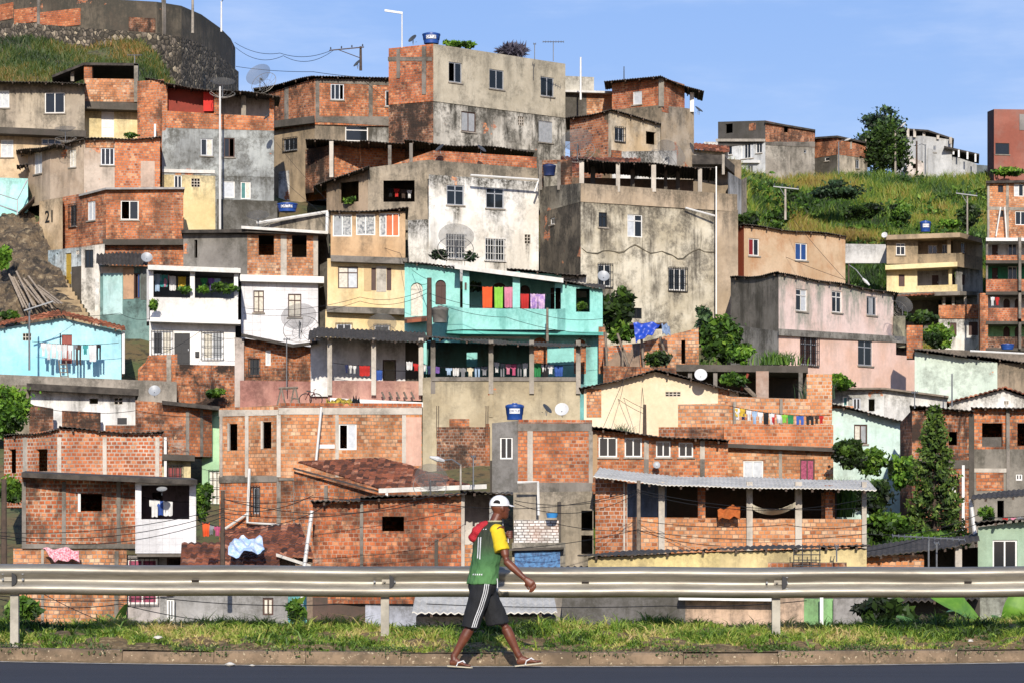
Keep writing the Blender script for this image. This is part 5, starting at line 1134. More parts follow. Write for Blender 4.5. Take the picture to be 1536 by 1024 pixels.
# ---- blades
def bladesmat(name, cols, attr='tint'):
    m, t, b = newmat(name); a = nd(t, 'ShaderNodeAttribute', attribute_name=attr)
    f = a.outputs['Fac']
    c = ramp(t, f, [(i / (len(cols) - 1), lin(c_)) for i, c_ in enumerate(cols)])
    t.links.new(c, b.inputs['Base Color']); b.inputs['Roughness'].default_value = .6
    tr = nd(t, 'ShaderNodeBsdfTranslucent', {'Color': c}); mx = nd(t, 'ShaderNodeMixShader', {0: .3, 1: b.outputs[0], 2: tr.outputs[0]})
    out = [n for n in t.nodes if n.type == 'OUTPUT_MATERIAL'][0]; t.links.new(mx.outputs[0], out.inputs[0]); return m
def blades(name, base, h, wd, lean, mat, tint, parent=None, ang=None):
    "bent triangular blades: base (n,3), heights, widths, lean distance"
    n = len(base); a = RNG.uniform(0, 2*np.pi, n) if ang is None else ang
    d = np.stack([np.cos(a), np.sin(a), np.zeros(n)], 1); s = np.stack([-np.sin(a), np.cos(a), np.zeros(n)], 1)
    fa = RNG.uniform(0, np.pi, n); s = np.stack([np.cos(fa), np.sin(fa) * .4, np.zeros(n)], 1)
    up = np.array([0, 0, 1.0])
    h = h[:, None]; wd = wd[:, None]; lean = lean[:, None]
    p0 = base; p1 = base + up * h * .55 + d * lean * .3; p2 = base + up * h * (1 - .25 * np.minimum(lean / np.maximum(h, 1e-3), 1)) + d * lean
    V = np.stack([p0 - s*wd*.5, p0 + s*wd*.5, p1 + s*wd*.42, p1 - s*wd*.42, p2], 1).reshape(-1, 3)
    if parent is not None:
        q = parent
        while q is not None: V = V - np.array(q.location); q = q.parent
    me = bpy.data.meshes.new(name); me.vertices.add(len(V)); me.vertices.foreach_set('co', V.astype(np.float32).ravel())
    i = np.arange(n)[:, None] * 5
    L_ = np.concatenate([i + np.array([[0, 1, 2, 3]]), i + np.array([[3, 2, 4]])], 1).ravel()
    me.loops.add(len(L_)); me.loops.foreach_set('vertex_index', L_.astype(np.int32))
    st = (np.arange(n)[:, None] * 7 + np.array([[0, 4]])).ravel(); ct = np.tile([4, 3], n)
    me.polygons.add(len(st)); me.polygons.foreach_set('loop_start', st.astype(np.int32)); me.polygons.foreach_set('loop_total', ct.astype(np.int32))
    at = me.attributes.new('tint', 'FLOAT', 'POINT'); at.data.foreach_set('value', np.repeat(tint, 5).astype(np.float32))
    me.update(calc_edges=True); me.materials.append(mat); o = bpy.data.objects.new(name, me); col.objects.link(o)
    if parent is not None: o.parent = parent
    return o
def vnoise(x, y, s, seed=0):
    return .5 + .25 * (np.sin(x * s + seed) * np.cos(y * s * 1.3 + seed * 2) + np.sin(x * s * 2.3 + y * s * 1.7 + seed * 3)) + .12 * np.sin(x * s * 5.1 - y * s * 4.2 + seed)
EDV = np.vectorize(EDGE)
n = 15000
tx = RNG.uniform(-7.2, 7.2, n); tdy = .2 + 2.6 * RNG.beta(1.3, 1.05, n)
dens = vnoise(tx, tdy * 2, 2.1, 3) + .35 * (vnoise(tx, tdy, 5.3, 8) - .5); keep = RNG.uniform(0, 1, n) < np.clip((tdy - .2) * 1.3, .1, 1) * np.clip((dens - .32) * 3.2, .1, 1)
tx, tdy, dens = tx[keep], tdy[keep], dens[keep]; n = len(tx)
K = 16
bx = np.repeat(tx, K) + RNG.normal(0, .022, n*K); by = np.repeat(tdy, K) + RNG.normal(0, .022, n*K)
base = np.stack([bx, EDV(bx) + by, verge_z(bx, by) - .01], 1)
hh = np.repeat(RNG.gamma(6, .0145, n) * (.5 + .75 * vnoise(tx, tdy, 1.7, 9)) * np.interp(tdy, [.3, .8, 1.6, 2.6], [.5, .85, 1.1, .95]), K) * RNG.uniform(.5, 1.25, n*K)
hh = hh + (RNG.uniform(0, 1, n*K) < .006) * .12
tint = np.clip(np.repeat(.44 + .85 * (vnoise(tx, tdy, 1.1, 5) - .5) - .35 * (dens - .6) + RNG.normal(0, .13, n), K) + RNG.normal(0, .12, n*K), 0, 1)
GR = bladesmat('grass_blades', ['2a3c12', '48681c', '6f8f2c', '98a844', 'bcae66', 'ccb47e'])
o = blades('verge_grass', base, hh, RNG.uniform(.008, .02, n*K), hh * RNG.uniform(.35, 1.7, n*K), GR, tint)
tag(o, 'green and straw coloured roadside grass along the kerb', 'grass', kind='stuff')
# tall grass of the hillsides
def hillgrass(name, label, pxr, yr, n, hmean, cols, seed, zoff=0):
    px = RNG.uniform(*pxr, n); y = RNG.uniform(*yr, n); x = (px - HX) * y / F
    b = np.stack([x, y, hz(x, y) - .05], 1); K = 4
    v = vnoise(x, y, .5, seed); v2 = vnoise(x, y, .21, seed + 2)
    b = np.repeat(b, K, 0) + np.concatenate([RNG.normal(0, .12, (n*K, 2)), np.zeros((n*K, 1))], 1)
    hh = np.repeat(hmean * (.5 + .9 * v), K) * RNG.uniform(.5, 1.3, n*K)
    tint = np.clip(np.repeat(.45 + .85 * (v2 - .5) + .3 * (v - .5) + RNG.normal(0, .1, n), K) + RNG.normal(0, .1, n*K), 0, 1)
    o = blades(name, b, hh, RNG.uniform(.04, .095, n*K), hh * RNG.uniform(.15, .7, n*K), bladesmat(name + '_blades', cols), tint)
    return tag(o, label, 'grass', kind='stuff')
hillgrass('hillside_grass', 'tall yellow-green grass covering the hillside under the ridge houses', (1095, 1560), (186, 236), 26000, .9, ['1c2f0d', '304d14', '4f701e', '7a8c2c', '9c8c3e', '86703a'], 1)
hillgrass('hill_top_grass', 'dry grass slope under the hilltop retaining wall', (-30, 345), (163, 187), 6000, .5, ['1c2a0e', '2e4416', '46591c', '6b6228', '99703a'], 4)
hillgrass('slope_weeds', 'weeds growing on the ground between the houses', (880, 1560), (96, 160), 7000, .5, ['23350f', '3d5a18', '5d7a24', '86923a'], 7)
# ---- concrete embankment and stairs at left
def polyslab(name, pts, mat, th=.3, kind='structure', sub=1):
    p = [P(*q) for q in pts]; n = (p[1]-p[0]).cross(p[2]-p[0]).normalized()
    if n.y > 0: n = -n
    mb = MB(); mb.hexa([q - n*th for q in p], p); return tag(mb.build(name, mat, None, org=p[0]), kind=kind)
from mathutils import noise as mno
def slopemat():
    m, t, b = newmat('rocky_slope'); pos = nd(t, 'ShaderNodeNewGeometry').outputs['Position']
    c = mixc(t, rng(t, noise(t, pos, .7, 9, .72), .4, .6), lin('7d6a50'), lin('4a4034')); c = mixc(t, rng(t, noise(t, pos, 2.2, 8, .75), .52, .64), c, lin('a08e70')); c = mixc(t, rng(t, noise(t, vmul(t, pos, (1, .4, .4)), 1.4, 8, .7), .52, .62), c, lin('2c2820'))
    t.links.new(c, b.inputs['Base Color']); b.inputs['Roughness'].default_value = .97; setbump(t, b, noise(t, pos, 5, 8, .75), 1.0, .15); return m
A_, B_, C_, D_ = P(-25, 312, 156), P(52, 326, 154.5), P(140, 505, 140.5), P(-25, 500, 139.5); n = 44; vs = []
for j in range(n + 1):
    for i in range(n + 1):
        q = A_.lerp(B_, i / n).lerp(D_.lerp(C_, i / n), j / n); d = mno.fractal(q * .55, 1.0, 2.0, 5) * .42 + mno.fractal(q * 2.1, .9, 2.0, 4) * .16; vs.append(q + Vector((0, -.6, .8)) * d)
me = bpy.data.meshes.new('embankment'); me.from_pydata(vs, [], [(j*(n+1)+i, (j+1)*(n+1)+i, (j+1)*(n+1)+i+1, j*(n+1)+i+1) for j in range(n) for i in range(n)]); me.materials.append(slopemat())
o = bpy.data.objects.new('embankment', me); col.objects.link(o); tag(o, kind='structure')
mb = MB(); st = plaster('b39c78', .4, .3, 211, '9a8464', 0, 0)
N = 17
for k in range(N):
    f0 = k / N; f1 = (k + 1) / N
    def cpt(f): return (62 + 58 * f ** 1.1, 378 + 104 * f, 151.5 - 9.5 * f)
    a = P(*cpt(f0)); b = P(*cpt(f1)); wd_ = .75 + .35 * f0
    mb.box((b.x - wd_ * .5, b.y, b.z - .5), (wd_, 0, 0), (0, max(.3, a.y - b.y + .05), 0), (0, 0, a.z - b.z + .5))
ob = mb.build('stairway', st, None, org=P(91, 482, 142)); tag(ob, 'worn concrete stairway climbing between embankment and peeling house', 'stairs')
# ================================================================ PLANTS
def leafmat(name, cols):
    if ('lf', name) not in MATS: MATS[('lf', name)] = bladesmat(name, cols)
    return MATS[('lf', name)]
G1 = leafmat('dark_leaves', ['131f0a', '22350f', '3a5418', '567324']); G2 = leafmat('mid_leaves', ['1d300d', '345218', '557a22', '7d9a35']); G3 = leafmat('yellow_green_leaves', ['24380f', '446a1a', '6b9428', '93b440']); G4 = leafmat('blue_green_leaves', ['141f16', '263a26', '3f5a36', '5f7c48'])
def leaves(name, pts, size, mat, parent, tint, elong=1.9, droop=.0):
    n = len(pts); d = RNG.normal(0, 1, (n, 3)); d[:, 2] -= droop; d /= np.linalg.norm(d, axis=1)[:, None]
    e = RNG.normal(0, 1, (n, 3)); e -= (e * d).sum(1)[:, None] * d; e /= np.linalg.norm(e, axis=1)[:, None]
    nn = np.cross(d, e); s = (size * RNG.uniform(.6, 1.35, n))[:, None]
    a = pts - d * s * elong * .5; b = pts + e * s * .5 + nn * s * .12; c = pts + d * s * elong * .5; f = pts - e * s * .5 + nn * s * .12
    V = np.stack([a, b, c, f], 1).reshape(-1, 3)
    if parent is not None: V = V - np.array(parent.location)
    me = bpy.data.meshes.new(name); me.vertices.add(len(V)); me.vertices.foreach_set('co', V.astype(np.float32).ravel())
    i = np.arange(n)[:, None] * 4; L_ = np.concatenate([i + np.array([[0, 1, 3]]), i + np.array([[1, 2, 3]])], 1).ravel()
    me.loops.add(len(L_)); me.loops.foreach_set('vertex_index', L_.astype(np.int32)); me.polygons.add(2 * n)
    me.polygons.foreach_set('loop_start', np.arange(0, 6 * n, 3, dtype=np.int32)); me.polygons.foreach_set('loop_total', np.full(2 * n, 3, np.int32))
    at = me.attributes.new('tint', 'FLOAT', 'POINT'); at.data.foreach_set('value', np.repeat(tint, 4).astype(np.float32))
    me.update(calc_edges=True); me.materials.append(mat); o = bpy.data.objects.new(name, me); col.objects.link(o)
    if parent is not None: o.parent = parent
    return o
def clumps(c, rad, k, n, fill=.55):
    "leaf positions in k loose sub-clumps scattered through an uneven ellipsoid"
    u = RNG.normal(0, 1, (k, 3)); u /= np.linalg.norm(u, axis=1)[:, None]; u *= (RNG.uniform(.1, 1, k) ** .5 * RNG.uniform(.75, 1.12, k))[:, None] * .8
    cr = RNG.uniform(.13, .34, k) * (1.25 - .35 * np.linalg.norm(u, axis=1)); w_ = cr ** 2; idx = RNG.choice(k, n, p=w_ / w_.sum())
    v = RNG.normal(0, .62, (n, 3)) * cr[idx][:, None] * np.array([1.1, 1.1, .8])
    p = u[idx] + v; tint = np.clip(.4 + .22 * v[:, 2] / cr[idx] + .2 * RNG.normal(0, 1, k)[idx] + RNG.normal(0, .16, n), 0, 1)
    return np.array(c) + p * np.array(rad), tint, np.array(c) + u * np.array(rad)
def bush(name, label, px, py, Y, wpx, hpx, mat, n=900, size=.16, k=16, cat='bush', group=None, trunk=None, yb=None, elong=1.9, fill=.5, dr=None):
    s = Y / F; c = P(px, py, Y); rad = (wpx / 2 * s, (dr or wpx / 2 * s * .8), hpx / 2 * s)
    base = P(px, yb or (py + hpx / 2), Y); t = empty(name, base, label, cat, group)
    pts, tint, cc = clumps(c, rad, int(k * 1.7), int(n * 2.0), fill); size *= .8; leaves('crown' if cat == 'tree' else 'foliage', pts, size, mat, t, tint, elong)
    if trunk or (trunk is None and cat == 'tree'):
        q = MB(); hub = base.lerp(c, .45); r0 = max(.03, rad[0] * .06); q.tube([base - UP*.1, base.lerp(hub, .5) + Vector((.03, 0, 0)), hub], [r0 * 1.5, r0 * 1.1, r0], 7)
        for e in cc[:9]: e = Vector(e); q.tube([hub, hub.lerp(e, .5) + Vector((0, 0, rad[2] * .06)), e], [r0 * .8, r0 * .5, r0 * .2], 5)
        q.build('trunk' if cat == 'tree' else 'stem', M['dwood'], t)
    return t
bush('shade_tree', 'big dark leafy tree on the ridge between brick and white houses', 1320, 226, 241, 84, 92, G1, 4200, .24, 34, 'tree', yb=268)
bush('slender_tree', 'thin open-crowned tree rising above the dark ridge tree', 1322, 184, 244, 82, 46, G4, 700, .26, 18, 'tree', yb=268, fill=.2)
for (x, y, w_, h_, n, Y, m, lb) in ((1252, 285, 86, 34, 1500, 212, G4, 'broad grey-green bush at the upper middle of the grassy hillside'), (1292, 319, 62, 32, 1300, 203, G1, 'dense round dark bush in the middle of the grassy hillside'), (1160, 330, 46, 38, 1200, 195, G2, 'dark bush at the lower left of the grassy hillside'), (1348, 325, 46, 40, 900, 202, G2, 'bush with pale flowers on the right half of the hillside'), (1452, 325, 36, 44, 1000, 199, G1, 'tall dark bush beside the thin pole right of the hillside'), (1188, 292, 24, 20, 400, 213, G1, 'small dark bush behind the white pole on the hillside'), (1515, 258, 60, 14, 500, 224, G3, 'leafy hedge clump under the rust red house'), (1425, 335, 34, 16, 400, 194, G3, 'low bright bush behind the yellow house tank')):
    bush('hillside_bush', lb, x, y, Y, w_, h_, m, n, .2, 14, group='bushes on the grassy hillside')
bush('papaya_tree', 'papaya-like tree with dark leaves against the stained grey wall', 926, 468, 137, 50, 76, G1, 1100, .3, 20, 'tree', yb=512)
bush('papaya_bush', 'lower leafy growth at the foot of the papaya-like tree', 934, 498, 136.4, 40, 36, G2, 500, .26, 10)
bush('climbing_bush', 'tall leafy shrub climbing between the shanty and the pink house flank', 1082, 508, 134, 56, 84, G2, 1500, .22, 22, yb=560, fill=.3)
bush('sapling', 'thin leafy sapling left of the pink house flank', 1054, 486, 135, 34, 84, G4, 420, .18, 16)
bush('green_shrub', 'bright shrub in the corner under the pink house flank', 1112, 530, 132, 40, 44, G3, 800, .18, 12)
bush('garden_bush', 'dark bush beside the blue tarpaulin', 988, 538, 129, 42, 26, G1, 700, .18, 12)
bush('vine', 'bright vine sprouting above the shack roof before the pink house', 1256, 573, 127, 42, 26, G3, 600, .2, 10, cat='vine')
bush('bank_bush', 'round green bush on the bank below the brick parapet, right', 1402, 505, 150, 52, 40, G2, 1200, .2, 14)
bush('shade_bush', 'dark leafy bush under the yellow balcony house', 1382, 478, 160, 40, 26, G1, 700, .22, 10)
for (x, y, w_, h_, n, Y, m, lb) in ((1272, 680, 46, 56, 1500, 113, G1, 'dark bush against the pale mint house'), (1305, 690, 66, 40, 1300, 115, G2, 'tall weedy bush under the shuttered window'), (1305, 745, 70, 60, 2000, 107, G1, 'large dark bush right of the veranda roof'), (1330, 790, 74, 46, 1800, 102, G2, 'spreading bush left of the conifer foot'), (1390, 812, 110, 34, 1800, 99, G2, 'wide low bush under the conifer'), (1268, 745, 30, 50, 600, 104, G3, 'tall yellowish cane clump behind the end post'), (1355, 710, 40, 60, 900, 108.5, G3, 'tall yellow-green reed clump beside the conifer')):
    bush('garden_bush', lb, x, y, Y, w_, h_, m, n, .16, 18, group='bushes round the conifer', fill=.4)
bush('feathery_tree', 'bright feathery tree at the left border over the new brick house', 8, 618, 112, 74, 92, G3, 3000, .13, 22, 'tree', yb=700)
bush('border_bush', 'dark bush below the left border pole with a red flower', 14, 735, 100, 44, 60, G2, 900, .14, 14)
bush('bank_shrub', 'small shrub on the concrete embankment by the planks', 8, 388, 146, 22, 40, G3, 400, .2, 8)
bush('bank_shrub', 'dry shrub below the planks on the embankment', 16, 475, 139.5, 34, 22, G2, 400, .18, 8)
bush('courtyard_bush', 'leafy bush in the gap between tiled balcony and green wall', 303, 750, 104, 34, 70, G2, 1000, .14, 14)
bush('weed', 'weed growing on the mossy brick wall top', 325, 590, 130.5, 36, 16, G2, 400, .14, 8)
bush('rooftop_bush', 'round clipped green bush peeping over the tall tan tower', 678, 66, 165, 30, 15, G3, 700, .16, 8)
bush('rooftop_bush', 'second smaller round bush right of the one on the tall tan tower', 702, 68, 165, 22, 11, G3, 400, .16, 6)
bush('dry_bush', 'bare purple-grey shrub on the roof right of the rooftop bushes', 766, 78, 166, 46, 14, leafmat('bare_twigs', ['3f3a44', '5a5562', '6f6a78']), 260, .2, 8, elong=6)
bush('potted_plant', 'leafy plant trailing on the right of the white balcony', 335, 432, 137.6, 40, 20, G2, 500, .15, 9, cat='plant', group='plants on the white balcony')
bush('potted_plant', 'small leafy plant in the left bay of the white balcony', 275, 436, 137.6, 22, 14, G3, 260, .14, 6, cat='plant', group='plants on the white balcony')
bush('potted_plant', 'leafy plant in the middle of the white balcony', 303, 436, 137.6, 20, 16, G3, 260, .14, 6, cat='plant', group='plants on the white balcony')
bush('potted_plant', 'yellowish plant on the left end ledge of the white balcony', 231, 460, 136.8, 14, 24, G3, 200, .14, 6, cat='plant')
bush('potted_plant', 'flowering plant in the window of the turquoise house', 874, 459, 134.2, 18, 16, G2, 250, .13, 6, cat='plant')
bush('hanging_plant', 'dark fern hanging in the turquoise balcony', 714, 430, 134.6, 20, 18, G1, 250, .16, 6, cat='plant')
bush('potted_plant', 'green plant in the left opening of the tan gabled house', 523, 300, 149.6, 22, 12, G2, 260, .14, 6, cat='plant')
bush('potted_plant', 'small tree in a pot on the canopy terrace at right', 1482, 770, 95, 26, 24, G2, 500, .12, 8, cat='plant')
bush('wall_weed', 'thin weed growing on the white house wall left of the dish', 662, 382, 144, 34, 24, G4, 220, .13, 8, fill=.2)
bush('wall_weed', 'thin weed growing on the white house wall right of the dish', 704, 386, 144, 26, 20, G4, 160, .13, 8, fill=.2)
bush('cane_clump', 'grassy cane clump hiding the green wall near the rail', 442, 915, 62, 20, 36, G2, 300, .16, 8)
bush('verge_bush', 'leafy bush under the rail at the left border', 34, 912, 60, 60, 44, G2, 700, .11, 12)
bush('verge_bush', 'dark broad-leaved bush under the rail left of the banana leaves', 1325, 920, 52, 90, 44, G1, 800, .17, 14)
bush('shanty_weed', 'trailing weed by the concrete frame shed', 1100, 568, 125, 36, 30, G2, 500, .16, 10)
bush('roof_weed', 'weeds at the corner of the cream house terrace', 195, 203, 157, 24, 9, G2, 200, .14, 6)
bush('cypress_shrub', 'dark column shrub beside the pale mint house steps', 1336, 700, 108, 9, 28, G1, 350, .1, 8)
bush('hill_shrub', 'low dark shrub right of the stained grey house', 1122, 332, 150, 40, 30, G1, 700, .2, 12)
# spiky clump on the frame shed
def spikes(name, label, px, py, Y, wpx, hpx, n, mat, cat='plant', lean=.8, wd=.06):
    s = Y / F; b0 = P(px, py, Y); t = empty(name, b0, label, cat)
    b = np.array(b0) + np.stack([RNG.normal(0, wpx * s * .25, n), RNG.normal(0, .25, n), np.zeros(n)], 1)
    h_ = RNG.uniform(.5, 1.1, n) * hpx * s; blades('leaf_blades', b, h_, np.full(n, wd), h_ * RNG.uniform(.2, lean, n), mat, np.clip(RNG.normal(.5, .2, n), 0, 1), t); return t
spikes('agave', 'spiky grass clump on top of the concrete frame shed', 1165, 547, 127, 60, 24, 260, G2); spikes('reeds', 'tall reeds beside the shack under the pink house', 1225, 598, 126, 40, 34, 240, G4)
spikes('cane', 'bamboo-like canes beside the veranda end post', 1262, 775, 103, 30, 62, 420, G2, wd=.03, lean=.3); spikes('weeds_tuft', 'weeds growing at the foot of the cream gable wall', 935, 655, 116.5, 26, 24, 90, G4, wd=.03)
# ---- conifer
def conifer():
    yt, yb, Y, px = 606, 838, 103, 1402
    base = P(px, yb, Y); H_ = (yb - yt) * Y / F; t = empty('conifer', base, 'tall narrow conifer with drooping tufted branches before the mossy brick house', 'tree')
    q = MB(); q.tube([base - UP*.2, base + UP * H_ * .5, base + UP * H_], [.11, .07, .015], 8)
    pts = []; tn = []
    for k in range(150):
        f = (k / 150) ** .9; z = H_ * (.06 + .93 * f); a = k * 2.4 + RNG.uniform(-.3, .3); ln = (1 - f) ** .72 * 1.22 * RNG.uniform(.75, 1.12) + .1
        d = Vector((math.cos(a), math.sin(a), 0)); p0 = base + UP * z; p1 = p0 + d * ln * .6 + UP * ln * .02; p2 = p0 + d * ln + UP * (ln * .16 - .02)
        q.tube([p0, p1, p2], [.018, .012, .005], 4)
        m_ = int(12 + ln * 46)
        g = RNG.uniform(.12, 1, m_) ** .75
        for gg in g:
            c = p0.lerp(p1, gg / .6) if gg < .6 else p1.lerp(p2, (gg - .6) / .4)
            pts.append((c.x + RNG.normal(0, .05), c.y + RNG.normal(0, .05), c.z + RNG.normal(-.01, .05))); tn.append(min(1, max(0, .2 + .5 * gg * (gg > .55) + RNG.normal(0, .14))))
    q.build('trunk', M['dwood'], t); leaves('crown', np.array(pts), .085, leafmat('conifer_needles', ['182410', '2e4219', '557028', '8fa048']), t, np.array(tn), 2.6)
conifer()
# ---- banana plants behind the rail
def bigleaf(q, pts, wd, mi=0):
    P_ = [Vector(p) for p in pts]; n = 12; row = []
    for k in range(n + 1):
        f = k / n; x = f * (len(P_) - 1); i = min(int(x), len(P_) - 2); c = P_[i].lerp(P_[i+1], x - i); d = (P_[min(i+1, len(P_)-1)] - P_[max(i, 0)]).normalized()
        s = d.cross(Vector((.15, -.6, .8))).normalized(); w_ = wd * (math.sin(math.pi * min(1, f * .93 + .05)) ** .55); up_ = s.cross(d) * w_ * .3 * (-1)
        row.append((c + s * w_ - up_, c, c - s * w_ - up_))
    for a, b in zip(row, row[1:]):
        for k in (0, 1): q.face([a[k], a[k+1], b[k+1], b[k]], mi=mi); 
def banana(px, yb, Y, lvs, label):
    b = P(px, yb, Y); t = empty('banana_plant', b, label, 'plant', 'banana plants behind the guard rail')
    q = MB(); q.tube([b - UP * 1.0, b + UP * .1], [.1, .07], 8); q.build('trunk', M['wood'], t)
    for pts, wd in lvs:
        q = MB(); bigleaf(q, [P(*p) for p in pts], wd); q.build('leaf', BL, t, smooth=True)
BL = plain('banana_leaf', '5c8c2a', .45, 0, .3, 5, .75, hx2='7aa63a')
banana(1400, 960, 40, [([(1475, 945, 38.6), (1440, 912, 38.4), (1390, 890, 38.4)], .2), ([(1400, 950, 39.8), (1370, 936, 39.5), (1345, 925, 39.2)], .1), ([(1400, 950, 40), (1415, 920, 39.4), (1445, 915, 39)], .1)], 'banana plant with a broad leaf under the right rail')
banana(1510, 960, 39, [([(1510, 955, 39), (1522, 915, 38.8), (1532, 880, 38.8)], .16), ([(1510, 955, 39), (1503, 930, 38.7), (1488, 925, 38.2)], .09), ([(1540, 955, 39.2), (1548, 910, 39), (1560, 880, 39)], .14)], 'banana plant at the right border with upright leaves')
banana(185, 960, 45, [([(188, 950, 45), (184, 925, 44.8), (190, 905, 44.6)], .14), ([(188, 950, 45), (172, 930, 44.7), (160, 922, 44.5)], .08)], 'small banana plant under the left rail')

# dark undergrowth scattered over the hillside and verges of the slope
ctr = []; tn_ = []
for k in range(70):
    px_ = RNG.uniform(1100, 1500); y_ = RNG.uniform(190, 228); x_ = (px_ - HX) * y_ / F; r_ = RNG.uniform(.4, 1.5); m_ = int(160 * r_)
    v_ = RNG.normal(0, .5, (m_, 3)) * np.array([r_ * 1.5, r_, r_ * .7]); v_[:, 2] = np.abs(v_[:, 2]); ctr.append(v_ + np.array([x_, y_, float(hz(np.array(x_), np.array(y_))) + .1])); tn_.append(np.clip(RNG.normal(.3 + .3 * RNG.uniform(), .2, m_), 0, 1))
o = leaves('hillside_undergrowth', np.concatenate(ctr), .2, G2, None, np.concatenate(tn_)); tag(o, 'dark undergrowth scattered through the hillside grass', 'undergrowth', kind='stuff')
n_ = 9000; x_ = RNG.uniform(-7, 7, n_); d_ = .12 + RNG.exponential(.28, n_); k_ = RNG.uniform(0, 1, n_) < np.clip((vnoise(x_, d_, 2.6, 7) - .42) * 4, .02, 1); x_, d_ = x_[k_], d_[k_]
pt_ = np.stack([x_, EDV(x_) + d_, np.where(d_ < .31, .15, verge_z(x_, d_)) + RNG.uniform(0, .05, len(x_)) - np.where(d_ < .15, .06, 0)], 1); o = leaves('creeping_weeds', pt_, .02, leafmat('creeper_leaves', ['26361a', '3d5424', '5f7438', '8a9050']), None, np.clip(RNG.normal(.45, .25, len(x_)), 0, 1), 1.4); tag(o, 'small creeping weeds spilling over the kerb', 'weeds', kind='stuff')
# ================================================================ THINGS: dishes, tanks, poles, wires, washing, plants
def meshscreen():
    m, t, b = newmat('dish_mesh'); b.inputs['Base Color'].default_value = lin('55534f'); b.inputs['Roughness'].default_value = .6
    tr = nd(t, 'ShaderNodeBsdfTransparent'); mx = nd(t, 'ShaderNodeMixShader', {0: .5, 1: tr.outputs[0], 2: b.outputs[0]})
    out = [n for n in t.nodes if n.type == 'OUTPUT_MATERIAL'][0]; t.links.new(mx.outputs[0], out.inputs[0]); return m
M['screen'] = meshscreen(); M['rib'] = plain('dish_rib_metal', 'a39d92', .5, .3); M['dgrey'] = plain('grey_dish', 'a7aaac', .5, .1, .2); M['dwhite'] = plain('pale_dish', 'd5d5d3', .5, 0, .15); M['ddark'] = plain('dark_dish', '4f5254', .5, .1)
M['steel'] = plain('grey_steel', '8b8d8f', .5, .5); M['wire'] = plain('cable_black', '17171a', .7)
def make_big_dish():
    r = empty('mesh_dish', (0, 0, 0), 'x', 'satellite dish', 'large mesh satellite dishes')
    q = MB(); q.tube([(0, 0, 0), (0, 0, 1.0)], .035, 8); q.build('mast', M['steel'], r)
    par = lambda a, rr: Vector((rr*math.cos(a), rr*math.sin(a), .33*rr*rr))
    q = MB(); n = 28
    for j in range(4):
        r0, r1 = .04 + j*.24, .04 + (j+1)*.24
        for k in range(n):
            a0, a1 = 2*math.pi*k/n, 2*math.pi*(k+1)/n; q.face([par(a0, r0), par(a1, r0), par(a1, r1), par(a0, r1)])
    refl = q.build('reflector', M['screen'], r, smooth=True); refl.location = (0, 0, 1.0); refl.rotation_euler = (R(48), 0, 0)
    q = MB()
    for k in range(12): q.tube([par(2*math.pi*k/12, x) + Vector((0, 0, -.012)) for x in (.04, .4, .7, 1.0)], .011, 4)
    q.tube([par(2*math.pi*k/36, 1.0) for k in range(37)], .02, 4); q.tube([par(2*math.pi*k/30, .52) for k in range(31)], .009, 4)
    rb = q.build('ribs', M['rib'], refl)
    q = MB(); q.tube([(0, 0, 0), (0, 0, .72)], .02, 6); q.lathe([(0, .66), (.07, .66), (.075, .78), (.05, .84), (0, .84)], n=10); q.build('feed', M['ddark'], refl)
    for c in refl.children: c.location = (0, 0, 0)
    return r
def fixbuild(o): return o
BD = make_big_dish(); used_bd = [0]
def bigdish(px, py, Y, rpx, label, el=48, rz=0, mast=1.0):
    "px,py: centre of the bowl, rpx: radius in photo pixels"
    s = rpx * Y / F
    r = BD if not used_bd[0] else copy_tree(BD); used_bd[0] = 1
    r['label'] = label; c = P(px, py, Y); r.scale = (s, s, s); r.rotation_euler = (0, 0, R(rz)); r.location = c - Vector((0, 0, s * 1.0 + s * .1))
    for ch in r.children:
        if ch.name.startswith('reflector'): ch.rotation_euler = (R(el), 0, 0)
    return r
def make_small_dish():
    r = empty('dish_antenna', (0, 0, 0), 'x', 'satellite dish', 'small solid satellite dishes')
    q = MB(); q.tube([(0, 0, 0), (0, 0, .75), (0, -.1, .95)], .06, 6); q.build('bracket', M['steel'], r)
    q = MB(); n = 24; par = lambda a, rr: Vector((rr*math.cos(a), rr*math.sin(a), .22*rr*rr))
    for j in range(3):
        for k in range(n):
            a0, a1 = 2*math.pi*k/n, 2*math.pi*(k+1)/n; r0, r1 = j/3+.001, (j+1)/3
            q.face([par(a0, r0), par(a1, r0), par(a1, r1), par(a0, r1)]); q.face([par(a0, r1)-UP*.05, par(a1, r1)-UP*.05, par(a1, r0)-UP*.05, par(a0, r0)-UP*.05])
    for k in range(n):
        a0, a1 = 2*math.pi*k/n, 2*math.pi*(k+1)/n; q.face([par(a0, 1)-UP*.05, par(a1, 1)-UP*.05, par(a1, 1), par(a0, 1)])
    refl = q.build('reflector', M['dgrey'], r, smooth=True); refl.location = (0, -.12, 1.0); refl.rotation_euler = (R(62), 0, 0)
    q = MB(); q.tube([(0, -.95, .2), (0, -.45, .95)], .04, 5); q.cbox((0, -.42, .98), .16, .14, .2); f = q.build('feed_arm', M['ddark'], refl); f.location = (0, 0, 0)
    q = MB(); q.box((-.28, -.08, .06), (.22, .1, 0), (-.04, .1, 0), (0, 0, .006)); q.box((.02, -.06, .03), (.2, .05, 0), (.05, .16, 0), (0, 0, .006)); f = q.build('printed_mark', M['black'], refl); f.location = (0, 0, 0)
    return r
SD = make_small_dish(); used_sd = [0]
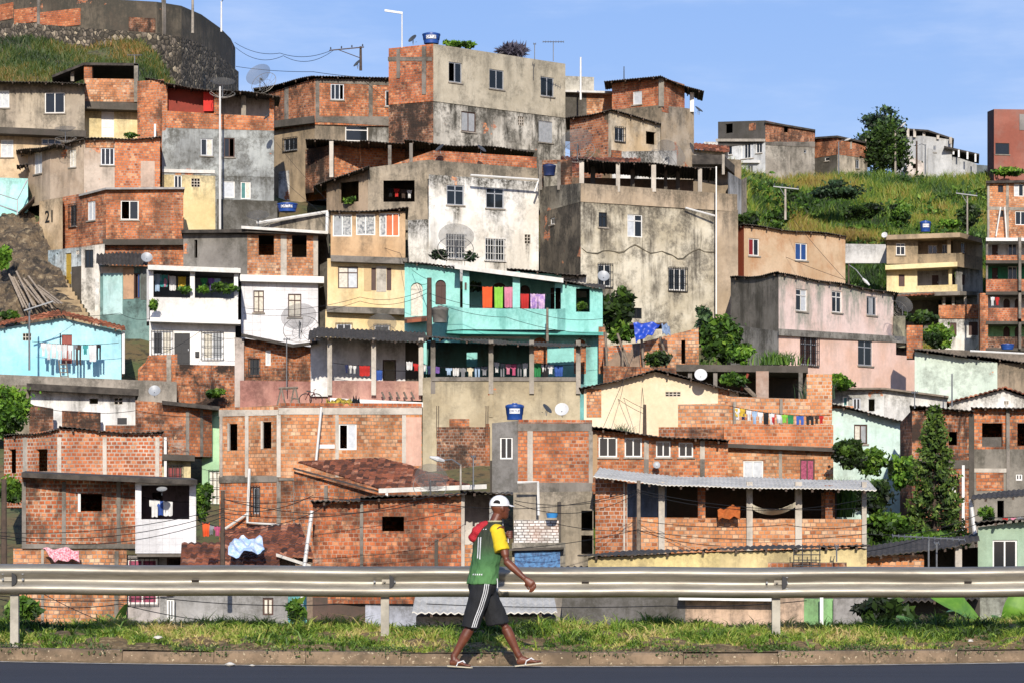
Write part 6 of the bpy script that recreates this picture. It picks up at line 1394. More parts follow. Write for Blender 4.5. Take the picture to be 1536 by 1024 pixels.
def smalldish(px, py, Y, rpx, label, rz=0, el=62, mat=None):
    s = rpx * Y / F
    r = SD if not used_sd[0] else copy_tree(SD); used_sd[0] = 1
    r['label'] = label; r.scale = (s, s, s); r.rotation_euler = (0, 0, R(rz)); r.location = P(px, py, Y) - Vector((0, 0, s))
    for ch in r.children:
        if ch.name.startswith('reflector'):
            ch.rotation_euler = (R(el), 0, 0)
            if mat:
                ch.data = ch.data.copy(); ch.data.materials[0] = M[mat]
    return r
bigdish(390, 114, 157.5, 20, 'large see-through mesh dish standing against the sky above the red porch', 58, -25)
bigdish(334, 126, 156.2, 19, 'large mesh dish rising over the white roof edge of the red porch', 25, 10)
bigdish(98, 196, 153, 16, 'mesh dish above the dark eave of the patched tan house', 20, 0)
bigdish(684, 358, 142.5, 27, 'large mesh dish in front of the white house and above the turquoise roof', 50, 4)
bigdish(449, 478, 138, 27, 'mesh dish before the white tiled wall, a rag caught on it', 50, -6)
bigdish(573, 488, 138, 22, 'mesh dish in front of the cream stacked house ground floor', 46, 3)
bigdish(387, 326, 143, 17, 'mesh dish above the dark roof of the white tiled house', 30, 0)
bigdish(866, 213, 149.5, 24, 'mesh dish beside the low gable house behind the pillared terrace', 50, -12)
bigdish(1003, 232, 149, 25, 'mesh dish over the pillared terrace, tilted to the right', 58, 35)
bigdish(1354, 457, 143, 15, 'yellowish mesh dish at the right end of the pink house roof', 60, 30)
bigdish(646, 717, 98, 25, 'mesh dish on the eave of the tile roof house', 55, 8)
smalldish(220, 387, 143, 8.5, 'small grey dish on the corner of the white balcony house roof', 10)
smalldish(232, 586, 122, 9, 'small grey dish standing on the stepped brick wall')
smalldish(1051, 562, 119, 9.5, 'small pale dish on the roof of the cream gable house', 0, 68, 'dwhite')
smalldish(843, 614, 111, 10.5, 'white dish right of the dark one on the grey pier house roof', -8, 65, 'dwhite')
smalldish(819, 613, 111.5, 9, 'dark dish turned sideways beside the white one near the blue tank', 62, 50, 'ddark')
smalldish(905, 415, 141, 9, 'small grey dish covering a barred window of the stained grey house', 5)
smalldish(1047, 165, 163, 7, 'dark dish on the right flank of the brick lookout house', 60, 40, 'ddark')
smalldish(402, 175, 155.5, 7.5, 'dark dish on the brick parapet end of the red porch house', -70, 55, 'ddark')
smalldish(661, 223, 155, 8, 'left one of two dark dishes on the brick parapet under the long roof', -60, 45, 'ddark')
smalldish(721, 224, 155.5, 8, 'right one of two dark dishes on the brick parapet under the long roof', 60, 45, 'ddark')
smalldish(620, 59, 161, 7.5, 'tilted grey dish on the top of the tall tan tower', -50, 50, 'ddark')
smalldish(537, 96, 167, 7, 'dark dish below the crossarm of the hilltop utility pole', -60, 50, 'ddark')
smalldish(243, 734, 96, 8, 'grey dish lying flat behind the roof of the tiled balcony house', 0, 25)
smalldish(1327, 353, 185, 4.5, 'tiny white dish at the left roof corner of the yellow balcony house', -20, 70, 'dwhite')
smalldish(985, 697, 111.7, 5.5, 'small wire-mesh dish on the wall under the four windows', 0, 70, 'dgrey')
smalldish(1362, 350+33, 141, 1.5, 'x') if 0 else None
# ---- water tanks
tb = plain('blue_tank_plastic', '27519e', .4, 0, .2, 4); tbg = plain('grey_tank_plastic', '77736d', .6, 0, .3, 3); tbl = plain('white_tank_label', 'e8e8e6', .6, 0, .05); tink = plain('dark_blue_ink', '1f3a7a', .6)
def tank(px, yb, Y, wpx, hpx, label, mat=tb, text='FORTLEV'):
    p = P(px, yb, Y); r = wpx / 2 * Y / F; hh = hpx * Y / F
    t = empty('water_tank', p, label, 'water tank', 'rooftop water tanks')
    q = MB(); q.lathe([(0, 0), (r*.82, 0), (r*.86, hh*.3), (r*.9, hh*.32), (r*.97, hh*.72), (r*1.02, hh*.74), (r*1.02, hh*.8), (r*.98, hh*.81)], p, 24); q.build('body', mat, t, smooth=True)
    q = MB(); q.lathe([(r*1.01, hh*.81), (r*1.0, hh*.86), (r*.7, hh*.93), (r*.3, hh*.95), (r*.28, hh), (0, hh)], p, 24); q.build('lid', mat, t, smooth=True)
    if text:
        q = MB(); n = 8
        for k in range(n):
            a0, a1 = R(-125 + 70*k/n), R(-125 + 70*(k+1)/n); rr = r*.96
            q.face([p + Vector((rr*math.cos(a0), rr*math.sin(a0), hh*.36)), p + Vector((rr*math.cos(a1), rr*math.sin(a1), hh*.36)), p + Vector((rr*1.01*math.cos(a1), rr*1.01*math.sin(a1), hh*.66)), p + Vector((rr*1.01*math.cos(a0), rr*1.01*math.sin(a0), hh*.66))])
        lb = q.build('sticker', tbl, t)
        cu = bpy.data.curves.new('lettering', 'FONT'); cu.body = text; cu.size = r * .36; cu.align_x = 'CENTER'; cu.align_y = 'CENTER'; cu.materials.append(tink)
        o = bpy.data.objects.new('lettering', cu); dg = None; col.objects.link(o)
        me = bpy.data.meshes.new_from_object(o.evaluated_get(bpy.context.evaluated_depsgraph_get())); bpy.data.objects.remove(o)
        for v in me.vertices:      # wrap the letters round the sticker
            a = v.co.x / r - math.pi/2; rr = r * 1.0; v.co = (rr*math.cos(a), rr*math.sin(a), hh*.51 + v.co.y)
        o = bpy.data.objects.new('lettering', me); col.objects.link(o); o.parent = lb
    return t
tank(647, 66, 161, 27, 17, 'blue water tank on top of the tall tan tower')
tank(431, 318, 147.5, 31, 14, 'blue water tank above the beige sloping roof wall')
tank(772, 629, 112, 28, 25, 'blue water tank beside two dishes on the grey pier house')
tank(824, 264, 147.6, 20, 18, 'blue tank coloured dark for the shade of the pillared terrace', plain('shaded_blue_plastic', '1d2f5e', .6), None)  # terrace shade put into the colour: a darker blue than the other tanks
tank(1388, 348, 188, 17, 17, 'small blue water tank on the yellow balcony house')
tank(1511, 524, 176, 21, 9, 'blue basin shaped tank at the foot of the brick balcony block', text=None)
tank(660, 484, 132.6, 26, 25, 'grey water tank on the turquoise house ledge behind the wooden pole', tbg, None)
o = MB(); p = P(828, 776, 98.2); o.lathe([(0, 0), (.17, 0), (.21, .17), (.22, .17), (.2, .15), (.16, .03), (0, .03)], p, 18); tag(o.build('basin', plain('blue_basin_plastic', '3f8fd0', .4, 0, .05), None, True, org=p), 'round blue plastic basin on the white brick parapet', 'basin')
# ---- poles
def pole(name, label, px, yt, yb, Y, wpx, mat, cat, arms=(), ins=True, lamp=None, group='poles and masts', tilt=0):
    p = P(px, yb, Y); ht = (yb - yt) * Y / F; r = wpx / 2 * Y / F
    t = empty(name, p, label, cat, group)
    q = MB(); q.tube([p, p + Vector((tilt, 0, ht))], [r * 1.1, r * .85], 8); q.build('shaft', M[mat], t)
    for (x0, y0, x1, y1) in arms:
        a, b = P(x0, y0, Y - .12), P(x1, y1, Y - .12)
        q = MB(); q.box(a - Vector((0, .03, .03)), b - a, (0, .06, 0), (0, 0, .06)); q.tube([P(px, (y0+y1)/2 + 14, Y - .05), a.lerp(b, .25)], .025, 5); arm = q.build('crossarm', M['dwood' if mat == 'dwood' else 'steel'], t)
        if ins:
            for f in (.04, .35, .65, .96):
                c = a.lerp(b, f) + Vector((0, 0, .05)); q = MB(); q.lathe([(.02, 0), (.05, .02), (.03, .06), (.05, .08), (.02, .14), (0, .15)], c, 8); q.build('insulator', M['ddark'], arm)
    if lamp:
        x1, y1 = lamp; b = P(x1, y1, Y - .3); top = p + Vector((0, 0, ht * .97))
        q = MB(); q.tube([top, top.lerp(b, .5) + UP * .12, b], .03, 6); am = q.build('arm', M['steel'], t)
        q = MB(); d = (b - top).normalized(); q.tube([b - d*.05, b + d*.2, b + d*.5], [.05, .1, .04], 8); q.build('lamp_head', M['dwhite'], am)
    return t
pole('utility_pole', 'short hilltop utility pole with a wide crossarm and insulators', 541, 70, 106, 170, 4, 'dwood', 'utility pole', [(494, 76, 546, 71)])
pole('utility_pole', 'wooden pole in front of the turquoise house beside the grey tank', 644, 417, 510, 131.5, 8, 'dwood', 'utility pole')
pole('utility_pole', 'white pole with insulator bar at the left of the grassy hillside', 1178, 281, 330, 178, 3.4, 'lconc', 'utility pole', [(1160, 280, 1198, 284)])
pole('utility_pole', 'thin grey pole with insulator bar at the right of the grassy hillside', 1451, 292, 352, 189, 2.6, 'conc', 'utility pole', [(1434, 290, 1466, 294)])
pole('utility_pole', 'dark wooden pole rising left of the brown tile roofs', 334, 735, 855, 86, 7, 'dwood', 'utility pole')
pole('utility_pole', 'grey wooden pole before the brick side of the veranda house', 958, 720, 830, 96, 6.5, 'wood', 'utility pole')
pole('utility_pole', 'stubby dark post standing before the cream gable wall', 967, 606, 652, 117, 5.5, 'dwood', 'utility pole')
pole('utility_pole', 'slim wooden pole in front of the turquoise balcony wall', 821, 462, 512, 131.5, 4, 'wood', 'utility pole')
pole('utility_pole', 'dark wooden pole at the left picture border by the new brick house', 6, 718, 870, 84, 9, 'dwood', 'utility pole')
pole('utility_pole', 'pole with a short slanted arm in front of the light blue house', 44, 455, 555, 131, 3, 'steel', 'utility pole', [(36, 466, 80, 452)], ins=False)
pole('street_lamp', 'white lamp post on the rim of the hilltop retaining wall', 332, 2, 48, 190, 2.6, 'white', 'lamp post', lamp=(340, -2))
pole('lightning_mast', 'tall grey mast rising through the top left of the retaining wall', 289, -20, 50, 184, 4, 'conc', 'mast')
pole('roof_pole', 'white L-shaped pole on the brick flank of the tall tan tower', 603, 18, 72, 161, 2, 'white', 'mast')
q = MB(); a, b = P(577, 16, 161), P(604, 20, 161); q.box(a - Vector((0, .05, .06)), b - a, (0, .1, 0), (0, 0, .12)); q.build('arm', M['white'], bpy.data.objects['roof_pole'])
pole('roof_pole', 'white mast above the pink brick wall right of the tall tower', 871, 86, 150, 166, 3, 'white', 'mast')
pole('roof_pole', 'thin dark rod on the brick lookout roof', 936, 100, 120, 165, 1.6, 'ddark', 'mast')
pole('porch_pole', 'tall white pole standing before the red porch and grey wall', 330, 130, 345, 155.4, 3.4, 'pvc', 'mast')
pole('street_lamp', 'street lamp with a long arm beside the mossy brick wall behind the cap', 691, 696, 735, 100, 3, 'lconc', 'street lamp', lamp=(664, 690))
pole('street_lamp', 'street lamp behind the pink house roof with a white head', 1273, 395, 470, 160, 3, 'dwood', 'street lamp', lamp=(1295, 419))
pole('street_lamp', 'street lamp on the ridge between the dark tree and the pale house', 1343, 196, 270, 240, 3.2, 'conc', 'street lamp', lamp=(1352, 190))
pole('street_lamp', 'street lamp standing against the pale ridge house', 1388, 217, 262, 244, 2.2, 'steel', 'street lamp', lamp=(1377, 218))
pole('street_lamp', 'short street lamp before the ridge brick house', 1258, 213, 262, 233, 2, 'steel', 'street lamp', lamp=(1268, 211))
pole('post', 'grey wooden post with a box top left of the pale ridge house', 1375, 212, 265, 243, 3, 'dwood', 'post')
pole('mast', 'thin iron mast between the shack and the white gable', 1428, 560, 610, 126, 2.4, 'steel', 'mast')
# tv aerials
def aerial(px, yb, Y, hpx, wpx, n, label, tilt=0):
    p = P(px, yb, Y); t = empty('tv_aerial', p, label, 'tv aerial', 'rooftop tv aerials'); hh = hpx * Y / F; w_ = wpx * Y / F
    q = MB(); q.tube([p, p + UP * hh], .025, 5); q.build('mast', M['steel'], t)
    q = MB(); c = p + UP * hh; q.tube([c - Vector((w_/2, 0, tilt)), c + Vector((w_/2, 0, tilt))], .022, 4)
    for k in range(n):
        f = k / (n - 1) - .5; e = .16 + .2 * abs(f); d = c + Vector((w_ * f, 0, 2*tilt * f)); q.tube([d - Vector((.02, e, .03)), d + Vector((.02, e, .03))], .013, 4); q.tube([d - Vector((0, 0, .06)), d + Vector((0, 0, .06))], .013, 4)
    q.build('boom', M['steel'], t)
aerial(830, 92, 162, 29, 31, 9, 'wide tv aerial against the sky on the tall tan tower')
aerial(802, 90, 163, 24, 3, 2, 'plain rod aerial left of the wide one on the tall tan tower')
aerial(202, 97, 161, 14, 20, 6, 'tv aerial above the brick terrace of the cream house')
aerial(1393, 856, 84, 50, 108, 13, 'very large silver tv aerial in front of the conifer', -.06)
aerial(1405, 856, 85, 42, 6, 2, 'thin aerial mast just right of the very large aerial')
aerial(710, 730, 98.5, 46, 6, 3, 'thin mast on the tile roof beside the mesh dish')
aerial(430, 585, 130, 76, 8, 3, 'tall thin mast before the brown brick house') 
aerial(1255, 842, 85, 24, 5, 2, 'white stick aerial before the yellow wall')
aerial(1372, 612, 108, 24, 8, 4, 'aerial on the dark roof of the mossy brick house')
# ---- overhead cables
cab_n = [0]
def cable(pts, label, r=.018, sag=.25, mat='wire', group='overhead cables'):
    "pts [(px,py,Y)]"
    out = []
    for a, b in zip(pts, pts[1:]):
        A, B = P(*a), P(*b); n = 14
        for k in range(n + 1):
            f = k / n; q = A.lerp(B, f); q.z -= sag * 4 * f * (1 - f); out.append(q)
    q = MB(); q.tube(out, r, 4); o = q.build('cable', M[mat], None, org=out[0]); return tag(o, label, 'cable', group)
for i, (pts, lb, sg_) in enumerate([
    ([(352, 64, 190), (420, 80, 180), (497, 76, 170)], 'upper cable from the retaining wall to the hilltop utility pole', .3),
    ([(354, 72, 190), (425, 84, 180), (500, 76, 170)], 'lower cable from the retaining wall to the hilltop utility pole', .5),
    ([(354, 100, 190), (470, 108, 170), (600, 118, 164)], 'thin cable crossing the sky over the framed brick house', .1),
    ([(0, 798, 82), (334, 762, 85.8), (470, 742, 84)], 'top cable across the tiled balcony house', .25),
    ([(0, 803, 82), (334, 768, 85.8), (640, 745, 84)], 'second cable across the tiled balcony house', .35),
    ([(0, 806, 82), (334, 775, 85.8), (500, 750, 84)], 'lowest cable across the tiled balcony house', .45),
    ([(335, 748, 85.8), (640, 752, 85), (958, 733, 95.8)], 'cable running over the front brick house to the grey pole', .4),
    ([(335, 748, 85.8), (470, 745, 86), (700, 738, 87)], 'cable following the roof line of the front brick house', .15),
    ([(772, 750, 94), (958, 735, 95.8), (1310, 760, 92)], 'upper cable across the veranda', .3),
    ([(772, 754, 94), (958, 738, 95.8), (1310, 745, 92)], 'second cable across the veranda', .5),
    ([(830, 784, 94), (958, 795, 95.8), (1080, 818, 92)], 'cable drooping under the veranda parapet', .1),
    ([(770, 822, 92), (958, 793, 95.8)], 'cable rising to the grey pole from the cement annex', .1),
    ([(958, 795, 95.8), (1300, 800, 92), (1470, 770, 92)], 'cable along the brick parapet of the veranda', .25),
    ([(958, 780, 95.8), (1180, 786, 93), (1310, 784, 92)], 'higher cable along the brick parapet of the veranda', .15),
    ([(1250, 830, 88), (1380, 808, 86), (1480, 778, 90)], 'cable slanting past the conifer to the sage green house', .1),
    ([(955, 520, 128), (935, 570, 119), (905, 640, 116)], 'left strut wire from the tarp shanty to the cream gable', 0),
    ([(957, 520, 128), (966, 606, 117)], 'wire from the tarp shanty down to the stubby post', 0),
    ([(966, 612, 117), (900, 570, 124)], 'upper wire from the stubby post to the terrace', .1),
    ([(966, 620, 117), (905, 580, 122)], 'lower wire from the stubby post to the terrace', .1),
    ([(644, 440, 131.4), (780, 462, 130), (905, 478, 130)], 'upper cable in front of the turquoise balcony', .25),
    ([(644, 450, 131.4), (760, 476, 130), (905, 500, 128)], 'lower cable in front of the turquoise balcony', .2),
    ([(644, 432, 131.4), (540, 446, 136), (365, 462, 137)], 'upper cable across the cream stacked house', .3),
    ([(644, 438, 131.4), (540, 452, 136), (365, 470, 137)], 'lower cable across the cream stacked house', .35),
    ([(644, 424, 131.4), (600, 380, 140), (410, 255, 150)], 'long diagonal cable up to the tan house', .6),
    ([(644, 420, 131.4), (618, 405, 134)], 'short cable from wooden pole to turquoise roof', .05),
    ([(414, 214, 158), (490, 300, 148)], 'black diagonal cable on the tan house left of the tower', .1),
    ([(207, 540, 131), (300, 497, 136), (365, 505, 136)], 'cable before the white balcony house ground floor', .2),
    ([(44, 470, 131), (180, 470, 136), (225, 478, 136)], 'cable before the mossy teal house', .15),
    ([(72, 613, 118), (205, 615, 118), (330, 622, 116)], 'cable across the low white house', .15),
    ([(1170, 382, 150), (1268, 420, 146), (1190, 330, 148)], 'thin wire over the peach house wall', .05),
    ([(335, 800, 85.8), (420, 786, 90)], 'short cable from the dark pole to the white pipe', .05),
    ([(0, 898, 70), (180, 905, 72), (430, 936, 70)], 'cable below the guard rail on the left', .15),
    ([(0, 893, 70), (240, 896, 72), (520, 905, 70)], 'second cable below the guard rail on the left', .1),
    ([(640, 905, 70), (1000, 908, 72), (1210, 900, 70)], 'cable below the guard rail on the right', .06),
    ([(0, 850, 80), (150, 930, 78)], 'slanting cable behind the left rail post', .1)]):
    cable(pts, lb, .0105 if i > 2 else .016, sg_)
# ---- washing
CL = {'white': 'e6e6e4', 'black': '1d1d20', 'red': 'c02a26', 'blue': '3a5fae', 'navy': '26305c', 'pale blue': 'a9c4e0', 'pink': 'd88aa0', 'orange': 'f0602a', 'lime green': '8fd14a', 'green': '2f8a4f', 'grey': '8b8d92', 'yellow': 'd9b53a', 'purple': '7a5aa8', 'cream': 'e3d8bd', 'teal': '3f9a9a', 'violet patterned': '9a7ac0', 'brown': '4a3a30', 'rose': 'c85a80', 'striped': 'b9a59a'}
CLM = {}
def clothmat(c):
    if c not in CLM: CLM[c] = plain('cloth_' + c.replace(' ', '_'), CL[c], .9, 0, .18, 5, .78, hx2='e7c8dc' if 'pattern' in c else None)
    return CLM[c]
def garment(kind, c, a, wd, ht, Y, label, group, rnd):
    "hangs from world point a (top centre)"
    nx, nz = 8, 8; th = .012
    def prof_(kind, u, v):      # keep mask by half-width at height v (0 top .. 1 bottom)
        x = abs(u)
        if kind == 'shirt': return x <= (1.0 if v < .38 else .62)
        if kind == 'trousers': return x <= .8 and not (v > .3 and x < .12)
        return True
    ph = rnd.uniform(0, 6); q = MB(); am = rnd.uniform(.02, .05)
    nx = 10
    def pt(i, j):
        u = -1 + 2 * i / nx; v = j / nz
        uu = u * (1 - .06 * v) ; 
        if kind == 'shirt' and abs(u) > .62: v = v * 1.05 + .05 * (abs(u) - .62)
        return Vector((a.x + uu * wd / 2, a.y + am * math.sin(u * 5 + ph) * (.3 + v) + .02 * math.sin(v * 7 + ph), a.z - v * ht - .03 * math.sin(math.pi * abs(u)) ))
    cells = [(i, j) for i in range(nx) for j in range(nz) if prof_(kind, -1 + 2 * (i + .5) / nx, (j + .5) / nz)]
    S = set(cells); off = Vector((0, th, 0))
    for i, j in cells:
        A, B, C, D = pt(i, j + 1), pt(i + 1, j + 1), pt(i + 1, j), pt(i, j)
        q.face([A, B, C, D]); q.face([D + off, C + off, B + off, A + off])
        for (di, dj), (e0, e1) in (((-1, 0), (D, A)), ((1, 0), (B, C)), ((0, 1), (A, B)), ((0, -1), (C, D))):
            if (i + di, j + dj) not in S: q.face([e0, e0 + off, e1 + off, e1])
    o = q.build({'shirt': 'shirt', 'trousers': 'trousers', 'towel': 'towel', 'cloth': 'cloth', 'short': 'shorts'}.get(kind, kind), clothmat(c), None, smooth=True, org=a)
    return tag(o, label, {'shirt': 'shirt', 'trousers': 'trousers', 'towel': 'towel'}.get(kind, 'cloth'), group)
ORD = ['first', 'second', 'third', 'fourth', 'fifth', 'sixth', 'seventh', 'eighth', 'ninth', 'tenth', 'eleventh', 'twelfth', 'thirteenth', 'fourteenth', 'fifteenth', 'sixteenth', 'seventeenth', 'eighteenth']
def washing(p0, p1, Y, items, place, sag=.12, dY=0.0):
    A, B = P(*p0, Y), P(*p1, Y + dY); rnd = random.Random(int(p0[0])); n = 20; pts = []
    for k in range(n + 1): q = A.lerp(B, k / n); q.z -= sag * 4 * (k / n) * (1 - k / n); pts.append(q)
    q = MB(); q.tube(pts, .012, 4); tag(q.build('clothes_line', M['wire'], None, org=A), 'clothes line strung ' + place, 'clothes line')
    for k, it in enumerate(items):
        kind, c, x, wp, hp = it; f = (x - p0[0]) / (p1[0] - p0[0]); q = A.lerp(B, f); q.z -= sag * 4 * f * (1 - f) - .01
        s = Y / F; nm = {'short': 'shorts'}.get(kind, kind)
        garment(kind, c, q, wp * s, hp * s, Y, '%s %s, %s from left, %s' % (c, nm, ORD[k], place), 'washing ' + place, rnd)
def seqw(x0, x1, spec, hp=16):
    n = len(spec); st_ = (x1 - x0) / n
    return [(k, c, x0 + st_ * (i + .5), st_ * .92, hp * h_) for i, (k, c, h_) in enumerate(spec)]
washing((48, 512), (178, 514), 132.6, seqw(61, 109, [('shirt', 'white', 1.2), ('shirt', 'white', 1.5), ('cloth', 'white', 1.3), ('shirt', 'white', 1.45), ('cloth', 'white', 1.25), ('shirt', 'white', 1.3)]) + [('trousers', 'brown', 118, 10, 30), ('trousers', 'grey', 113, 8, 26), ('towel', 'white', 139, 11, 25), ('trousers', 'black', 148, 9, 22), ('shirt', 'teal', 128, 8, 14)], 'before the light blue house')
washing((230, 410), (352, 417), 138.8, [('shirt', 'pale blue', 236, 12, 26), ('shirt', 'pink', 248, 11, 18), ('towel', 'white', 259, 10, 22), ('cloth', 'teal', 246, 12, 18), ('towel', 'yellow', 273, 12, 18), ('shirt', 'green', 306, 10, 15), ('shirt', 'purple', 317, 9, 18), ('shirt', 'pale blue', 326, 9, 16)], 'in the white balcony', .1)
washing((704, 428), (769, 430), 133.1, [('towel', 'orange', 731, 15, 34), ('towel', 'lime green', 748, 13, 32), ('towel', 'pink', 763, 13, 31)], 'left of the turquoise pillar', .05)
washing((780, 440), (834, 440), 133.1, [('towel', 'red', 787, 13, 23), ('towel', 'violet patterned', 801, 11, 22), ('towel', 'violet patterned', 812, 11, 23)], 'right of the turquoise pillar', .03)
washing((495, 543), (560, 548), 129.2, [('shirt', 'navy', 520, 5, 12), ('shirt', 'white', 526, 5, 12), ('shirt', 'white', 532, 5, 12), ('towel', 'red', 547, 16, 15)], 'on the open white porch', .05)
washing((563, 554), (628, 556), 128.6, [('towel', 'blue', 569, 9, 15)], 'beside the dark porch doorway', .02)
washing((607, 540), (733, 548), 128.5, seqw(609, 660, [('cloth', 'white', 1), ('shirt', 'red', .9), ('cloth', 'white', .8), ('shirt', 'navy', 1), ('cloth', 'purple', .8)], 12) + seqw(668, 732, [('shirt', 'pale blue', .8), ('towel', 'white', .9), ('shirt', 'grey', 1.1), ('shirt', 'cream', 1), ('trousers', 'pale blue', 1.2), ('shirt', 'grey', 1)], 13), 'in the left bay of the long terrace', .2)
washing((739, 541), (794, 543), 128.3, seqw(741, 792, [('shirt', 'white', 1), ('trousers', 'grey', 1.3), ('shirt', 'pink', 1), ('shirt', 'rose', 1.1), ('trousers', 'grey', 1.2), ('shirt', 'white', 1.3)], 15), 'in the middle bay of the long terrace', .1)
washing((800, 543), (866, 546), 128.2, [('towel', 'green', 806, 11, 20), ('shirt', 'white', 816, 9, 11), ('shirt', 'white', 826, 9, 13), ('towel', 'black', 818, 9, 20), ('towel', 'blue', 838, 13, 16)], 'in the right bay of the long terrace', .08)
washing((1094, 608), (1246, 622), 115.4, [('towel', 'yellow', 1111, 17, 12)] + seqw(1102, 1162, [('shirt', 'white', 1.1), ('shirt', 'navy', 1), ('shirt', 'white', 1), ('shirt', 'pale blue', 1.2), ('shirt', 'white', 1), ('towel', 'black', 1.1), ('shirt', 'white', 1.1)], 16) + [('shirt', 'red', 1160, 7, 16), ('towel', 'white', 1169, 8, 13), ('shirt', 'lime green', 1177, 10, 12), ('towel', 'green', 1186, 9, 13), ('trousers', 'blue', 1200, 14, 25), ('trousers', 'black', 1215, 14, 26), ('shirt', 'brown', 1225, 7, 12), ('shirt', 'red', 1232, 7, 12)], 'along the stepped brick terrace', .15)
washing((214, 745), (290, 752), 97.2, [('shirt', 'white', 232, 16, 26), ('shirt', 'blue', 241, 12, 22), ('towel', 'white', 252, 14, 22)], 'on the white tiled balcony', .05)
washing((576, 281), (621, 286), 150, [('shirt', 'black', 586, 8, 13), ('shirt', 'red', 595, 8, 12), ('shirt', 'brown', 605, 9, 13), ('shirt', 'white', 614, 7, 12)], 'in the large opening of the tan house', .0)
washing((1483, 445), (1506, 446), 178.6, [('shirt', 'white', 1489, 6, 13), ('shirt', 'red', 1496, 6, 12)], 'on the white balcony of the brick block', .02)
washing((298, 778), (336, 790), 90, [('towel', 'orange', 309, 11, 20), ('shirt', 'grey', 317, 9, 14), ('shirt', 'rose', 326, 10, 14)], 'left of the dark pole', .05)
washing((1482, 776), (1560, 772), 92, [('shirt', 'red', 1508, 8, 14), ('shirt', 'pink', 1520, 8, 10), ('shirt', 'grey', 1530, 8, 10)], 'above the sage green roof', .02)
# loose cloths
def drape(name, label, cat, pts, mat, th=.03, seed=1, n=14):
    "a crumpled cloth over the quad pts (px,py,Y) tl,tr,br,bl"
    a, b, c, d = [P(*q) for q in pts]; q = MB(); rnd = random.Random(seed)
    ph = [rnd.uniform(0, 6) for _ in range(4)]; off = Vector((0, .03, -.01))
    def pt(i, j):
        u, v = i / n, j / n; p = (a.lerp(b, u)).lerp(d.lerp(c, u), v); w_ = .09 * math.sin(u * 11 + v * 5 + ph[0]) + .06 * math.sin(u * 5 - v * 13 + ph[1]) + .03 * math.sin(u * 23 + ph[2])
        return p + Vector((0, -w_ * .5, w_ * th / .03 * .5))
    for i in range(n):
        for j in range(n):
            A, B, C, D = pt(i, j+1), pt(i+1, j+1), pt(i+1, j), pt(i, j); q.face([A, B, C, D]); q.face([D + off, C + off, B + off, A + off])
    return tag(q.build(name, mat, None, smooth=True, org=a), label, cat)
drape('tarpaulin', 'crumpled bright blue tarpaulin over the plank shanty', 'tarpaulin', [(950, 484, 129.9), (993, 486, 129.9), (978, 502, 129.6), (954, 512, 129.6)], plain('blue_tarpaulin', '2a4fc0', .4, 0, .3, 4))
drape('pale_tarpaulin', 'pale sheet sagging beside the blue tarpaulin', 'tarpaulin', [(992, 486, 129.8), (1004, 488, 129.8), (1006, 504, 129.6), (994, 500, 129.6)], plain('pale_blue_tarp', '8fa3c0', .5))
drape('blue_white_sheet', 'blue and white sheet thrown over the low red tile roof', 'sheet', [(345, 806, 92.6), (393, 808, 92.4), (398, 828, 91), (342, 830, 91)], plain('checked_blue_cloth', '9fbfe8', .9, 0, .2, 6, hx2='e3ebf5'), .06, 5)
drape('red_patterned_cloth', 'red and white cloth drooping on the brick base wall', 'cloth', [(64, 821, 96.4), (118, 824, 96.4), (119, 841, 96.2), (82, 840, 96.2)], plain('red_white_cloth', 'c8566a', .9, 0, .2, 22, hx2='efd5d8'))
drape('orange_blanket', 'orange blanket hanging over the veranda parapet', 'blanket', [(1076, 764, 98.0), (1110, 757, 98.0), (1110, 777, 97.8), (1078, 777, 97.8)], plain('orange_blanket_cloth', 'b5622a', .9))
# hammock
q = MB(); pts = []; n = 16
for k in range(n + 1):
    f = k / n; c = P(1129, 761, 98.15).lerp(P(1193, 757, 98.3), f); c.z -= .9 * f * (1 - f) ; pts.append(c)
for a, b in zip(pts, pts[1:]):
    fa = (a.x - pts[0].x) / (pts[-1].x - pts[0].x); wa = .05 + .38 * math.sin(math.pi * min(max(fa, .02), .98)); q.hexa([a + Vector((0, -wa, .12)), a + Vector((0, 0, -.06)), a + Vector((0, wa, .12)), a + Vector((0, 0, -.03))], [b + Vector((0, -wa, .12)), b + Vector((0, 0, -.06)), b + Vector((0, wa, .12)), b + Vector((0, 0, -.03))])
tag(q.build('hammock', clothmat('cream'), None, org=pts[0]), 'white hammock slung between two veranda posts', 'hammock')
# ---- bicycle, sawhorse, bundles on the large brick house roof
t = empty('sawhorse', P(432, 607, 109.2), 'pale wooden sawhorse on the roof of the large brick house', 'sawhorse')
for x0, x1 in ((416, 422), (428, 422), (436, 441), (449, 443)):
    q = MB(); q.tube([P(x0, 607, 109.2), P(x1, 581, 109.6)], .035, 4); q.build('leg', M['wood'], t)
q = MB(); q.tube([P(418, 582, 109.6), P(447, 581, 109.6)], .05, 4); q.tube([P(438, 597, 109.3), P(447, 597, 109.3)], .03, 4); q.build('top_rail', M['wood'], t)
t = empty('bicycle', P(466, 607, 110), 'old bicycle lying beside the sawhorse on the roof edge', 'bicycle')
for c in (458, 474):
    q = MB(); o_ = P(c, 599, 110); q.tube([o_ + Vector((.24 * math.cos(a), .05*math.sin(a), .24 * math.sin(a))) for a in [2*math.pi*k/20 for k in range(21)]], .02, 5); q.build('wheel', M['black'], t)
q = MB(); A = [P(458, 599, 110), P(463, 588, 110), P(471, 588, 110), P(474, 599, 110), P(466, 600, 110)]; q.tube([A[0], A[1], A[2], A[3]], .02, 5); q.tube([A[1], A[4], A[2]], .02, 5); q.tube([A[2], A[2] + Vector((0, 0, .1)), A[2] + Vector((.08, 0, .12))], .015, 5); q.build('frame', plain('maroon_paint', '5a2026', .5), t)
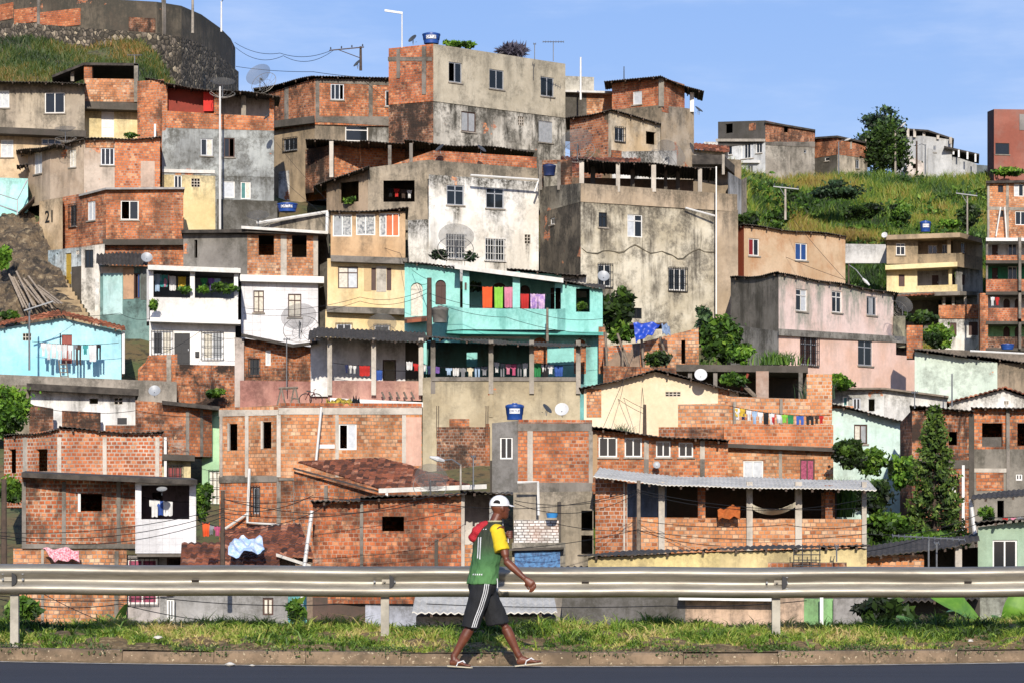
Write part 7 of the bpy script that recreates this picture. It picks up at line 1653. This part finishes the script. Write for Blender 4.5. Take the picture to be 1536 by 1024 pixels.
q = MB(); q.cbox(A[1] + Vector((0, 0, .05)), .16, .09, .05); q.build('saddle', M['black'], t)
drape('yellow_bundle', 'yellow and black bundle of straps on the brick roof edge', 'bundle', [(490, 602, 109.5), (525, 598, 109.5), (530, 607, 109.2), (488, 608, 109.2)], plain('yellow_straps', 'c9b23a', .8, 0, .4, 10, hx2='3a3320'), .06, 3)
drape('dark_sack', 'dark pointed sack leaning at the back of the brick roof', 'sack', [(530, 597, 110), (538, 597, 110), (541, 606, 109.6), (526, 606, 109.6)], M['black'], .06, 4)
# planks leaning on the embankment
rnd = random.Random(5)
for k in range(13):
    x = 17 + k * 3.6; a = P(x, 412 + rnd.uniform(-6, 8) + k * 1.4, 146.2); b = P(x + 22 + k * 1.2, 462 + rnd.uniform(-4, 5), 141.6)
    q = MB(); q.box(a + Vector((0, -.9, 0)), b - a, (.085, 0, .02), (0, -.05, .04)); tag(q.build('plank', plain('weathered_plank', 'b5a48e', .95, 0, .5, 6, hx2='8a7a66'), None, org=b), 'weathered plank in the leaning pile on the concrete embankment', 'plank', 'planks leaning on the embankment')
# ladder before the blue house
t = empty('ladder', P(97, 566, 131.5), 'short wooden ladder in front of the light blue house', 'ladder')
for x in (88, 99): q = MB(); q.tube([P(x, 541, 131.9), P(x + 4, 569, 131.2)], .03, 5); q.build('rail', M['wood'], t)
for k in range(4): q = MB(); q.tube([P(89 + k * .9, 546 + k * 6, 131.8 - k * .13), P(100 + k * .9, 546 + k * 6, 131.8 - k * .13)], .022, 5); q.build('rung', M['wood'], t)
# red chair on the canopy terrace
# ================================================================ GUARD RAIL
def galv():
    m, t, b = newmat('galvanised_steel'); pos = nd(t, 'ShaderNodeNewGeometry').outputs['Position']
    c = mixc(t, rng(t, noise(t, vmul(t, pos, (.5, 3, 3)), 2.0, 6, .7), .35, .65), lin('a19b8d', 1), lin('807a6e', 1)); c = mixc(t, rng(t, noise(t, pos, 5, 7, .75), .6, .72, 0, .35), c, lin('7a7368', 1))
    c = mixc(t, rng(t, noise(t, vmul(t, pos, (6, 1, .7)), 1.4, 5, .7), .6, .75, 0, .3), c, lin('8f8672', 1))
    t.links.new(c, b.inputs['Base Color']); b.inputs['Metallic'].default_value = .6
    t.links.new(rng(t, noise(t, pos, 3, 5), .3, .7, .45, .56), b.inputs['Roughness']); setbump(t, b, noise(t, vmul(t, pos, (.6, 1, 1)), 5, 4), .12, .02); return m
GV = galv(); RY = 31.5
gr = empty('guardrail', P(577, 945, RY), 'long galvanised steel guard rail on short posts beside the road', 'guard rail')
WP = [(.06, .338), (.01, .332), (-.035, .31), (-.06, .282), (-.06, .25), (-.03, .215), (.005, .19), (.012, .168), (.005, .145), (-.03, .12), (-.06, .085), (-.062, .055), (-.045, .03), (-.005, .007), (.035, 0)]
def rail_z(px): return np.interp(px, [-400, 0, 577, 1163, 1536, 2000], [.745, .727, .70, .69, .70, .715])
def beam(x0, x1, dy):
    q = MB(); n = 40
    for k in range(n):
        pa, pb = x0 + (x1 - x0) * k / n, x0 + (x1 - x0) * (k + 1) / n
        A = [Vector(((pa - HX) * RY / F, RY + dy + y, rail_z(pa) + z + .004 * math.sin(pa * .021))) for y, z in WP]; B = [Vector(((pb - HX) * RY / F, RY + dy + y, rail_z(pb) + z + .004 * math.sin(pb * .021))) for y, z in WP]
        for j in range(len(WP) - 1):
            q.face([A[j+1], B[j+1], B[j], A[j]]); o = Vector((0, .006, 0)); q.face([A[j]+o, B[j]+o, B[j+1]+o, A[j+1]+o])
        for X in ((A,) if k == 0 else ()) + ((B,) if k == n - 1 else ()):
            for j in range(len(WP) - 1): q.face([X[j], X[j+1], X[j+1] + Vector((0, .006, 0)), X[j] + Vector((0, .006, 0))])
    return q.build('beam', GV, gr, smooth=True)
beam(-380, 596, 0); beam(560, 1178, -.008); beam(1142, 1900, 0)
hole = plain('bolt_slot_rust', '2a2119', .9)
for px in (20, 577, 1165):
    x = (px - HX) * RY / F; zr = float(rail_z(px)); q = MB()
    q.box((x - .045, RY + .063, .1), (.012, 0, 0), (0, .07, 0), (0, 0, zr + .2)); q.box((x - .045, RY + .055, .1), (.09, 0, 0), (0, .008, 0), (0, 0, zr + .2)); q.box((x + .033, RY + .063, .1), (.012, 0, 0), (0, .07, 0), (0, 0, zr + .2))
    q.build('post', plain('weathered_post_steel', 'b9b2a2', .65, .3, .35, 4), gr)
    q = MB(); q.box((x - .03, RY + .012, zr + .1), (.06, 0, 0), (0, .05, 0), (0, 0, .14)); q.build('spacer', GV, gr)
    q = MB(); c = Vector((x + .075 if px > 20 else x + .012, RY - .035, zr + .17)); pr = [(0, .075)] + [(.055 * math.sin(R(a)), .075 * math.cos(R(a))) for a in range(30, 180, 30)] + [(0, -.075)]
    q.hexa([c + Vector((a - .02, .02, b)) for a, b in reversed(pr)], [c + Vector((a - .02, -.03, b)) for a, b in reversed(pr)]); q.build('reflector', M['black'], gr)
    q = MB(); q.box((x - .03 if px > 20 else x - .1, RY - .02, zr + .15), (.09, 0, 0), (0, .02, 0), (0, 0, .045)); q.lathe([(.014, 0), (.014, .012), (0, .014)], (x, RY - .03, zr + .16), 8); q.build('reflector_bracket', GV, gr)
    if True:
        for dx in (-.11, .11):
            for dz in (.1, .17, .235): q = MB(); q.tube([(x + dx, RY - .045, zr + dz), (x + dx, RY + .0, zr + dz)], .013, 8); q.build('bolt', M['steel'], gr)
for px in (293, 878, 1452):
    x = (px - HX) * RY / F; q = MB(); q.box((x - .04, RY - .012, float(rail_z(px)) + .158), (.08, 0, 0), (0, .02, 0), (0, 0, .02)); q.build('bolt_slot', hole, gr)
# ================================================================ PERSON
PX = Vector(((733.5 - HX) * 29.78 / F, 29.78, .008))
def V3(x, y, z): return PX + Vector((x, y, z))
S_ = Vector((.64, -.77, 0)); F_ = Vector((.77, .64, 0))
def loft(q, rings, n=20):
    "rings: (centre, a, b, A, B) ellipses a along A, b along B"
    rs = []
    for c, a, b, A, B in rings: rs.append([c + A * (a * math.cos(2*math.pi*k/n)) + B * (b * math.sin(2*math.pi*k/n)) for k in range(n)])
    for u, v in zip(rs, rs[1:]):
        for k in range(n): q.face([u[k], u[(k+1) % n], v[(k+1) % n], v[k]])
    q.face(list(reversed(rs[0]))); q.face(rs[-1])
def ball(q, c, rx, ry, rz, A=Vector((1, 0, 0)), n=16):
    B = Vector((-A.y, A.x, 0)); rs = []
    loft(q, [(c + UP * (rz * math.sin(R(e))), rx * math.cos(R(e)), ry * math.cos(R(e)), A, B) for e in range(-85, 86, 17)], n)
def limb(q, pts, rad, n=14): q.tube(pts, rad, n)
def remesh(q, name, mat, vox, org, parent=None, it=6, fac=.5, fold=0.0):
    o = q.build('tmp', mat, None); me = o.data
    import bmesh
    bm = bmesh.new(); bm.from_mesh(me); bmesh.ops.remove_doubles(bm, verts=bm.verts, dist=1e-6); bmesh.ops.recalc_face_normals(bm, faces=bm.faces); bm.to_mesh(me); bm.free()
    m = o.modifiers.new('r', 'REMESH'); m.mode = 'VOXEL'; m.voxel_size = vox; m.use_smooth_shade = True
    if it: s = o.modifiers.new('s', 'SMOOTH'); s.iterations = it; s.factor = fac
    dg = bpy.context.evaluated_depsgraph_get(); m2 = bpy.data.meshes.new_from_object(o.evaluated_get(dg)); bpy.data.objects.remove(o)
    if fold:
        for v, nr in [(v, v.normal.copy()) for v in m2.vertices]:
            c = v.co; v.co = c + nr * fold * (mno.noise(Vector((c.x * 13 + c.z * 5, c.y * 13, c.z * 7 - c.x * 4))) + .6 * mno.noise(Vector((c.x * 30 - c.z * 9, c.y * 30, c.z * 13))))
    m2.transform(Matrix.Translation(-Vector(org))); m2.name = name; m2.materials.clear(); m2.materials.append(mat)
    m2.polygons.foreach_set('use_smooth', [True] * len(m2.polygons))
    r = bpy.data.objects.new(name, m2); col.objects.link(r)
    if parent is not None: r.parent = parent
    else: r.location = org
    return r
def skinmat():
    m, t, b = newmat('dark_brown_skin'); pos = nd(t, 'ShaderNodeNewGeometry').outputs['Position']
    t.links.new(mixc(t, rng(t, noise(t, pos, 9, 5), .35, .65), lin('6e3d27', 1), lin('5a3020', 1)), b.inputs['Base Color']); b.inputs['Roughness'].default_value = .48; b.inputs['Subsurface Weight'].default_value = .04; b.inputs['Subsurface Radius'].default_value = (.01, .004, .002); return m
SK = skinmat(); q = MB()
# trunk inside the clothes, neck, head
loft(q, [(V3(-.065, 0, .80), .08, .08, S_, F_), (V3(-.06, 0, .92), .115, .085, S_, F_), (V3(-.03, 0, 1.08), .13, .10, S_, F_), (V3(0, 0, 1.30), .165, .105, S_, F_), (V3(.02, 0, 1.44), .15, .075, S_, F_), (V3(.05, .005, 1.50), .07, .06, S_, F_)])
HD = Vector((.86, .51, 0)); HS = Vector((.51, -.86, 0)); hc = V3(.112, .02, 1.665)
limb(q, [V3(.04, 0, 1.46), V3(.07, .01, 1.54), hc - UP * .03], [.062, .056, .055])
loft(q, [(hc - UP * .118 + HD * .05, .03, .032, HD, HS), (hc - UP * .10 + HD * .04, .055, .05, HD, HS), (hc - UP * .055 + HD * .018, .085, .066, HD, HS), (hc, .098, .073, HD, HS), (hc + UP * .05, .1, .075, HD, HS), (hc + UP * .09, .085, .066, HD, HS), (hc + UP * .12, .05, .04, HD, HS), (hc + UP * .128, .02, .016, HD, HS)], 20)
loft(q, [(hc + HD * .092 + UP * .012, .008, .009, HD, HS), (hc + HD * .108 - UP * .022, .017, .017, HD, HS), (hc + HD * .098 - UP * .036, .012, .016, HD, HS)], 10)      # nose
loft(q, [(hc + HD * .083 - UP * .052, .014, .026, HD, HS), (hc + HD * .09 - UP * .061, .014, .026, HD, HS), (hc + HD * .08 - UP * .075, .012, .022, HD, HS)], 10)       # lips
for s in (1, -1):
    ball(q, hc + HS * (.074 * s) - UP * .008 - HD * .004, .02, .01, .034, HD, 10)          # ears
    ball(q, hc + HD * .085 + HS * (.03 * s) + UP * .022, .014, .022, .009, HD, 10)         # brow
# right arm (near), swinging forward
sh, el, wr = V3(.115, -.135, 1.425), V3(.185, -.20, 1.105), V3(.372, -.235, .93)
limb(q, [V3(.05, -.05, 1.42), sh, sh.lerp(el, .35), sh.lerp(el, .8), el, el.lerp(wr, .3), el.lerp(wr, .75), wr], [.06, .062, .052, .043, .042, .043, .032, .026])
kn = V3(.438, -.25, .875)
loft(q, [(wr, .027, .02, Vector((.55, 0, .83)), Vector((.1, 1, 0)).normalized()), (wr.lerp(kn, .5), .04, .02, Vector((.6, 0, .8)), Vector((0, 1, 0))), (kn, .043, .018, Vector((.65, 0, .75)), Vector((0, 1, 0))), (kn + Vector((.008, 0, -.01)), .036, .013, Vector((.65, 0, .75)), Vector((0, 1, 0)))], 12)
for k, (o_, l1, l2) in enumerate(((.036, .036, .030), (.013, .04, .034), (-.012, .037, .031), (-.034, .028, .024))):
    b0 = kn + Vector((.65, 0, .75)) * o_ ; b1 = b0 + Vector((.55, .02 + .01 * k, -.83)).normalized() * l1; b2 = b1 + Vector((.05 - .1 * k, .25, -1)).normalized() * l2; b3 = b2 + Vector((-.5, .35, -.8)).normalized() * (l2 * .7)
    limb(q, [b0 - Vector((.01, 0, -.01)), b0, b1, b2, b3], [.0105, .0105, .0095, .009, .0075], 8)
t0 = wr.lerp(kn, .35) - Vector((.65, 0, .75)) * .025; limb(q, [t0 + Vector((.01, 0, .01)), t0 + Vector((.0, .012, -.03)), t0 + Vector((.022, .018, -.058)), t0 + Vector((.04, .018, -.075))], [.013, .0125, .011, .009], 8)
# left arm (far), fist at the strap
sh, el, wr = V3(-.06, .15, 1.43), V3(.10, .30, 1.20), V3(.196, .165, 1.345)
limb(q, [V3(-.02, .08, 1.42), sh, sh.lerp(el, .5), el, el.lerp(wr, .4), wr], [.06, .062, .05, .042, .042, .028])
fc = V3(.207, .135, 1.385); ball(q, fc, .036, .03, .042, Vector((1, 0, 0)), 12)
for k in range(4):
    b0 = fc + Vector((.028, .0, .032 - .022 * k)); limb(q, [b0 + Vector((-.01, .02, 0)), b0 + Vector((.004, -.005, 0)), b0 + Vector((-.008, -.034, -.003)), b0 + Vector((-.036, -.034, -.004))], [.011, .0115, .0105, .009], 8)
limb(q, [fc + Vector((-.02, -.02, -.02)), fc + Vector((-.028, -.036, .012)), fc + Vector((-.012, -.042, .04))], [.013, .012, .009], 8)
# legs
def leg(hip, knee, ank, heel, toe, ya):
    limb(q, [hip, hip.lerp(knee, .45), hip.lerp(knee, .85), knee, knee.lerp(ank, .18), knee.lerp(ank, .4), knee.lerp(ank, .75), ank], [.075, .074, .06, .056, .055, .056, .04, .034])
    d = (toe - heel); dn = d.normalized(); up_ = Vector((-dn.z, 0, dn.x)); sd_ = dn.cross(up_); L_ = d.length
    loft(q, [(heel + dn * .008 + up_ * .032, .022, .024, up_, sd_), (heel + dn * .03 + up_ * .038, .036, .031, up_, sd_), (heel + dn * .075 + up_ * .048, .046, .031, up_, sd_), (heel + dn * (L_ * .45) + up_ * .038, .034, .034, up_, sd_), (heel + dn * (L_ * .68) + up_ * .024, .02, .043, up_, sd_), (heel + dn * (L_ * .8) + up_ * .018, .014, .043, up_, sd_)], 14)
    limb(q, [ank + UP * .03, ank, heel + dn * .055 + up_ * .05], [.034, .035, .036])
    for j, (w_, l_, r_) in enumerate(((-.032, 1.0, .0135), (-.011, .985, .0095), (.007, .95, .009), (.022, .91, .0085), (.035, .86, .008))):
        b = heel + dn * (L_ * .74) + sd_ * w_ * (1 if ya > 0 else -1) + up_ * .016; e = heel + dn * (L_ * l_) + sd_ * w_ * 1.1 * (1 if ya > 0 else -1) + up_ * .013; limb(q, [b, b.lerp(e, .6), e], [r_, r_, r_ * .85], 8)
    return dn, up_, sd_, L_
RH, RT = V3(-.418, -.075, .026), V3(-.185, -.10, .012); LH, LT = V3(.285, .075, .02), V3(.545, .06, .05)
fr_ = leg(V3(-.075, -.05, .85), V3(-.165, -.075, .475), V3(-.365, -.075, .115), RH, RT, -1); fl_ = leg(V3(-.055, .055, .85), V3(.15, .08, .465), V3(.312, .075, .115), LH, LT, 1)
man = remesh(q, 'person', SK, .0062, PX, it=3, fac=.4)
tag(man, 'man walking to the right in green shirt, black shorts and white cap', 'person')
# clothes
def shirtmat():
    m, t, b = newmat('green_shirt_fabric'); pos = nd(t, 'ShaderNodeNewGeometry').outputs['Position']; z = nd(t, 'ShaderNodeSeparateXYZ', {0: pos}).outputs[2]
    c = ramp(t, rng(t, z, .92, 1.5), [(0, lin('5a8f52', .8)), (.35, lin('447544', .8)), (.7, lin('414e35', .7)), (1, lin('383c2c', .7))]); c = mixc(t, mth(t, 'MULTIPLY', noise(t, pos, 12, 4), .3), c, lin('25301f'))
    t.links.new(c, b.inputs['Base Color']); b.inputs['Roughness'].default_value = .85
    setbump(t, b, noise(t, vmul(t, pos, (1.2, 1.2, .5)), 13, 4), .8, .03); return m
q = MB()
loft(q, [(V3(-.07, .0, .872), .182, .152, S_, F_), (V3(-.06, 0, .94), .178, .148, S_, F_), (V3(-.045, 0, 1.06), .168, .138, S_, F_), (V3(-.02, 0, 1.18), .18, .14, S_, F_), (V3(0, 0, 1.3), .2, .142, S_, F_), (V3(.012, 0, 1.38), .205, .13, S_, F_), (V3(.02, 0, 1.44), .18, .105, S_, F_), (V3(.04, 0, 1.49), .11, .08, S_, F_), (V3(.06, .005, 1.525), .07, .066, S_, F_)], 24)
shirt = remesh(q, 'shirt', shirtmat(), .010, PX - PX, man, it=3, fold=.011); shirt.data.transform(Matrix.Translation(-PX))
yl_ = plain('yellow_sleeve_fabric', 'e8c81e', .85, 0, .15, 8); 
for a, b in ((V3(.075, -.105, 1.455), V3(.14, -.175, 1.215)), (V3(-.045, .13, 1.455), V3(.03, .245, 1.30))):
    q = MB(); limb(q, [a - (b - a) * .12, a, a.lerp(b, .3), a.lerp(b, .7), b], [.03, .066, .08, .077, .08], 18); ball(q, a.lerp(b, .12), .078, .075, .07)
    sl_ = remesh(q, 'sleeve', yl_, .008, Vector((0, 0, 0)), man, it=3, fold=.007); sl_.data.transform(Matrix.Translation(-PX))
blk = plain('black_shorts_fabric', '1b1c1f', .85, 0, .3, 10, bump=.4); q = MB()
loft(q, [(V3(-.05, .085, .86), .12, .12, S_, F_), (V3(.0, .083, .72), .115, .118, Vector((1, 0, 0)), Vector((0, 1, 0))), (V3(.075, .08, .52), .118, .11, Vector((.97, 0, .2)), Vector((0, 1, 0))), (V3(.098, .08, .45), .122, .112, Vector((.98, 0, .16)), Vector((0, 1, 0)))], 18)
loft(q, [(V3(-.075, -.075, .86), .115, .12, Vector((1, 0, 0)), Vector((0, 1, 0))), (V3(-.11, -.077, .7), .112, .115, Vector((1, 0, -.1)), Vector((0, 1, 0))), (V3(-.175, -.077, .5), .098, .106, Vector((.97, 0, -.2)), Vector((0, 1, 0))), (V3(-.2, -.077, .418), .09, .105, Vector((.97, 0, -.2)), Vector((0, 1, 0)))], 18)
loft(q, [(V3(-.075, 0, .76), .13, .11, S_, F_), (V3(-.075, 0, .85), .165, .135, S_, F_), (V3(-.068, 0, .93), .155, .128, S_, F_), (V3(-.065, 0, .96), .145, .12, S_, F_)], 20)
shorts = remesh(q, 'shorts', blk, .009, Vector((0, 0, 0)), man, it=3, fold=.009); shorts.data.transform(Matrix.Translation(-PX))
from mathutils.bvhtree import BVHTree
def onto(ob, x, z):
    t_ = BVHTree.FromPolygons([v.co.copy() for v in ob.data.vertices], [tuple(p.vertices) for p in ob.data.polygons]); r = []
    for a, b in zip(x, z):
        h_ = t_.ray_cast(Vector((a, -1, b)), Vector((0, 1, 0)))[0]; r.append(None if h_ is None else h_ + PX + Vector((0, -.004, 0)))
    return r
wst = plain('white_stripe_fabric', 'e4e4e2', .8, 0, .05)
def ribbon(ob, name, xz, wd, mat, par, k=14):
    xs = np.interp(np.linspace(0, 1, k), np.linspace(0, 1, len(xz)), [p[0] for p in xz]); zs = np.interp(np.linspace(0, 1, k), np.linspace(0, 1, len(xz)), [p[1] for p in xz])
    A = onto(ob, xs - wd / 2, zs); B = onto(ob, xs + wd / 2, zs); q = MB(); o = Vector((0, .003, 0))
    for i in range(k - 1):
        if None in (A[i], A[i+1], B[i], B[i+1]): continue
        q.hexa([A[i+1] + o, B[i+1] + o, B[i] + o, A[i] + o], [A[i+1], B[i+1], B[i], A[i]])
    return q.build(name, mat, par)
for dx in (-.02, 0, .02): ribbon(shorts, 'stripe', [(-.018 + dx, .885), (-.035 + dx, .78), (-.085 + dx, .62), (-.125 + dx, .52), (-.155 + dx, .425)], .009, wst, shorts)
for dx, z0, z1 in ((-.118, 1.36, 1.14), (-.095, 1.36, 1.13)): ribbon(shirt, 'back_number_stroke', [(dx, z1), (dx + .01, z0)], .011, wst, shirt)
ribbon(shirt, 'back_number_stroke', [(-.105, 1.245), (-.085, 1.25)], .02, M['black'], shirt, 4)
for i in range(5): ribbon(shirt, 'hem_lettering', [(-.165 + .022 * i, .965), (-.16 + .022 * i, .98)], .012, wst, shirt, 3)
rl = plain('red_lettering', 'b03a34', .8); ribbon(shirt, 'shoulder_lettering', [(-.055, 1.462), (-.05, 1.474)], .05, rl, shirt, 3); ribbon(shirt, 'shoulder_lettering', [(-.045, 1.437), (-.04, 1.446)], .035, wst, shirt, 3)
q = MB(); q.tube([V3(.085, -.11, .93), V3(.09, -.105, .88), V3(.088, -.11, .83)], .005, 5); q.build('drawstring', wst, shorts)
q = MB(); q.tube([V3(.06 + .068 * (S_.x * math.cos(a) + F_.x * math.sin(a)), .005 + .068 * (S_.y * math.cos(a) + F_.y * math.sin(a)), 1.523) for a in [2*math.pi*k/20 for k in range(21)]], .009, 6); q.build('collar', plain('collar_trim', 'cfc9a0', .8), shirt)
# cap
wc = plain('white_cap_fabric', 'ecebea', .8, 0, .06, 10); cc = hc + UP * .035; q = MB()
loft(q, [(cc - HD * .004 + UP * (.102 * math.sin(R(e))) - UP * .005, .112 * max(.03, math.cos(R(e))) , .088 * max(.03, math.cos(R(e))), HD, HS) for e in (-6, 8, 22, 38, 54, 70, 84)], 24); cap = q.build('cap', wc, man, smooth=True)
q = MB(); n = 10
for k in range(n):
    a0, a1 = R(-62 + 124 * k / n), R(-62 + 124 * (k + 1) / n); f = lambda a, r_, dz: cc + HD * (.105 * r_ * math.cos(a) + (r_ - 1) * .055) + HS * (.085 * math.sin(a) * (1 + .05 * (r_ - 1))) + UP * dz
    top = [f(a0, 1, 0), f(a1, 1, 0), f(a1, 1.42, -.018), f(a0, 1.42, -.018)]; q.hexa([p - UP * .006 for p in top], top)
q.build('brim', wc, cap, smooth=True)
bk_ = (-HD * .35 - Vector((0, 1, 0)) * .75).normalized(); sd2 = Vector((bk_.y, -bk_.x, 0)) * -1; q = MB(); ar = []
for a in range(0, 181, 20):
    u, w_ = .036 * math.cos(R(a)), .034 * math.sin(R(a)); y_ = cc + sd2 * u + UP * (w_ + .012); e_ = 1 - (w_ + .012) ** 2 / .0125 * .5; ar.append(y_ + bk_ * (.108 * e_ + .001))
q.hexa([p - bk_ * .02 for p in ar], ar); q.build('cap_opening', plain('dark_hair', '17110e', .9), cap)
# flip-flops
for (hl, (dn, up_, sd_, L_), ya) in ((RH, fr_, -1), (LH, fl_, 1)):
    q = MB(); c_ = [(-.02, -.028), (-.012, -.036), (.06, -.036), (.14, -.04), (.2, -.05), (.25, -.045), (.275, -.02), (.28, .01), (.26, .035), (.2, .043), (.12, .034), (.05, .034), (-.012, .032), (-.022, .01)]
    k = (L_ + .012) / .275; pl_ = [hl + dn * (a * k) + sd_ * b for a, b in c_]; q.hexa([p - up_ * .011 for p in pl_], [p + up_ * .001 for p in pl_]); so_ = q.build('flip_flop', plain('flip_flop_rubber', 'c4b99f', .7, 0, .1), man)
    q = MB(); tp = hl + dn * (L_ * .78) + up_ * .02
    for s in (-1, 1): q.tube([tp, hl + dn * (L_ * .62) + sd_ * (.032 * s) + up_ * .058, hl + dn * (L_ * .42) + sd_ * (.042 * s) + up_ * .036, hl + dn * (L_ * .36) + sd_ * (.04 * s) - up_ * .002], .007, 6)
    q.build('strap', wst, so_)
# red bag over the far shoulder
q = MB(); limb(q, [V3(-.005, -.02, 1.508), V3(-.06, .0, 1.475), V3(-.125, .01, 1.41), V3(-.16, .02, 1.345), V3(-.165, .03, 1.315)], [.03, .052, .068, .058, .03], 12); limb(q, [V3(-.03, .06, 1.51), V3(-.09, .06, 1.46), V3(-.145, .05, 1.39)], [.03, .05, .04], 10)
bag = remesh(q, 'shoulder_bag', plain('red_bag_cloth', 'c01f2c', .75, 0, .25, 9, bump=.6), .01, V3(-.1, .02, 1.32), it=3, fold=.012); tag(bag, 'red cloth bag slung over the walking man’s far shoulder', 'bag')
q = MB(); q.tube([V3(-.01, .06, 1.515), V3(.06, .12, 1.49), V3(.15, .14, 1.43), V3(.2, .115, 1.36), V3(.2, .11, 1.30)], .006, 6); q.tube([V3(.14, .13, 1.6), V3(.145, .13, 1.48)], .003, 5); q.build('cord', wst, bag)
# ---- litter
def litter(px, py, Y, s, mat, label, seed):
    rnd = random.Random(seed); q = MB(); c = P(px, py, Y); r = lambda: rnd.uniform(.6, 1.3)
    loft(q, [(c + UP * (s * .5 * (math.sin(R(e)) + 1) * .8), s * math.cos(R(e)) * r(), s * .6 * math.cos(R(e)) * r(), Vector((1, rnd.uniform(-.3, .3), 0)), Vector((0, 1, 0))) for e in (-80, -40, 0, 40, 80)], 9); tag(q.build('litter', mat, None, org=c), label, 'litter', 'roadside litter')
lp = plain('litter_paper', 'd9d4c8', .8, 0, .2, 20)
litter(345, 999, 30.16, .06, lp, 'crumpled white paper at the foot of the kerb, left of the man', 1); litter(237, 958, 31.1, .05, lp, 'grey-white rubbish scrap in the grass on the left', 2); litter(1175, 980, 30.75, .05, lp, 'white wrapper on the dry verge right of the third post', 3); litter(378, 999, 30.2, .03, lp, 'tiny scrap of paper right of the crumpled one by the kerb', 4); litter(1456, 962, 31.1, .035, lp, 'pale scrap in the grass near the right end', 5)
